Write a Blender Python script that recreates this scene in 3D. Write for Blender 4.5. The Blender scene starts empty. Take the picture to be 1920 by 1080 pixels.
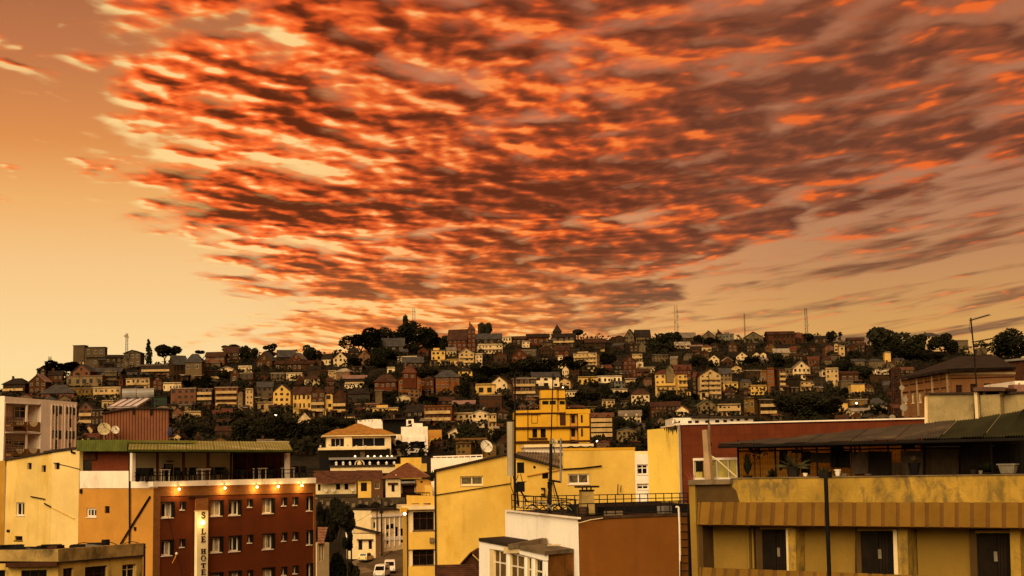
import bpy, math, random
from mathutils import Vector, Matrix
from mathutils.geometry import tessellate_polygon
random.seed(7)
SC = bpy.context.scene
COL = SC.collection
# ------ camera
F = 2800.0                      # focal length in photo pixels (1920 wide)
EYE = Vector((0, 0, 20))
PITCH = math.atan(342 / F)
ROLL = math.radians(-1.0)
cam_data = bpy.data.cameras.new('camera')
cam = bpy.data.objects.new('camera', cam_data)
COL.objects.link(cam)
cam_data.sensor_width = 36
cam_data.lens = 36 * F / 1920
cam_data.clip_start = 0.5
cam_data.clip_end = 30000
CROT = Matrix.Rotation(math.radians(90) + PITCH, 3, 'X') @ Matrix.Rotation(ROLL, 3, 'Z')
cam.matrix_world = Matrix.Translation(EYE) @ CROT.to_4x4()
SC.camera = cam
SC.view_settings.view_transform = 'Standard'
SC.view_settings.look = 'None'
SC.view_settings.exposure = 0.0
SC.view_settings.gamma = 1.0
SC.view_settings.use_curve_mapping = False
# ------ node expressions
class X:
 """A shader socket with arithmetic."""
 nt = None
 def __init__(s, v): s.v = v
 def _m(s, op, *o, clamp=False):
  n = X.nt.nodes.new('ShaderNodeMath'); n.operation = op; n.use_clamp = clamp
  for i, a in enumerate((s,) + o):
   a = a.v if isinstance(a, X) else a
   if isinstance(a, (int, float)): n.inputs[i].default_value = a
   else: X.nt.links.new(a, n.inputs[i])
  return X(n.outputs[0])
 def __add__(s, o): return s._m('ADD', o)
 __radd__ = __add__
 def __sub__(s, o): return s._m('SUBTRACT', o)
 def __rsub__(s, o): return X(o)._m('SUBTRACT', s)
 def __mul__(s, o): return s._m('MULTIPLY', o)
 __rmul__ = __mul__
 def __truediv__(s, o): return s._m('DIVIDE', o)
 def clamp(s): return s._m('ADD', 0.0, clamp=True)
 def mx(s, o): return s._m('MAXIMUM', o)
 def mn(s, o): return s._m('MINIMUM', o)
 def pw(s, o): return s._m('POWER', o)
def smooth(x, a, b):
 n = X.nt.nodes.new('ShaderNodeMapRange'); n.interpolation_type = 'SMOOTHSTEP'
 X.nt.links.new(x.v, n.inputs[0])
 n.inputs[1].default_value, n.inputs[2].default_value = a, b
 return X(n.outputs[0])
def comb(x, y, z):
 n = X.nt.nodes.new('ShaderNodeCombineXYZ')
 for i, a in enumerate((x, y, z)):
  a = a.v if isinstance(a, X) else a
  if isinstance(a, (int, float)): n.inputs[i].default_value = a
  else: X.nt.links.new(a, n.inputs[i])
 return n.outputs[0]
def noise(vec, scale, detail=4, rough=0.55, dist=0.0, lac=2.0):
 n = X.nt.nodes.new('ShaderNodeTexNoise')
 X.nt.links.new(vec, n.inputs['Vector'])
 n.inputs['Scale'].default_value = scale; n.inputs['Detail'].default_value = detail
 n.inputs['Roughness'].default_value = rough; n.inputs['Distortion'].default_value = dist
 n.inputs['Lacunarity'].default_value = lac
 return X(n.outputs['Fac'])
def puffs(vec, scale, smooth_=1.0):
 n = X.nt.nodes.new('ShaderNodeTexVoronoi'); n.feature = 'SMOOTH_F1'; n.voronoi_dimensions = '2D'
 X.nt.links.new(vec, n.inputs['Vector']); n.inputs['Scale'].default_value = scale
 n.inputs['Smoothness'].default_value = smooth_; n.inputs['Detail'].default_value = 2.0; n.inputs['Roughness'].default_value = 0.35
 return 1.0 - X(n.outputs['Distance'])
def ramp(x, stops, interp='LINEAR'):
 n = X.nt.nodes.new('ShaderNodeValToRGB'); cr = n.color_ramp; cr.interpolation = interp
 X.nt.links.new(x.v, n.inputs[0])
 while len(cr.elements) < len(stops): cr.elements.new(0.5)
 for e, (p, c) in zip(cr.elements, stops):
  e.position = p; e.color = (c, c, c, 1) if isinstance(c, (int, float)) else (*c, 1)
 return X(n.outputs[0])
def mixc(f, a, b, mode='MIX'):
 n = X.nt.nodes.new('ShaderNodeMix'); n.data_type = 'RGBA'; n.blend_type = mode
 for sock, v in ((n.inputs[0], f), (n.inputs[6], a), (n.inputs[7], b)):
  v = v.v if isinstance(v, X) else v
  if isinstance(v, (int, float)): sock.default_value = v
  elif isinstance(v, tuple): sock.default_value = (*v, 1)
  else: X.nt.links.new(v, sock)
 return X(n.outputs[2])
def srgb(r, g, b):
 return tuple((c / 255 / 12.92) if c <= 10 else ((c / 255 + 0.055) / 1.055) ** 2.4 for c in (r, g, b))
# ------ sky
world = bpy.data.worlds.new('World'); SC.world = world; world.use_nodes = True
X.nt = world.node_tree
X.nt.nodes.clear()
tc = X.nt.nodes.new('ShaderNodeTexCoord')
sep = X.nt.nodes.new('ShaderNodeSeparateXYZ'); X.nt.links.new(tc.outputs['Generated'], sep.inputs[0])
dx, dy, dz = (X(sep.outputs[i]) for i in range(3))
zz = dz.mx(0.0)
hor = (dx * dx + dy * dy)._m('SQRT')
el = zz / hor.mx(0.05)
E = (el / 0.33).mn(1.6)                       # 0 at the horizon, 1 near the top of the view
S = dx * 2.9 / 1.92 + 0.5                     # 0 left edge of the view .. 1 right edge
left_c = ramp(E * 0.6, [(0.0, srgb(255, 222, 140)), (0.13, srgb(254, 218, 154)), (0.25, srgb(247, 198, 134)), (0.33, srgb(240, 176, 104)), (0.40, srgb(224, 145, 80)),
      (0.5, srgb(196, 121, 74)), (0.60, srgb(172, 104, 68)), (1.0, srgb(120, 84, 74))])
right_c = ramp(E * 0.6, [(0.0, srgb(226, 168, 66)), (0.12, srgb(224, 168, 86)), (0.17, srgb(212, 156, 90)), (0.24, srgb(194, 138, 92)), (0.30, srgb(184, 127, 90)), (0.37, srgb(178, 118, 86)),
                         (0.5, srgb(176, 112, 78)), (0.60, srgb(165, 100, 72)), (1.0, srgb(116, 84, 76))])
mid_c = ramp(E * 0.6, [(0.0, srgb(253, 190, 88)), (0.14, srgb(250, 190, 112)), (0.24, srgb(228, 160, 106)), (0.4, srgb(205, 132, 95)),
                       (0.60, srgb(190, 118, 86)), (1.0, srgb(120, 86, 76))])
clear = mixc(smooth(S, 0.2, 0.5), left_c, mid_c)
clear = mixc(smooth(S, 0.5, 0.85), clear, right_c)
k = zz + 0.10
px_, py_ = dx / k, dy / k
warp = noise(comb(px_, py_, 3.7), 2.2, 2, 0.5) - 0.5
edge = noise(comb(px_ * 0.8, py_, 31.0), 3.2, 4, 0.6) - 0.5
yy = py_ + px_ * px_ * (0.22 + 0.22 * smooth(px_, -0.1, 0.5)) + warp * 0.12
xx = px_ + warp * 0.08
fw = noise(comb(px_, py_, 8.0), 9.0, 3, 0.55) - 0.5
def cloud(ox, oy):
 a = noise(comb((xx + ox) * 1.15, yy + oy, 0.0), 6.6, 3, 0.5, 0.0, 2.1)
 b = puffs(comb((xx + ox) * 1.0 + fw * 0.06, yy + oy + fw * 0.09, 0.0), 9.0)
 return a * 0.62 + (b - 0.60) * 0.40 + 0.315
n0 = cloud(0, 0)
n1 = cloud(-0.016, 0.022)
big = noise(comb(xx * 0.5, yy, 9.3), 1.9, 3, 0.5)
mid = noise(comb(xx * 0.55, yy, 14.0), 3.6, 3, 0.5)
XL = ramp(E * 0.6, [(0.0, 0.20), (0.157, 0.205), (0.19, 0.235), (0.248, 0.225), (0.293, 0.165), (0.345, 0.12), (0.397, 0.095), (0.468, 0.085), (0.53, 0.115), (0.57, 0.10), (0.7, 0.06)])
sl = smooth(S - XL + edge * 0.16, -0.08, 0.12)
XR = ramp(E * 0.6, [(0.0, 0.60), (0.157, 0.60), (0.209, 0.63), (0.248, 0.67), (0.293, 0.79), (0.345, 0.97), (0.38, 1.15)])
sr = 1.0 - smooth(S - XR + edge * 0.26, -0.07, 0.09)
cover = sl * sr
right_streak = smooth(S, 0.55, 0.72) * (1.0 - sr) * (1.0 - smooth(E * 0.6, 0.42, 0.52))
dens_in = n0 + (big - 0.5) * 0.5 + (mid - 0.5) * 0.35
gap = smooth(S, 0.4, 0.75) * smooth(E, 0.5, 0.75)
d_bank = smooth(dens_in + (cover - 1.0) * 0.30 - gap * 0.045, 0.29, 0.55) * smooth(cover, 0.02, 0.35)
streak_n = noise(comb(xx * 0.55, yy, 51.0), 3.4, 4, 0.55) * 0.75 + n0 * 0.25
d_thin = smooth(streak_n + smooth(S, 0.6, 0.8) * (1.0 - smooth(E, 0.30, 0.45)) * 0.045, 0.50, 0.65) * right_streak * 0.9
wisps = smooth(dens_in, 0.62, 0.74) * (1.0 - smooth(S, 0.1, 0.25)) * smooth(E, 0.5, 0.62) * 0.8
dens = d_bank.mx(d_thin).mx(wisps).clamp()
lit = (n0 - n1) * 3.9 + (0.5 - mid) * 2.0 + (0.5 - big) * 1.1 + 0.50
lit = lit + (1.0 - smooth(S, 0.10, 0.40)) * 0.09 - smooth(S, 0.40, 0.95) * 0.16 + (1.0 - smooth(E, 0.2, 0.5)) * (1.0 - smooth(S, 0.45, 0.65)) * 0.24
lit = lit + (1.0 - d_bank.mx(d_thin)) * 0.14
lit = lit.clamp()
c_left = ramp(lit, [(0.0, srgb(92, 34, 14)), (0.22, srgb(128, 50, 20)), (0.42, srgb(216, 80, 30)), (0.62, srgb(255, 108, 44)), (0.80, srgb(255, 150, 76)), (1.0, srgb(255, 212, 140))])
c_mid = ramp(lit, [(0.0, srgb(96, 40, 20)), (0.32, srgb(124, 56, 30)), (0.56, srgb(168, 70, 34)), (0.76, srgb(230, 92, 34)), (1.0, srgb(255, 138, 60))])
c_right = ramp(lit, [(0.0, srgb(108, 60, 42)), (0.36, srgb(134, 72, 46)), (0.62, srgb(160, 82, 50)), (0.8, srgb(205, 92, 42)), (1.0, srgb(236, 106, 44))])
cc = mixc(smooth(S, 0.25, 0.55), c_left, c_mid)
cc = mixc(smooth(S, 0.52, 0.8), cc, c_right)
low_l = ramp(lit, [(0.0, srgb(172, 98, 56)), (0.5, srgb(226, 124, 60)), (0.75, srgb(255, 158, 72)), (1.0, srgb(255, 206, 130))])
low_r = ramp(lit, [(0.0, srgb(122, 88, 64)), (0.5, srgb(150, 104, 70)), (0.8, srgb(200, 118, 70)), (1.0, srgb(226, 140, 84))])
low = mixc(smooth(S, 0.45, 0.68), low_l, low_r)
cc = mixc(1.0 - smooth(E, 0.22, 0.50), cc, low)
sky = mixc(dens * 0.97, clear, cc)
sky = mixc(smooth(dz, -0.02, 0.0), (0.06, 0.035, 0.02), sky)
bg = X.nt.nodes.new('ShaderNodeBackground'); X.nt.links.new(sky.v, bg.inputs['Color'])
bg.inputs['Strength'].default_value = 1.0
wo = X.nt.nodes.new('ShaderNodeOutputWorld'); X.nt.links.new(bg.outputs[0], wo.inputs['Surface'])
world.cycles.sampling_method = 'MANUAL'
world.cycles.sample_map_resolution = 512
# ------ sun: the broad glow of the bright sky behind the camera
sun_data = bpy.data.lights.new('sun', 'SUN')
sun_data.energy = 4.7
sun_data.angle = math.radians(50)
sun_data.color = (1.0, 0.82, 0.50)
sun = bpy.data.objects.new('sun', sun_data); COL.objects.link(sun)
SUN_DIR = Vector((-0.26, -0.80, 0.52)).normalized()
sun.rotation_euler = SUN_DIR.to_track_quat('Z', 'Y').to_euler()
sun.location = (0, 0, 300)
# ------ photo pixel -> direction and point
def ray(px, py):
 d = CROT @ Vector(((px - 960) / F, -(py - 540) / F, -1.0))
 return d / d.y
def at(px, py, Y):
 return EYE + ray(px, py) * Y
class Plane:
 """An upright wall plane: a point seen at a photo pixel and depth Y, and the bearing of the wall.
 yaw 0 faces the camera, positive: the wall recedes to the right."""
 def __init__(s, px, py, Y, yaw):
  o = at(px, py, Y) if not isinstance(px, Vector) else px
  t = math.radians(yaw)
  s.o = Vector((o.x, o.y, 0)); s.u = Vector((math.cos(t), math.sin(t), 0)); s.n = Vector((math.sin(t), -math.cos(t), 0))
 def uv(s, px, py):
  d = ray(px, py)
  t = (s.o - EYE).dot(s.n) / d.dot(s.n)
  w = EYE + d * t
  return ((w - s.o).dot(s.u), w.z)
 def w(s, u, v, o=0.0):
  p = s.o + s.u * u + s.n * o
  return Vector((p.x, p.y, v))
 def off(s, d):
  q = Plane.__new__(Plane); q.o = s.o + s.n * d; q.u = s.u; q.n = s.n
  return q
 def P(s, px, py, o=0.0):
  q = s.off(o) if o else s
  u, v = q.uv(px, py)
  return q.w(u, v)
# ------ mesh building
class MB:
 def __init__(s): s.v = []; s.f = []; s.mi = []; s.cur = 0
 def add(s, vs, fs):
  b = len(s.v); s.v += [Vector(p) for p in vs]
  for f in fs: s.f.append([b + i for i in f]); s.mi.append(s.cur)
  return s
 def hexa(s, p):   # 8 corners: bottom 4 ccw, top 4 ccw
  return s.add(p, [(0, 3, 2, 1), (4, 5, 6, 7), (0, 1, 5, 4), (1, 2, 6, 5), (2, 3, 7, 6), (3, 0, 4, 7)])
 def box(s, c, sx, sy, sz, yaw=0.0):
  """box with base centre c"""
  t = math.radians(yaw); ux = Vector((math.cos(t), math.sin(t), 0)) * sx / 2; uy = Vector((-math.sin(t), math.cos(t), 0)) * sy / 2
  c = Vector(c); z = Vector((0, 0, sz))
  b = [c - ux - uy, c + ux - uy, c + ux + uy, c - ux + uy]
  return s.hexa(b + [p + z for p in b])
 def pbox(s, pl, u0, u1, v0, v1, o0, o1):
  """box in wall coordinates, from offset o0 (inner) to o1 (outer)"""
  b = [pl.w(u0, v0, o1), pl.w(u1, v0, o1), pl.w(u1, v0, o0), pl.w(u0, v0, o0)]
  t = [pl.w(u0, v1, o1), pl.w(u1, v1, o1), pl.w(u1, v1, o0), pl.w(u0, v1, o0)]
  return s.hexa(b + t)
 def rbox(s, pl, px0, py0, px1, py1, o0, o1):
  """box in wall coordinates from a photo rectangle"""
  (u0, va), (u1, vb) = pl.uv(px0, py0), pl.uv(px1, py1)
  return s.pbox(pl, min(u0, u1), max(u0, u1), min(va, vb), max(va, vb), o0, o1)
 def tube(s, a, b, r, n=6, r2=None, caps=True):
  a, b = Vector(a), Vector(b); d = (b - a)
  if d.length < 1e-6: return s
  d.normalize(); x = d.orthogonal().normalized(); y = d.cross(x)
  r2 = r if r2 is None else r2
  vs = [a + (x * math.cos(2 * math.pi * i / n) + y * math.sin(2 * math.pi * i / n)) * r for i in range(n)]
  vs += [b + (x * math.cos(2 * math.pi * i / n) + y * math.sin(2 * math.pi * i / n)) * r2 for i in range(n)]
  fs = [(i, (i + 1) % n, n + (i + 1) % n, n + i) for i in range(n)]
  if caps: fs += [tuple(range(n - 1, -1, -1)), tuple(range(n, 2 * n))]
  return s.add(vs, fs)
 def path(s, pts, r, n=5):
  for a, b in zip(pts, pts[1:]): s.tube(a, b, r, n)
  return s
 def prism(s, poly, vec, holes=()):
  """front polygon (3D points, one plane) pushed back by vec, with holes right through"""
  vec = Vector(vec); loops = [[Vector(p) for p in poly]] + [[Vector(p) for p in h] for h in holes]
  flat = [p for l in loops for p in l]; n = len(flat)
  tris = tessellate_polygon(loops)
  b = len(s.v); s.v += flat + [p + vec for p in flat]
  nrm = -vec.normalized()
  for t in tris:
   p0, p1, p2 = (flat[i] for i in t)
   if (p1 - p0).cross(p2 - p0).dot(nrm) < 0: t = (t[0], t[2], t[1])
   s.f.append([b + i for i in t]); s.mi.append(s.cur)
   s.f.append([b + n + i for i in reversed(t)]); s.mi.append(s.cur)
  k = 0
  for li, l in enumerate(loops):
   m = len(l)
   a = Vector((0, 0, 0))
   for i in range(m): a += l[i].cross(l[(i + 1) % m])
   ccw = a.dot(nrm) > 0
   for i in range(m):
    i0, i1 = b + k + i, b + k + (i + 1) % m
    q = [i0, i0 + n, i1 + n, i1]
    if (li == 0) != ccw: q.reverse()
    s.f.append(q); s.mi.append(s.cur)
   k += m
  return s
 def dome(s, c, axis, r, depth, n=14, rings=4):
  """shallow dish opening along axis"""
  c = Vector(c); d = Vector(axis).normalized(); x = d.orthogonal().normalized(); y = d.cross(x)
  for side in (0, 1):
   vs = [c - d * (side * 0.02)]; fs = []
   for k in range(1, rings + 1):
    q = k / rings
    for i in range(n):
     t = 2 * math.pi * i / n
     vs.append(c + (x * math.cos(t) + y * math.sin(t)) * r * q + d * depth * q * q - d * (side * 0.02))
   for i in range(n):
    fs.append((0, 1 + i, 1 + (i + 1) % n))
    for k in range(rings - 1):
     a = 1 + k * n; e = a + n
     fs.append((a + i, e + i, e + (i + 1) % n, a + (i + 1) % n))
   s.add(vs, fs)
  return s
 def ball(s, c, r, n=8, sz=1.0):
  c = Vector(c); vs = []; fs = []; m = n // 2
  for j in range(1, m):
   for i in range(n):
    a, t = math.pi * j / m, 2 * math.pi * i / n
    vs.append(c + Vector((math.sin(a) * math.cos(t) * r, math.sin(a) * math.sin(t) * r, math.cos(a) * r * sz)))
  vs += [c + Vector((0, 0, r * sz)), c - Vector((0, 0, r * sz))]; T, B = len(vs) - 2, len(vs) - 1
  for i in range(n):
   j = (i + 1) % n
   fs.append((T, i, j)); fs.append((B, (m - 2) * n + j, (m - 2) * n + i))
   for q in range(m - 2): fs.append((q * n + i, (q + 1) * n + i, (q + 1) * n + j, q * n + j))
  return s.add(vs, fs)
 def lathe(s, c, prof, n=12):
  """prof: list of (radius, height) from bottom to top"""
  c = Vector(c); vs = []; fs = []
  for r, h in prof:
   for i in range(n):
    t = 2 * math.pi * i / n; vs.append(c + Vector((r * math.cos(t), r * math.sin(t), h)))
  for k in range(len(prof) - 1):
   for i in range(n): fs.append((k * n + i, k * n + (i + 1) % n, (k + 1) * n + (i + 1) % n, (k + 1) * n + i))
  fs.append(tuple(range(n - 1, -1, -1))); fs.append(tuple(range((len(prof) - 1) * n, len(prof) * n)))
  return s.add(vs, fs)
 def mesh(s, name, mats, off=Vector((0, 0, 0)), smooth=False):
  me = bpy.data.meshes.new(name)
  me.from_pydata([tuple(p - off) for p in s.v], [], s.f)
  for m in (mats if isinstance(mats, (list, tuple)) else [mats]): me.materials.append(m)
  if s.cur or any(s.mi): me.polygons.foreach_set('material_index', s.mi)
  if smooth: me.polygons.foreach_set('use_smooth', [True] * len(me.polygons))
  me.update(); return me
 def build(s, name, mats, parent=None, smooth=False, **props):
  off = Vector((0, 0, 0)); q = parent
  while q is not None: off += q.location; q = q.parent
  loc = None
  if parent is None:
   xs = [p.x for p in s.v]; ys = [p.y for p in s.v]; zs = [p.z for p in s.v]
   loc = Vector(((min(xs) + max(xs)) / 2, (min(ys) + max(ys)) / 2, min(zs))); off = loc
  o = bpy.data.objects.new(name, s.mesh(name, mats, off, smooth)); COL.objects.link(o)
  if loc is not None: o.location = loc
  o.parent = parent
  for k_, v_ in props.items(): o[k_] = v_
  return o
def thing(name, loc, label, cat, group=None):
 o = bpy.data.objects.new(name, None); COL.objects.link(o); o.location = Vector(loc)
 o.empty_display_size = 0.5
 o['label'] = label; o['category'] = cat
 if group: o['group'] = group
 return o
def tag(o, label, cat, group=None):
 o['label'] = label; o['category'] = cat
 if group: o['group'] = group
 return o
# ------ materials
def mat(name, col, rough=0.85, var=0.18, scale=0.6, stain=None, spec=0.05, bump=0.0, metal=0.0, grain=0.10):
 """plain surface with mottling; stain=(colour, amount, scale, vertical stretch) adds patches of weathering"""
 m = bpy.data.materials.new(name); m.use_nodes = True
 nt = m.node_tree; X.nt = nt
 b = nt.nodes['Principled BSDF']
 g = nt.nodes.new('ShaderNodeNewGeometry'); pos = g.outputs['Position']
 c = None
 if var:
  n = noise(pos, scale, 5, 0.6)
  lo, hi = tuple(x * (1 - var) for x in col), tuple(min(1, x * (1 + var * 0.7)) for x in col)
  c = mixc(smooth(n, 0.3, 0.7), lo, hi)
 else: c = X(None); c = mixc(0.0, col, col)
 if grain:
  n = noise(pos, 7.0, 3, 0.7)
  c = mixc(smooth(n, 0.35, 0.75) * grain * 2.0, c, tuple(x * 0.62 for x in col))
 if stain:
  sc_, amt, ss, st = stain
  mp = nt.nodes.new('ShaderNodeMapping'); nt.links.new(pos, mp.inputs[0]); mp.inputs['Scale'].default_value = (1, 1, st)
  n = noise(mp.outputs[0], ss, 7, 0.65, 0.4)
  c = mixc(smooth(n, 0.68 - amt * 0.28, 0.78 - amt * 0.12), c, sc_)
  mp = nt.nodes.new('ShaderNodeMapping'); nt.links.new(pos, mp.inputs[0]); mp.inputs['Scale'].default_value = (1, 1, 0.09)
  n = noise(mp.outputs[0], 1.3, 5, 0.65) * 0.6 + noise(pos, 0.35, 3, 0.6) * 0.4      # rain streaks
  c = mixc(smooth(n, 0.50, 0.70) * (0.7 * min(1.0, amt + 0.1)), c, tuple(x * 0.5 + y * 0.12 for x, y in zip(sc_, col)))
 nt.links.new(c.v, b.inputs['Base Color'])
 b.inputs['Roughness'].default_value = rough
 b.inputs['Specular IOR Level'].default_value = spec
 b.inputs['Metallic'].default_value = metal
 if bump:
  bn = nt.nodes.new('ShaderNodeBump'); bn.inputs['Strength'].default_value = bump; bn.inputs['Distance'].default_value = 0.05
  nt.links.new(noise(pos, 9.0, 5, 0.6).v, bn.inputs['Height']); nt.links.new(bn.outputs[0], b.inputs['Normal'])
 return m
def brickmat(name, c1, c2, mortar, bw=0.25, bh=0.08, yaw=0.0, rough=0.9):
 m = mat(name, c1, rough, 0.0, grain=0)
 nt = m.node_tree; X.nt = nt; b = nt.nodes['Principled BSDF']
 g = nt.nodes.new('ShaderNodeNewGeometry')
 sp = nt.nodes.new('ShaderNodeSeparateXYZ'); nt.links.new(g.outputs['Position'], sp.inputs[0])
 t = math.radians(yaw)
 u = X(sp.outputs[0]) * math.cos(t) + X(sp.outputs[1]) * math.sin(t)
 br = nt.nodes.new('ShaderNodeTexBrick'); nt.links.new(comb(u, X(sp.outputs[2]), 0.0), br.inputs['Vector'])
 br.inputs['Color1'].default_value = (*c1, 1); br.inputs['Color2'].default_value = (*c2, 1); br.inputs['Mortar'].default_value = (*mortar, 1)
 br.inputs['Scale'].default_value = 1.0; br.inputs['Brick Width'].default_value = bw; br.inputs['Row Height'].default_value = bh
 br.inputs['Mortar Size'].default_value = 0.008; br.inputs['Bias'].default_value = -0.2
 n = noise(g.outputs['Position'], 0.5, 5, 0.6)
 c = mixc(smooth(n, 0.35, 0.7) * 0.4, X(br.outputs['Color']), tuple(x * 0.55 for x in c1))
 nt.links.new(c.v, b.inputs['Base Color'])
 return m
def glassmat(name, col=(0.004, 0.0035, 0.003), rough=0.12, spec=0.3):
 m = mat(name, col, rough, 0.3, 1.5, spec=spec, grain=0)
 return m
def lampmat(name, col, strength):
 m = bpy.data.materials.new(name); m.use_nodes = True
 b = m.node_tree.nodes['Principled BSDF']
 b.inputs['Base Color'].default_value = (*col, 1)
 b.inputs['Emission Color'].default_value = (*col, 1); b.inputs['Emission Strength'].default_value = strength
 return m
M = {}
M['glass'] = glassmat('dark_glass')
M['glass_far'] = mat('far_window_glass', (0.008, 0.006, 0.004), 0.3, 0.3, 1.0, spec=0.15, grain=0)
M['black'] = mat('black_paint', (0.008, 0.006, 0.005), 0.7, 0.2)
M['iron'] = mat('dark_iron', (0.012, 0.009, 0.007), 0.7, 0.3, spec=0.06)
M['greymetal'] = mat('grey_metal', (0.16, 0.13, 0.10), 0.5, 0.25, spec=0.4)
M['white'] = mat('white_paint', (0.80, 0.66, 0.50), 0.7, 0.10, 0.8, stain=((0.45, 0.31, 0.18), 0.35, 0.9, 0.4))
M['whiteframe'] = mat('white_frame', (0.70, 0.58, 0.44), 0.6, 0.08, grain=0.03)
M['cream'] = mat('cream_paint', (0.68, 0.50, 0.25), 0.8, 0.14, 0.5, stain=((0.40, 0.26, 0.09), 0.3, 0.7, 0.35))
M['yellow'] = mat('yellow_paint', (0.62, 0.375, 0.068), 0.85, 0.16, 0.30, stain=((0.50, 0.265, 0.03), 0.6, 0.30, 0.5))
M['yellow_deep'] = mat('deep_yellow_paint', (0.58, 0.29, 0.018), 0.85, 0.14, 0.35, stain=((0.50, 0.25, 0.02), 0.35, 0.5, 0.3))
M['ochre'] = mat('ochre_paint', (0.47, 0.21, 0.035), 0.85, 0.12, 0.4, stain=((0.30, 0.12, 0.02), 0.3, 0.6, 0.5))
M['redpaint'] = mat('dark_red_paint', (0.115, 0.026, 0.007), 0.8, 0.14, 0.5, stain=((0.10, 0.018, 0.008), 0.25, 0.5, 0.4))
M['timber'] = mat('dark_brown_timber', (0.052, 0.018, 0.007), 0.75, 0.25, 2.0)
M['concrete'] = mat('weathered_concrete', (0.17, 0.115, 0.06), 0.9, 0.3, 0.8, stain=((0.05, 0.033, 0.018), 0.6, 0.9, 0.6), bump=0.3)
M['darkroof'] = mat('dark_roofing', (0.035, 0.023, 0.014), 0.85, 0.3, 0.8)
M['tile'] = mat('brown_roof_tile', (0.10, 0.038, 0.018), 0.85, 0.35, 1.2, stain=((0.03, 0.016, 0.009), 0.5, 0.8, 1.0))
M['curtain'] = mat('pale_curtain', (0.40, 0.30, 0.16), 0.9, 0.3, 3.0)
# ------ the lie of the land
def depth_of(py): return 330 + (850 - py) * 1.95
def py_of(Y): return 850 - (Y - 330) / 1.95
RIDGE = [(-700, 800), (-300, 765), (0, 735), (130, 705), (250, 688), (400, 672), (600, 664), (700, 655), (850, 640), (1000, 632), (1200, 638),
         (1500, 632), (1700, 650), (1900, 668), (2100, 690), (2600, 760)]
def lerp_tab(t, x):
 if x <= t[0][0]: return t[0][1]
 for (a, va), (b, vb) in zip(t, t[1:]):
  if x <= b: return va + (vb - va) * (x - a) / (b - a)
 return t[-1][1]
NEAR = [(-9000, 0), (170, 0), (225, 3.6), (257, 4.6), (276, 7.0), (281, 9.0), (284, 13.5), (303, 14.6), (313, 19.0), (330, 23.8)]
def zland(x, y):
 if y < 330: return lerp_tab(NEAR, y)
 px = 960 + F * x / y
 yr = depth_of(lerp_tab(RIDGE, px))
 yy_ = min(y, yr)
 pym = py_of(yy_)
 for _ in range(2):
  p = at(px, pym, yy_); px2 = px + (x * yy_ / y - p.x) * F / yy_; px = px2
 z = at(px, pym, yy_).z
 if y > yr: z -= (y - yr) * 0.16 if y < yr + 500 else 80 + (y - yr - 500) * 0.002
 return z
def build_ground():
 xs = [-9000, -5000, -3000, -2000, -1400, -1000, -760, -620] + [-520 + 13 * i for i in range(81)] + [620, 760, 1000, 1400, 2000, 3000, 5000, 9000]
 ys = [-9000, -3000, -800, -100, 60, 150, 170, 185, 200, 212] + [225 + 8 * i for i in range(14)] + [340 + 11 * i for i in range(52)] + [940, 1000, 1100, 1250, 1500, 2000, 3000, 5000, 9000, 16000]
 vs = [(x, y, zland(x, y)) for y in ys for x in xs]; w = len(xs)
 fs = [(j * w + i, j * w + i + 1, (j + 1) * w + i + 1, (j + 1) * w + i) for j in range(len(ys) - 1) for i in range(w - 1)]
 m = mat('hill_earth', (0.024, 0.0165, 0.009), 0.95, 0.45, 0.12, stain=((0.011, 0.010, 0.005), 0.8, 0.09, 1.0), bump=0.2)
 MB().add(vs, fs).build('ground', m, smooth=True, kind='structure')
build_ground()
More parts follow.
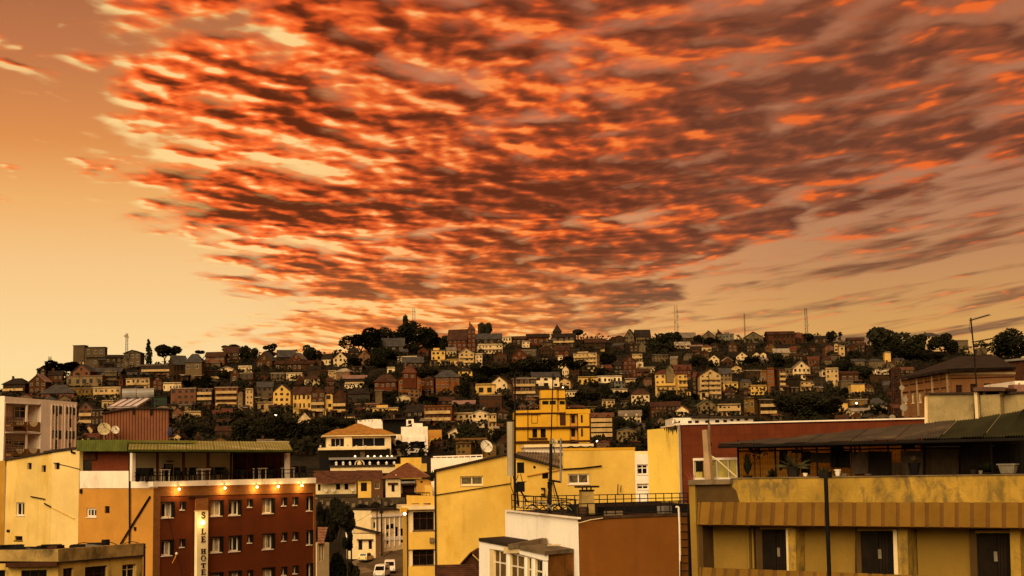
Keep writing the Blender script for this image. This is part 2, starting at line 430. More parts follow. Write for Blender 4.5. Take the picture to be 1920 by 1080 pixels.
# ------ windows of the nearer buildings
def wall(name, pl, poly, thick, m, parent, holes=(), off=0.0, **kw):
 q = pl.off(off) if off else pl
 hs = []
 for h in holes:
  (u0, v0), (u1, v1) = q.uv(h[0], h[1]), q.uv(h[2], h[3])
  hs.append([q.w(u0, v0), q.w(u1, v0), q.w(u1, v1), q.w(u0, v1)])
 pts = []
 for p in poly:
  if p[1] is None: pts.append(q.w(q.uv(p[0], p[2])[0], p[3] if len(p) > 3 else 0.0))
  else: pts.append(q.P(p[0], p[1]))
 mb = MB().prism(pts, -q.n * thick, hs)
 return mb.build(name, m, parent, **kw)
def window(pl, r, parent, bars=1, rows=1, depth=0.16, fr=0.055, frame='whiteframe', pane='glass', curtain=None, sill=True, off=0.0):
 """a window set into a hole: frame (the part), pane, curtain and sill (sub-parts)"""
 q = pl.off(off) if off else pl
 (u0, va), (u1, vb) = q.uv(r[0], r[1]), q.uv(r[2], r[3])
 if u0 > u1: u0, u1 = u1, u0
 v0, v1 = min(va, vb), max(va, vb)
 mb = MB(); d0, d1 = -depth - 0.05, -depth + 0.02
 mb.pbox(q, u0, u0 + fr, v0, v1, d0, d1); mb.pbox(q, u1 - fr, u1, v0, v1, d0, d1)
 mb.pbox(q, u0 + fr, u1 - fr, v0, v0 + fr, d0, d1); mb.pbox(q, u0 + fr, u1 - fr, v1 - fr, v1, d0, d1)
 for i in range(1, bars + 1):
  c = u0 + (u1 - u0) * i / (bars + 1); mb.pbox(q, c - fr * 0.4, c + fr * 0.4, v0 + fr, v1 - fr, d0 + 0.01, d1 - 0.01)
 for i in range(1, rows):
  c = v0 + (v1 - v0) * (1 - 0.36 * i if rows == 2 else i / rows); mb.pbox(q, u0 + fr, u1 - fr, c - fr * 0.4, c + fr * 0.4, d0 + 0.013, d1 - 0.013)
 o = mb.build('window', M[frame], parent)
 MB().pbox(q, u0 + 0.01, u1 - 0.01, v0 + 0.01, v1 - 0.01, d0 - 0.05, d0 + 0.005).build('pane', M[pane], o)
 if curtain:
  for a, b in curtain:      # pleated cloth between fractions a and b of the width
   mb = MB(); n = max(4, int((b - a) * (u1 - u0) / 0.09)); pts = []
   for i in range(n + 1):
    u = u0 + fr + (u1 - u0 - 2 * fr) * (a + (b - a) * i / n)
    pts.append((u, d0 + 0.012 + (0.018 if i % 2 else 0.0)))
   vs = [q.w(u, v0 + fr, o_) for u, o_ in pts] + [q.w(u, v1 - fr, o_) for u, o_ in pts]; k = n + 1
   mb.add(vs, [(i, i + 1, k + i + 1, k + i) for i in range(n)]).build('curtain', M['curtain'], o)
 if sill:
  MB().pbox(q, u0 - 0.06, u1 + 0.06, v0 - 0.07, v0 - 0.003, -depth, 0.07).build('sill', M[frame], o)
 return o
# ====== nearer buildings
def E_(x, y): return (x / 4, 810 + y / 4)
def F_(x, y): return (480 + x / 4, 810 + y / 4)
def G_(x, y): return (960 + x / 4, 810 + y / 4)
def H_(x, y): return (1440 + x / 4, 810 + y / 4)
def C2(x, y): return (x / 7.7125, 720 + y / 7.714)
def C3(x, y): return (590 + x / 7.7125, 770 + y / 7.714)
def C4(x, y): return (890 + x / 6, 900 + y / 6)
def C6(x, y): return (1280 + x / 6, 770 + y / 6)
def C7(x, y): return (1600 + x / 6, 770 + y / 6)
def C8(x, y): return (920 + x / 4.5, 720 + y / 4.5)
def S_(x, y): return (590 + x / 4.908, 860 + y / 4.908)
def R(f, x0, y0, x1, y1): return f(x0, y0) + f(x1, y1)
# ---- hotel on the left
hotelwall = thing('hotel', at(288, 905, 115) * 1.0, 'dark red hotel with a roof terrace under a green canopy and a lit upright sign', 'hotel')
hotelwall.location.z = 0
HP = Plane(288, 900, 115, 52)
WP = Plane(288, 900, 115, -38)
M['hotelbrick'] = brickmat('orange_brick', (0.25, 0.095, 0.024), (0.18, 0.058, 0.016), (0.13, 0.06, 0.025), 0.24, 0.085, 52)
M['backbrick'] = brickmat('dark_red_brick', (0.14, 0.030, 0.010), (0.10, 0.022, 0.008), (0.06, 0.02, 0.01), 0.26, 0.09, -38)
win_rows = [
 [(303, 942.5, 327.5, 970), (337.5, 942, 347.5, 955.5), (395, 939.5, 419, 967), (429, 939, 452.5, 965.5), (464, 937, 474, 950.5),
     (492, 935.5, 515, 962), (528, 934, 538, 948), (549, 933, 559, 947), (574.5, 932, 587, 957.5)],
 [(303, 1014, 325, 1041), (337, 1012, 347, 1025.5), (394.5, 1008, 418, 1035), (429, 1006, 452.5, 1033), (464, 1004, 474, 1017.5),
     (492, 1002, 515, 1029), (528, 1000, 538, 1014), (549, 999, 559, 1012), (574.5, 995.5, 587, 1021)],
 [(303, 1085, 325, 1110), (337, 1083, 347, 1096), (394.5, 1075.5, 418, 1102), (429, 1072.5, 452.5, 1099), (464, 1070.5, 474, 1084),
     (492, 1066, 515, 1092), (528, 1064, 538, 1078), (549, 1062, 559, 1075), (574.5, 1058, 587, 1084)]]
RED_OFF = -0.07
allw = [w for row in win_rows for w in row]
wall('brick_border', HP, [(288, 912.5), (592, 906), (592, None, 906), (588, None, 906), (588, 924), (301, 930.5), (301, None, 930), (288, None, 912)], 0.4, M['hotelbrick'], hotelwall)
wall('red_wall', HP, [(301.2, 930.8), (587.8, 924.3), (587.8, None, 924), (301.2, None, 930)], 0.33, M['redpaint'], hotelwall, allw, off=RED_OFF)
cur = {0: [(0.5, 0.95)], 2: [(0, 0.42), (0.62, 0.95)], 3: [(0.55, 0.75)], 5: [(0, 0.40), (0.56, .9)], 8: []}
for ri, row in enumerate(win_rows):
 for ci, w in enumerate(row):
  big = ci in (0, 2, 3, 5)
  cc_ = cur.get(ci) if ri == 0 else ({0: [(0.5, 1.0)], 2: [(0.35, 1.0)], 3: [(0.0, 0.25)], 5: [(0.2, 0.85)]}.get(ci) if ri == 1 else ({0: [(0, 1)], 2: [(0.1, .9)], 3: [(.5, 1)], 5: [(0.05, 0.95)]}.get(ci)))
  sw_ = 3.4 if big else 2.8
  MB().rbox(HP.off(RED_OFF), w[2] - sw_, w[1] + .2, w[2] - .1, w[3] - .2, -.2, .04).build('shutter', M['black'], hotelwall)  # black strips, here and at the head, added to deepen the reveals' shade
  MB().rbox(HP.off(RED_OFF), w[0] - .8, w[1] - 1.3, w[2] + .6, w[1] - .1, -.2, .05).build('window_head', M['black'], hotelwall)
  w = (w[0], w[1], w[2] - sw_ - .1, w[3])
  window(HP, w, hotelwall, bars=1 if big else 0, depth=0.22, fr=0.10 if big else 0.07, curtain=cc_, off=RED_OFF)
MB().rbox(HP, 367, 932.5, 389, 1110, -0.35, 0.02).build('brick_pier', M['hotelbrick'], hotelwall)
MB().rbox(HP, 352, 930.6, 389, 932, -0.3, 0.10).build('pier_cap', M['timber'], hotelwall)
mb = MB()
for a, b in (((288, 903), (288, 912)), ((592.5, 895.5), (592.5, 906))): pass
p = [HP.P(287, 903, 0.25), HP.P(592.5, 895.6, 0.25), HP.P(592.5, 906, 0.25), HP.P(287, 912.6, 0.25)]
mb.prism(p, -HP.n * 0.6); mb.build('terrace_ledge', M['white'], hotelwall)
side_w = [(162.5, 952.5, 180.5, 969.5), (196.2, 949, 205.4, 962.4)]
wall('side_wall', WP, [(148.6, 915.5), (287.8, 915.0), (287.8, None, 915), (148.6, None, 915)], 0.4, M['ochre'], hotelwall, side_w)
window(WP, side_w[0], hotelwall, bars=2, depth=0.12, fr=0.13)
window(WP, side_w[1], hotelwall, bars=0, rows=3, depth=0.12, fr=0.04, frame='timber', sill=False)
wall('side_parapet', WP, [(149.5, 883.2), (242, 883), (242, 902.7), (287, 903), (287, 915.2), (149.5, 915.4)], 0.45, M['white'], hotelwall, off=0.05)
wall('attic_wall', WP, [(151, 845), (241, 845), (241, 884), (151, 884)], 0.3, M['backbrick'], hotelwall, [(151.6, 862, 172, 883)], off=-0.5)
MB().rbox(WP, 151, 845, 173, 884, -1.4, -1.2).build('attic_recess', M['concrete'], hotelwall)
MB().rbox(WP, 151.6, 845.2, 173, 862, -0.46, -0.30).build('attic_shutter', M['timber'], hotelwall)
def pip(name, pts, r, m, parent, n=6):
 return MB().path(pts, r, n).build(name, m, parent)
pip('rain_pipe', [WP.P(242.5, 842, 0.16), WP.P(242.8, 990, 0.16), WP.w(WP.uv(242.8, 990)[0], 0.0, 0.16)], 0.07, M['iron'], hotelwall)
pip('slanting_pipe', [WP.P(281, 931, 0.12), WP.P(243, 992, 0.14), WP.P(226, 1020, 0.14)], 0.075, M['black'], hotelwall)
MB().rbox(WP, 253, 988, 256, 994.5, 0.0, 0.12).build('wall_box', M['iron'], hotelwall)
MB().rbox(WP, 151.5, 917, 155, 925, 0.0, 0.12).build('wall_box', M['iron'], hotelwall)
def hb(px, py, back): return HP.P(px, py, -back)
u_l, u_r = HP.uv(288, 905)[0], HP.uv(592, 900)[0]
deckz = HP.uv(300, 902.5)[1]
MB().pbox(HP, u_l + 0.45, u_r + 0.05, deckz - 0.3, deckz - 0.02, -9.4, -0.36).build('terrace_deck', M['concrete'], hotelwall)
ub0 = -7.0; ub1 = HP.uv(541, 870)[0]
topz = HP.uv(400, 843)[1]
M['terracewall'] = mat('terrace_back_wall', (0.55, 0.42, 0.24), 0.85, 0.12)
BW = HP.off(-4.2)
def bwbox(px0, px1, py0, py1, o0, o1, mb=None):
 mb = mb or MB(); return mb.rbox(BW, px0, py0, px1, py1, o0, o1)
bwbox(244, 436, 840, 905, -0.2, 0).build('terrace_back_wall', M['terracewall'], hotelwall)
bwbox(436.3, 536, 838, 905, -0.2, 0.0).build('terrace_bar_wall', M['timber'], hotelwall)
for i, c in enumerate((444, 462, 480, 497, 514, 528)):
 bwbox(c - 1.0, c + 1.0, 840, 900, 0.003, 0.08).build('bar_panel', M['redpaint'] if i % 2 else M['timber'], hotelwall)
MB().rbox(HP.off(-0.5), 246.2, 843, 251.5, 902, -0.14, 0.14).build('white_post', M['white'], hotelwall)
MB().rbox(HP.off(-0.5), 535.3, 843, 541.6, 897, -0.14, 0.14).build('white_post', M['white'], hotelwall)
for px in (295, 344, 390):
 MB().rbox(HP.off(-0.9), px - 1.6, 843, px + 1.6, 901, -0.06, 0.06).build('timber_post', M['timber'], hotelwall)
for px in (433, 480):
 MB().rbox(HP.off(-0.9), px - 1.0, 842, px + 1.0, 899, -0.05, 0.05).build('timber_post', M['black'], hotelwall)
M['greensheet'] = mat('green_sheet_metal', (0.20, 0.185, 0.035), 0.5, 0.25, 0.7, stain=((0.40, 0.34, 0.14), 0.5, 0.4, 3.0), spec=0.4)
M['greendark'] = mat('dark_green_sheet', (0.07, 0.075, 0.012), 0.6, 0.25, 1.2)
fa, fb = HP.P(240.5, 843.5, 0.7), HP.P(549.5, 844.2, 0.7)
ba, bb = HP.P(243, 826.2, -5.2), HP.P(541.5, 828.6, -5.2)
def corrugated(mb, a, b, c, d, n, amp, up=Vector((0, 0, 1))):
 """sheet from front edge a-b to back edge d-c, ribs running front to back"""
 vs = []
 for i in range(2 * n + 1):
  t = i / (2 * n); o = up * (amp if i % 2 else 0.0)
  vs += [a.lerp(b, t) + o, d.lerp(c, t) + o]
 fs = [(2 * i, 2 * i + 2, 2 * i + 3, 2 * i + 1) for i in range(2 * n)]
 k = len(vs); vs += [p - up * 0.03 for p in vs]
 fs += [tuple(k + j for j in reversed(f)) for f in fs]
 return mb.add(vs, fs)
for i in range(6):      # six sheets laid side by side
 t0, t1 = i / 6, (i + 1) / 6 - 0.003
 s_ = MB(); corrugated(s_, fa.lerp(fb, t0), fa.lerp(fb, t1), ba.lerp(bb, t1), ba.lerp(bb, t0), 9, 0.045)
 s_.build('canopy_sheet', M['greensheet'], hotelwall)
mb = MB()
for i in range(14):
 a, b = fa.lerp(fb, i / 14), fa.lerp(fb, (i + 1) / 14 - 0.004)
 mb = MB(); mb.prism([a + Vector((0, 0, 0.03)), b + Vector((0, 0, 0.03)), b - Vector((0, 0, 0.13)), a - Vector((0, 0, 0.13))], -HP.n * 0.04)
 mb.build('canopy_fascia', M['greendark'], hotelwall)
MB().tube(fa - HP.n * 0.3 - Vector((0, 0, 0.16)), fb - HP.n * 0.3 - Vector((0, 0, 0.16)), 0.06).build('canopy_beam', M['black'], hotelwall)
for px in (295, 344, 390, 433, 480, 530):
 a = HP.P(px, 846, 0.5); b = Vector(a) - HP.n * 5.6; b.z = ba.z - 0.2
 MB().tube(a, b, 0.05).build('canopy_rafter', M['black'], hotelwall)
a0, a1, a2, a3 = WP.P(143.5, 825, 0.35), WP.P(238, 824.5, 0.35), WP.P(238, 846, 0.6), WP.P(143.5, 846, 0.6)
s_ = MB(); corrugated(s_, a3, a2, a1, a0, 21, 0.06, WP.n); s_.build('attic_fascia', M['greendark'], hotelwall)
mb = MB(); r0, r1 = WP.P(143.5, 825.4, 0.2), WP.P(238, 825.2, 0.2)
mb.prism([r0, r1, r1 - WP.n * 7, r0 - WP.n * 7], Vector((0, 0, -0.2))); mb.build('attic_roof', M['greensheet'], hotelwall)
RL = HP.off(0.05)
for py in (886.5, 893):
 MB().tube(RL.P(252, py), RL.P(591, py - 7), 0.03).build('terrace_rail', M['iron'], hotelwall)
for i in range(34):
 px = 254 + 10 * i; dy = -7 * (px - 252) / 339
 MB().tube(RL.P(px, 886.5 + dy), RL.P(px, 902.6 + dy), 0.022, 4).build('rail_bar', M['iron'], hotelwall)
for i in range(7):
 px = 483 + i * 8.6
 MB().rbox(HP.off(-5.0), px, 827 , px + 7.2, 835, -0.03, 0.03).build('roof_screen', M['cream'], hotelwall)
MB().rbox(HP.off(-5.05), 481, 826, 543, 827, -0.03, 0.03).build('roof_screen_rail', M['iron'], hotelwall)
def on_deck(px, back):   # a point on the terrace deck
 u = HP.off(-back).uv(px, 895)[0]; p_ = HP.w(u, deckz, -back); return p_
M['tabletop'] = mat('pale_table_top', (0.75, 0.62, 0.44), 0.6, 0.1)
for i, (px, bk, lab) in enumerate(((305, 1.2, 'white terrace table between the two left timber posts of the hotel terrace'),
                       (381, 1.2, 'white terrace table by the third timber post of the hotel terrace'),
                       (487, 1.3, 'small pale terrace table left of the canopy end post'),
                       (540, 1.3, 'pale terrace table standing at the open right end of the terrace'))):
 p_ = on_deck(px, bk); t = thing('terrace_table', p_, lab, 'table', 'tables on the hotel terrace')
 MB().box(p_ + Vector((0, 0, 0.86)), 0.95, 0.8, 0.06, 52).build('tabletop', M['tabletop'], t)
 for sx in (-1, 1):
  for sy in (-1, 1):
   q = p_ + HP.u * 0.38 * sx + HP.n * 0.32 * sy
   MB().box(q, 0.06, 0.06, 0.86, 52).build('leg', M['tabletop'], t)
chl = 0
ONAMES = 'leftmost second third fourth fifth sixth seventh eighth ninth'.split()
def ordw(i, n):
 if i == 1: return 'leftmost'
 if i == n: return 'rightmost'
 return ONAMES[i - 1] + ' from the left' if i <= (n + 1) // 2 else ONAMES[n - i] + ' from the right'
chair_meshes = {}
for px in (262, 274, 285, 312, 322, 333, 352, 362, 372, 398, 408, 420, 448, 460, 500, 512, 556, 570):
 bk = 1.6 + 0.9 * random.random(); p_ = on_deck(px, bk); yw = 52 + random.uniform(-40, 40)
 chl += 1; t = thing('terrace_chair', p_, 'black chair behind the hotel terrace railing, %s in the row' % ordw(chl, 18), 'chair', 'black chairs on the hotel terrace')
 MB().box(p_ + Vector((0, 0, 0.44)), 0.5, 0.5, 0.06, yw).build('seat', M['black'], t)
 a = math.radians(yw); bx = Vector((-math.sin(a), math.cos(a), 0)) * 0.23
 MB().box(p_ + bx + Vector((0, 0, 0.5)), 0.5, 0.05, 0.55, yw).build('backrest', M['black'], t)
 for sx in (-1, 1):
  for sy in (-1, 1):
   MB().box(p_ + Vector((math.cos(a), math.sin(a), 0)) * 0.21 * sx + bx * 0.9 * sy, 0.05, 0.05, 0.44, yw).build('leg', M['black'], t)
tv = thing('television', BW.P(314, 875, 0.02), 'dark flat television hung on the pale back wall of the hotel terrace', 'television')
MB().rbox(BW, 306.5, 870, 322.5, 880.5, 0.03, 0.12).build('casing', M['black'], tv)
MB().rbox(BW, 308, 871.3, 321, 879.2, 0.121, 0.135).build('screen', M['glass'], tv)
MB().rbox(BW, 311, 864, 322, 866, 0.003, 0.25).build('shelf', M['timber'], tv)
def leafplant(name, base, h, r, n, label, cat, m, pot=None, group=None, up=0.6):
 t = thing(name, base, label, cat, group)
 z0 = 0.0
 if pot:
  pr, ph, pm = pot
  MB().lathe(base, [(pr * 0.72, 0), (pr, ph * 0.92), (pr * 1.08, ph * 0.92), (pr * 1.08, ph), (pr * 0.85, ph)], 10).build('pot', pm, t); z0 = ph * 0.9
 mb = MB(); c = Vector(base) + Vector((0, 0, z0))
 for i in range(n):
  a = random.uniform(0, 2 * math.pi); e = random.uniform(up - 0.5, up + 0.5)
  d = Vector((math.cos(a) * math.cos(e), math.sin(a) * math.cos(e), math.sin(e)))
  L = random.uniform(0.6, 1.0); side = d.cross(Vector((0, 0, 1))).normalized() * random.uniform(0.03, 0.06) * (r / 0.5 + 0.4)
  m1 = c + Vector((d.x * r, d.y * r, abs(d.z) * h)) * L * 0.55; tip = c + Vector((d.x * r, d.y * r, d.z * h * 0.82)) * L
  mb.add([c, m1 + side, tip, m1 - side], [(0, 1, 2, 3)])
 mb.build('leaves', m, t)
 return t
M['leaf'] = mat('dark_leaf', (0.030, 0.032, 0.008), 0.7, 0.4, 3.0, grain=0)
M['leafdark'] = mat('deep_green_leaf', (0.016, 0.017, 0.006), 0.75, 0.5, 2.0, grain=0)
M['leafolive'] = mat('olive_leaf', (0.045, 0.040, 0.010), 0.75, 0.45, 0.5, grain=0)
M['pot'] = mat('dark_pot', (0.02, 0.013, 0.009), 0.8, 0.2)
M['palepot'] = mat('pale_pot', (0.17, 0.135, 0.09), 0.8, 0.2, 3.0)
for px, h, lab in ((258, 1.0, 'bushy potted plant behind the white corner post of the hotel terrace'), (276, 1.2, 'potted plant behind the railing left of the first timber post'),
                   (336, 0.9, 'potted plant left of the second timber post of the terrace'), (422, 1.1, 'tall potted plant right of the third timber post'),
                   (455, 0.9, 'low potted plant before the dark bar panelling'), (508, 1.0, 'potted plant before the bar near the canopy end')):
 leafplant('potted_plant', on_deck(px, 0.7), h, 0.5, 46, lab, 'plant', M['leafdark'], (0.2, 0.35, M['pot']), 'plants on the hotel terrace')
# ---- five lamps under the ledge
M['bulb'] = lampmat('lit_bulb', (1.0, 0.74, 0.34), 12.0)
ordn = ['leftmost', 'second from the left', 'middle one', 'fourth from the left', 'rightmost']
for i, (px, py) in enumerate(((336, 917), (422, 915), (482, 913), (522, 912), (566, 910))):
 c = HP.P(px, py, 0.38)
 t = thing('wall_lamp', HP.P(px, py, 0.0), 'small lit lamp under the white hotel ledge, %s of the five' % ordn[i], 'lamp', 'lit lamps under the hotel ledge')
 MB().tube(HP.P(px, py - 2, 0.0), c + Vector((0, 0, 0.14)), 0.025).build('bracket', M['iron'], t)
 MB().ball(c, 0.085, 10).build('bulb', M['bulb'], t, smooth=True)
 L = bpy.data.lights.new('wall_lamp_light', 'POINT'); L.energy = 110; L.color = (1.0, 0.66, 0.20); L.shadow_soft_size = 0.13
 lo = bpy.data.objects.new('lamp_light', L); COL.objects.link(lo); lo.parent = t; lo.location = c - t.location - Vector((0, 0, 0.16)) + HP.n * 0.05
# ---- upright sign with black letters
M['signface'] = mat('sign_cream', (0.85, 0.68, 0.36), 0.6, 0.08, 1.0)
sgn = thing('hotel_sign', HP.P(379.5, 1080, 0.0), 'tall narrow cream sign with black serif letters on the red hotel front', 'sign')
SP = HP.off(0.32)
MB().rbox(SP, 370, 958.5, 389.2, 1130, -0.3, 0.0).build('sign_board', M['signface'], sgn)
MB().rbox(SP, 369.2, 957.6, 390, 958.4, -0.32, 0.03).build('sign_cap', M['cream'], sgn)
def arc(cx, cy, rx, ry, a0, a1, n=9):
 return [(cx + rx * math.cos(math.radians(a0 + (a1 - a0) * i / (n - 1))), cy + ry * math.sin(math.radians(a0 + (a1 - a0) * i / (n - 1)))) for i in range(n)]
def strip(c, ws):   # polyline with widths -> polygon
 L_, R_ = [], []
 for i, (x, y) in enumerate(c):
  a = c[max(0, i - 1)]; b = c[min(len(c) - 1, i + 1)]; dx_, dy_ = b[0] - a[0], b[1] - a[1]; l = math.hypot(dx_, dy_) or 1
  w = ws[i] if isinstance(ws, list) else ws
  L_.append((x - dy_ / l * w, y + dx_ / l * w)); R_.append((x + dy_ / l * w, y - dx_ / l * w))
 return L_ + R_[::-1]
def rect(x0, y0, x1, y1): return [(x0, y0), (x1, y0), (x1, y1), (x0, y1)]
GLY = {   # unit box letters, y up, bold with serifs
 'L': [rect(.18, 0.0, .42, 1), rect(.04, .94, .58, 1.0), rect(.04, 0, .18, .06), rect(.42, 0, .9, .1), [(.78, .1), (.92, .1), (.92, .34), (.86, .34)]],
 'E': [rect(.16, 0, .40, 1), rect(.03, .92, .16, 1), rect(.03, 0, .16, .08), rect(.40, .91, .86, 1), rect(.40, 0, .88, .1), rect(.40, .46, .68, .55), rect(.78, .74, .86, .91), rect(.80, .1, .90, .28), rect(.62, .38, .69, .64)],
 'H': [rect(.12, 0, .34, 1), rect(.66, 0, .88, 1), rect(.34, .45, .66, .55), rect(.0, .93, .46, 1), rect(.54, .93, 1.0, 1), rect(.0, 0, .46, .07), rect(.54, 0, 1.0, .07)],
 'T': [rect(.38, 0, .62, .9), rect(.04, .9, .96, 1), rect(.04, .68, .12, .9), rect(.88, .68, .96, .9), rect(.24, 0, .76, .07)],
 'O': [strip(arc(.5, .5, .38, .45, 0, 180, 13), [.10, .09, .075, .055, .045, .04, .04, .04, .045, .055, .075, .09, .10]), strip(arc(.5, .5, .38, .45, 180, 360, 13), [.10, .09, .075, .055, .045, .04, .04, .04, .045, .055, .075, .09, .10])],
 'S': [strip(arc(.5, .74, .30, .22, 20, 200, 9) + arc(.5, .27, .31, .23, 100, -165, 11)[2:], .085), rect(.74, .70, .82, .98), rect(.17, .02, .25, .32)],
}
def letter(ch, pl, px0, py0, px1, py1, parent, m, thick=0.05):
 mb = MB(); (u0, va), (u1, vb) = pl.uv(px0, py0), pl.uv(px1, py1)
 for k_, poly in enumerate(GLY[ch]):
  e = 0.001 * k_
  mb.prism([pl.w(u0 + (u1 - u0) * x, vb + (va - vb) * y, thick + e) for x, y in poly], -pl.n * (thick + e - 0.004))
 return mb.build('letter', m, parent)
M['letterblack'] = mat('letter_black', (0.012, 0.010, 0.008), 0.6, 0.1, grain=0)
for ch, y0, y1 in (('S', 603, 648), ('L', 724, 766), ('E', 783, 825), ('H', 877, 912), ('O', 925, 968), ('T', 985, 1018), ('E', 1032, 1070), ('L', 1086, 1124)):
 letter(ch, SP, 376.3, 810 + y0 / 4, 385.4, 810 + y1 / 4, sgn, M['letterblack'])
t = thing('sign_lamp', SP.P(380.5, 980, 0.0), 'round bulb glowing between the letters S and L of the hotel sign', 'lamp')
c = SP.P(380.5, 980, 0.28)
MB().tube(SP.P(380.5, 978, 0.0), c, 0.02).build('bracket', M['iron'], t)
MB().ball(c, 0.15, 10).build('bulb', M['bulb'], t, smooth=True)
L = bpy.data.lights.new('sign_lamp_light', 'POINT'); L.energy = 30; L.color = (1.0, 0.62, 0.25); L.shadow_soft_size = 0.15
lo = bpy.data.objects.new('lamp_light', L); COL.objects.link(lo); lo.parent = t; lo.location = c + HP.n * 0.32 - t.location
cb = thing('hanging_cable', HP.P(330, 1040, 0.4), 'thin cable and small white lamp fitting hanging before the left hotel windows', 'cable')
pip('cable', [HP.P(313, 960, 0.3), HP.P(320, 990, 0.35), HP.P(327, 1016, 0.38), HP.P(332, 1036, 0.4), HP.P(338, 1058, 0.45), HP.P(342, 1090, 0.4)], 0.018, M['black'], cb, 4)
MB().ball(HP.P(331, 1038, 0.42), 0.11, 8).build('lamp_fitting', M['whiteframe'], cb)
pip('loose_end', [HP.P(332, 1036, 0.45), HP.P(328, 1046, 0.5), HP.P(323, 1056, 0.45)], 0.03, M['ochre'], cb, 4)
# ---- yellow annex left of the hotel
M['creamyellow'] = mat('cream_yellow_paint', (0.66, 0.44, 0.13), 0.85, 0.16, 0.3, stain=((0.54, 0.32, 0.06), 0.6, 0.35, 0.4))
yh = thing('yellow_house', WP.w(WP.uv(80, 930)[0], 0.0), 'pale yellow blank sided house left of the hotel with a sloping dark roof edge', 'house')
lw = [(51.2, 868, 59.2, 880), (78.2, 872.5, 86, 885), (30.5, 942, 45.5, 966.5), (27.5, 1005, 42, 1013.5)]
wall('front_wall', WP, [(12.5, 863), (97, 849.5), (97, None, 850), (10, None, 863)], 0.35, M['creamyellow'], yh, lw)
rw = [(102.5, 867.5, 111.7, 880)]
M['paleyellow'] = mat('pale_yellow_paint', (0.70, 0.48, 0.17), 0.85, 0.12, 0.3, stain=((0.66, 0.43, 0.12), 0.4, 0.3, 0.4))
wall('front_wall', WP, [(97.2, 849.4), (149.3, 840.8), (148.4, None, 841), (97.2, None, 850)], 0.35, M['paleyellow'], yh, rw, off=0.06)
for w_ in lw[:2]: window(WP, w_, yh, bars=0, depth=0.2, fr=0.05, frame='timber', sill=False)
window(WP, rw[0], yh, bars=0, depth=0.2, fr=0.05, frame='timber', sill=False, off=0.06)
window(WP, lw[2], yh, bars=1, depth=0.15, fr=0.08, curtain=[(0.4, 0.6)])
window(WP, lw[3], yh, bars=0, depth=0.15, fr=0.05, frame='timber')
mb = MB()
mb.prism([WP.P(6, 861.5, 0.15), WP.P(87, 847.5, 0.15), WP.P(87, 850.3, 0.15), WP.P(6, 864.5, 0.15)], -WP.n * 7); mb.build('roof_edge', M['darkroof'], yh)
mb = MB(); mb.prism([WP.P(81, 845.8, 0.2), WP.P(144, 837.6, 0.2), WP.P(144, 841.8, 0.2), WP.P(81, 850.2, 0.2)], -WP.n * 7); mb.build('roof_edge', M['darkroof'], yh)
pip('pipe', [WP.P(57.5, 931, 0.1), WP.P(84, 936, 0.1)], 0.05, M['black'], yh)
pip('pipe', [WP.P(83, 944, 0.1), WP.P(96, 951, 0.14)], 0.06, M['black'], yh)
pip('conduit', [WP.P(96, 951, 0.12), WP.P(139, 972.5, 0.12)], 0.04, M['yellow'], yh)
pip('conduit', [WP.P(100, 868, 0.12), WP.P(127, 874, 0.1), WP.P(150, 880, 0.1)], 0.03, M['iron'], yh)
pip('downpipe', [WP.P(134, 840, 0.1), WP.P(134, 848, 0.12), WP.P(141, 849.5, 0.12)], 0.08, M['black'], yh)
MB().rbox(WP, 13.5, 993, 18.5, 998, 0, 0.06).build('vent_cover', M['iron'], yh)
wall('end_wall', Plane(10, 930, WP.P(10, 930).y, 52), [(10, 863), (-6, 866), (-6, None, 866), (10, None, 863)], 0.3, M['yellow'], yh)
# ---- white block of flats at the left edge
fl = thing('apartment_block', at(60, 890, 145), 'white modernist block of flats at the left edge with brown balcony panels', 'apartment block')
fl.location.z = 0
AP = Plane(9, 800, 140, 64)
M['flatwhite'] = mat('greyed_white_paint', (0.82, 0.64, 0.46), 0.8, 0.08, 0.5, stain=((0.45, 0.32, 0.22), 0.35, 0.5, 0.3))
M['pinkpanel'] = mat('pink_panel', (0.62, 0.36, 0.20), 0.8, 0.08)
M['brownpanel'] = mat('brown_panel', (0.18, 0.085, 0.022), 0.8, 0.15)
wall('front_wall', AP, [C2(68, 178), C2(1115, 265), (144, None, 755), (8, None, 745)], 0.5, M['flatwhite'], fl, [C2(82, 262) + C2(578, 1180)])
MB().pbox(AP, AP.uv(9, 800)[0], AP.uv(144.5, 800)[0], 0, AP.uv(9, 745)[1] - 0.5, -9, -2.0).build('block_body', M['flatwhite'], fl)
MB().pbox(AP, AP.uv(8.2, 800)[0], AP.uv(144.5, 800)[0], AP.uv(9, 745)[1] - 0.45, AP.uv(9, 745)[1] - 0.12, -9, -0.51).build('roof_slab', M['concrete'], fl)
EP = Plane(9, 800, 140, -10)
wall('end_wall', EP, [(-60, 741), (8.6, 742.8), (8.3, None, 743), (-60, None, 741)], 0.4, M['flatwhite'], fl)
LB = AP.off(-1.3)
MB().rbox(LB, *C2(60, 240), *C2(640, 1180), -0.6, -0.25).build('loggia_back', M['flatwhite'], fl)
MB().rbox(AP, *C2(578, 262), *C2(640, 1180), -1.5, -0.51).build('loggia_side', M['flatwhite'], fl)
for r in ((205, 318, 370, 500), (400, 325, 565, 520), (395, 725, 555, 912), (190, 812, 362, 900), (80, 782, 172, 880)):
 window(LB.off(-0.10), R(C2, *r), fl, bars=1, rows=2, depth=0.02, fr=0.09, sill=False)
for x0, y0, x1, y1 in ((80, 688, 578, 720), (76, 262, 578, 300)):
 MB().rbox(AP, *C2(x0, y0), *C2(x1, y1), -1.5, 0.05).build('floor_slab', M['white'], fl)
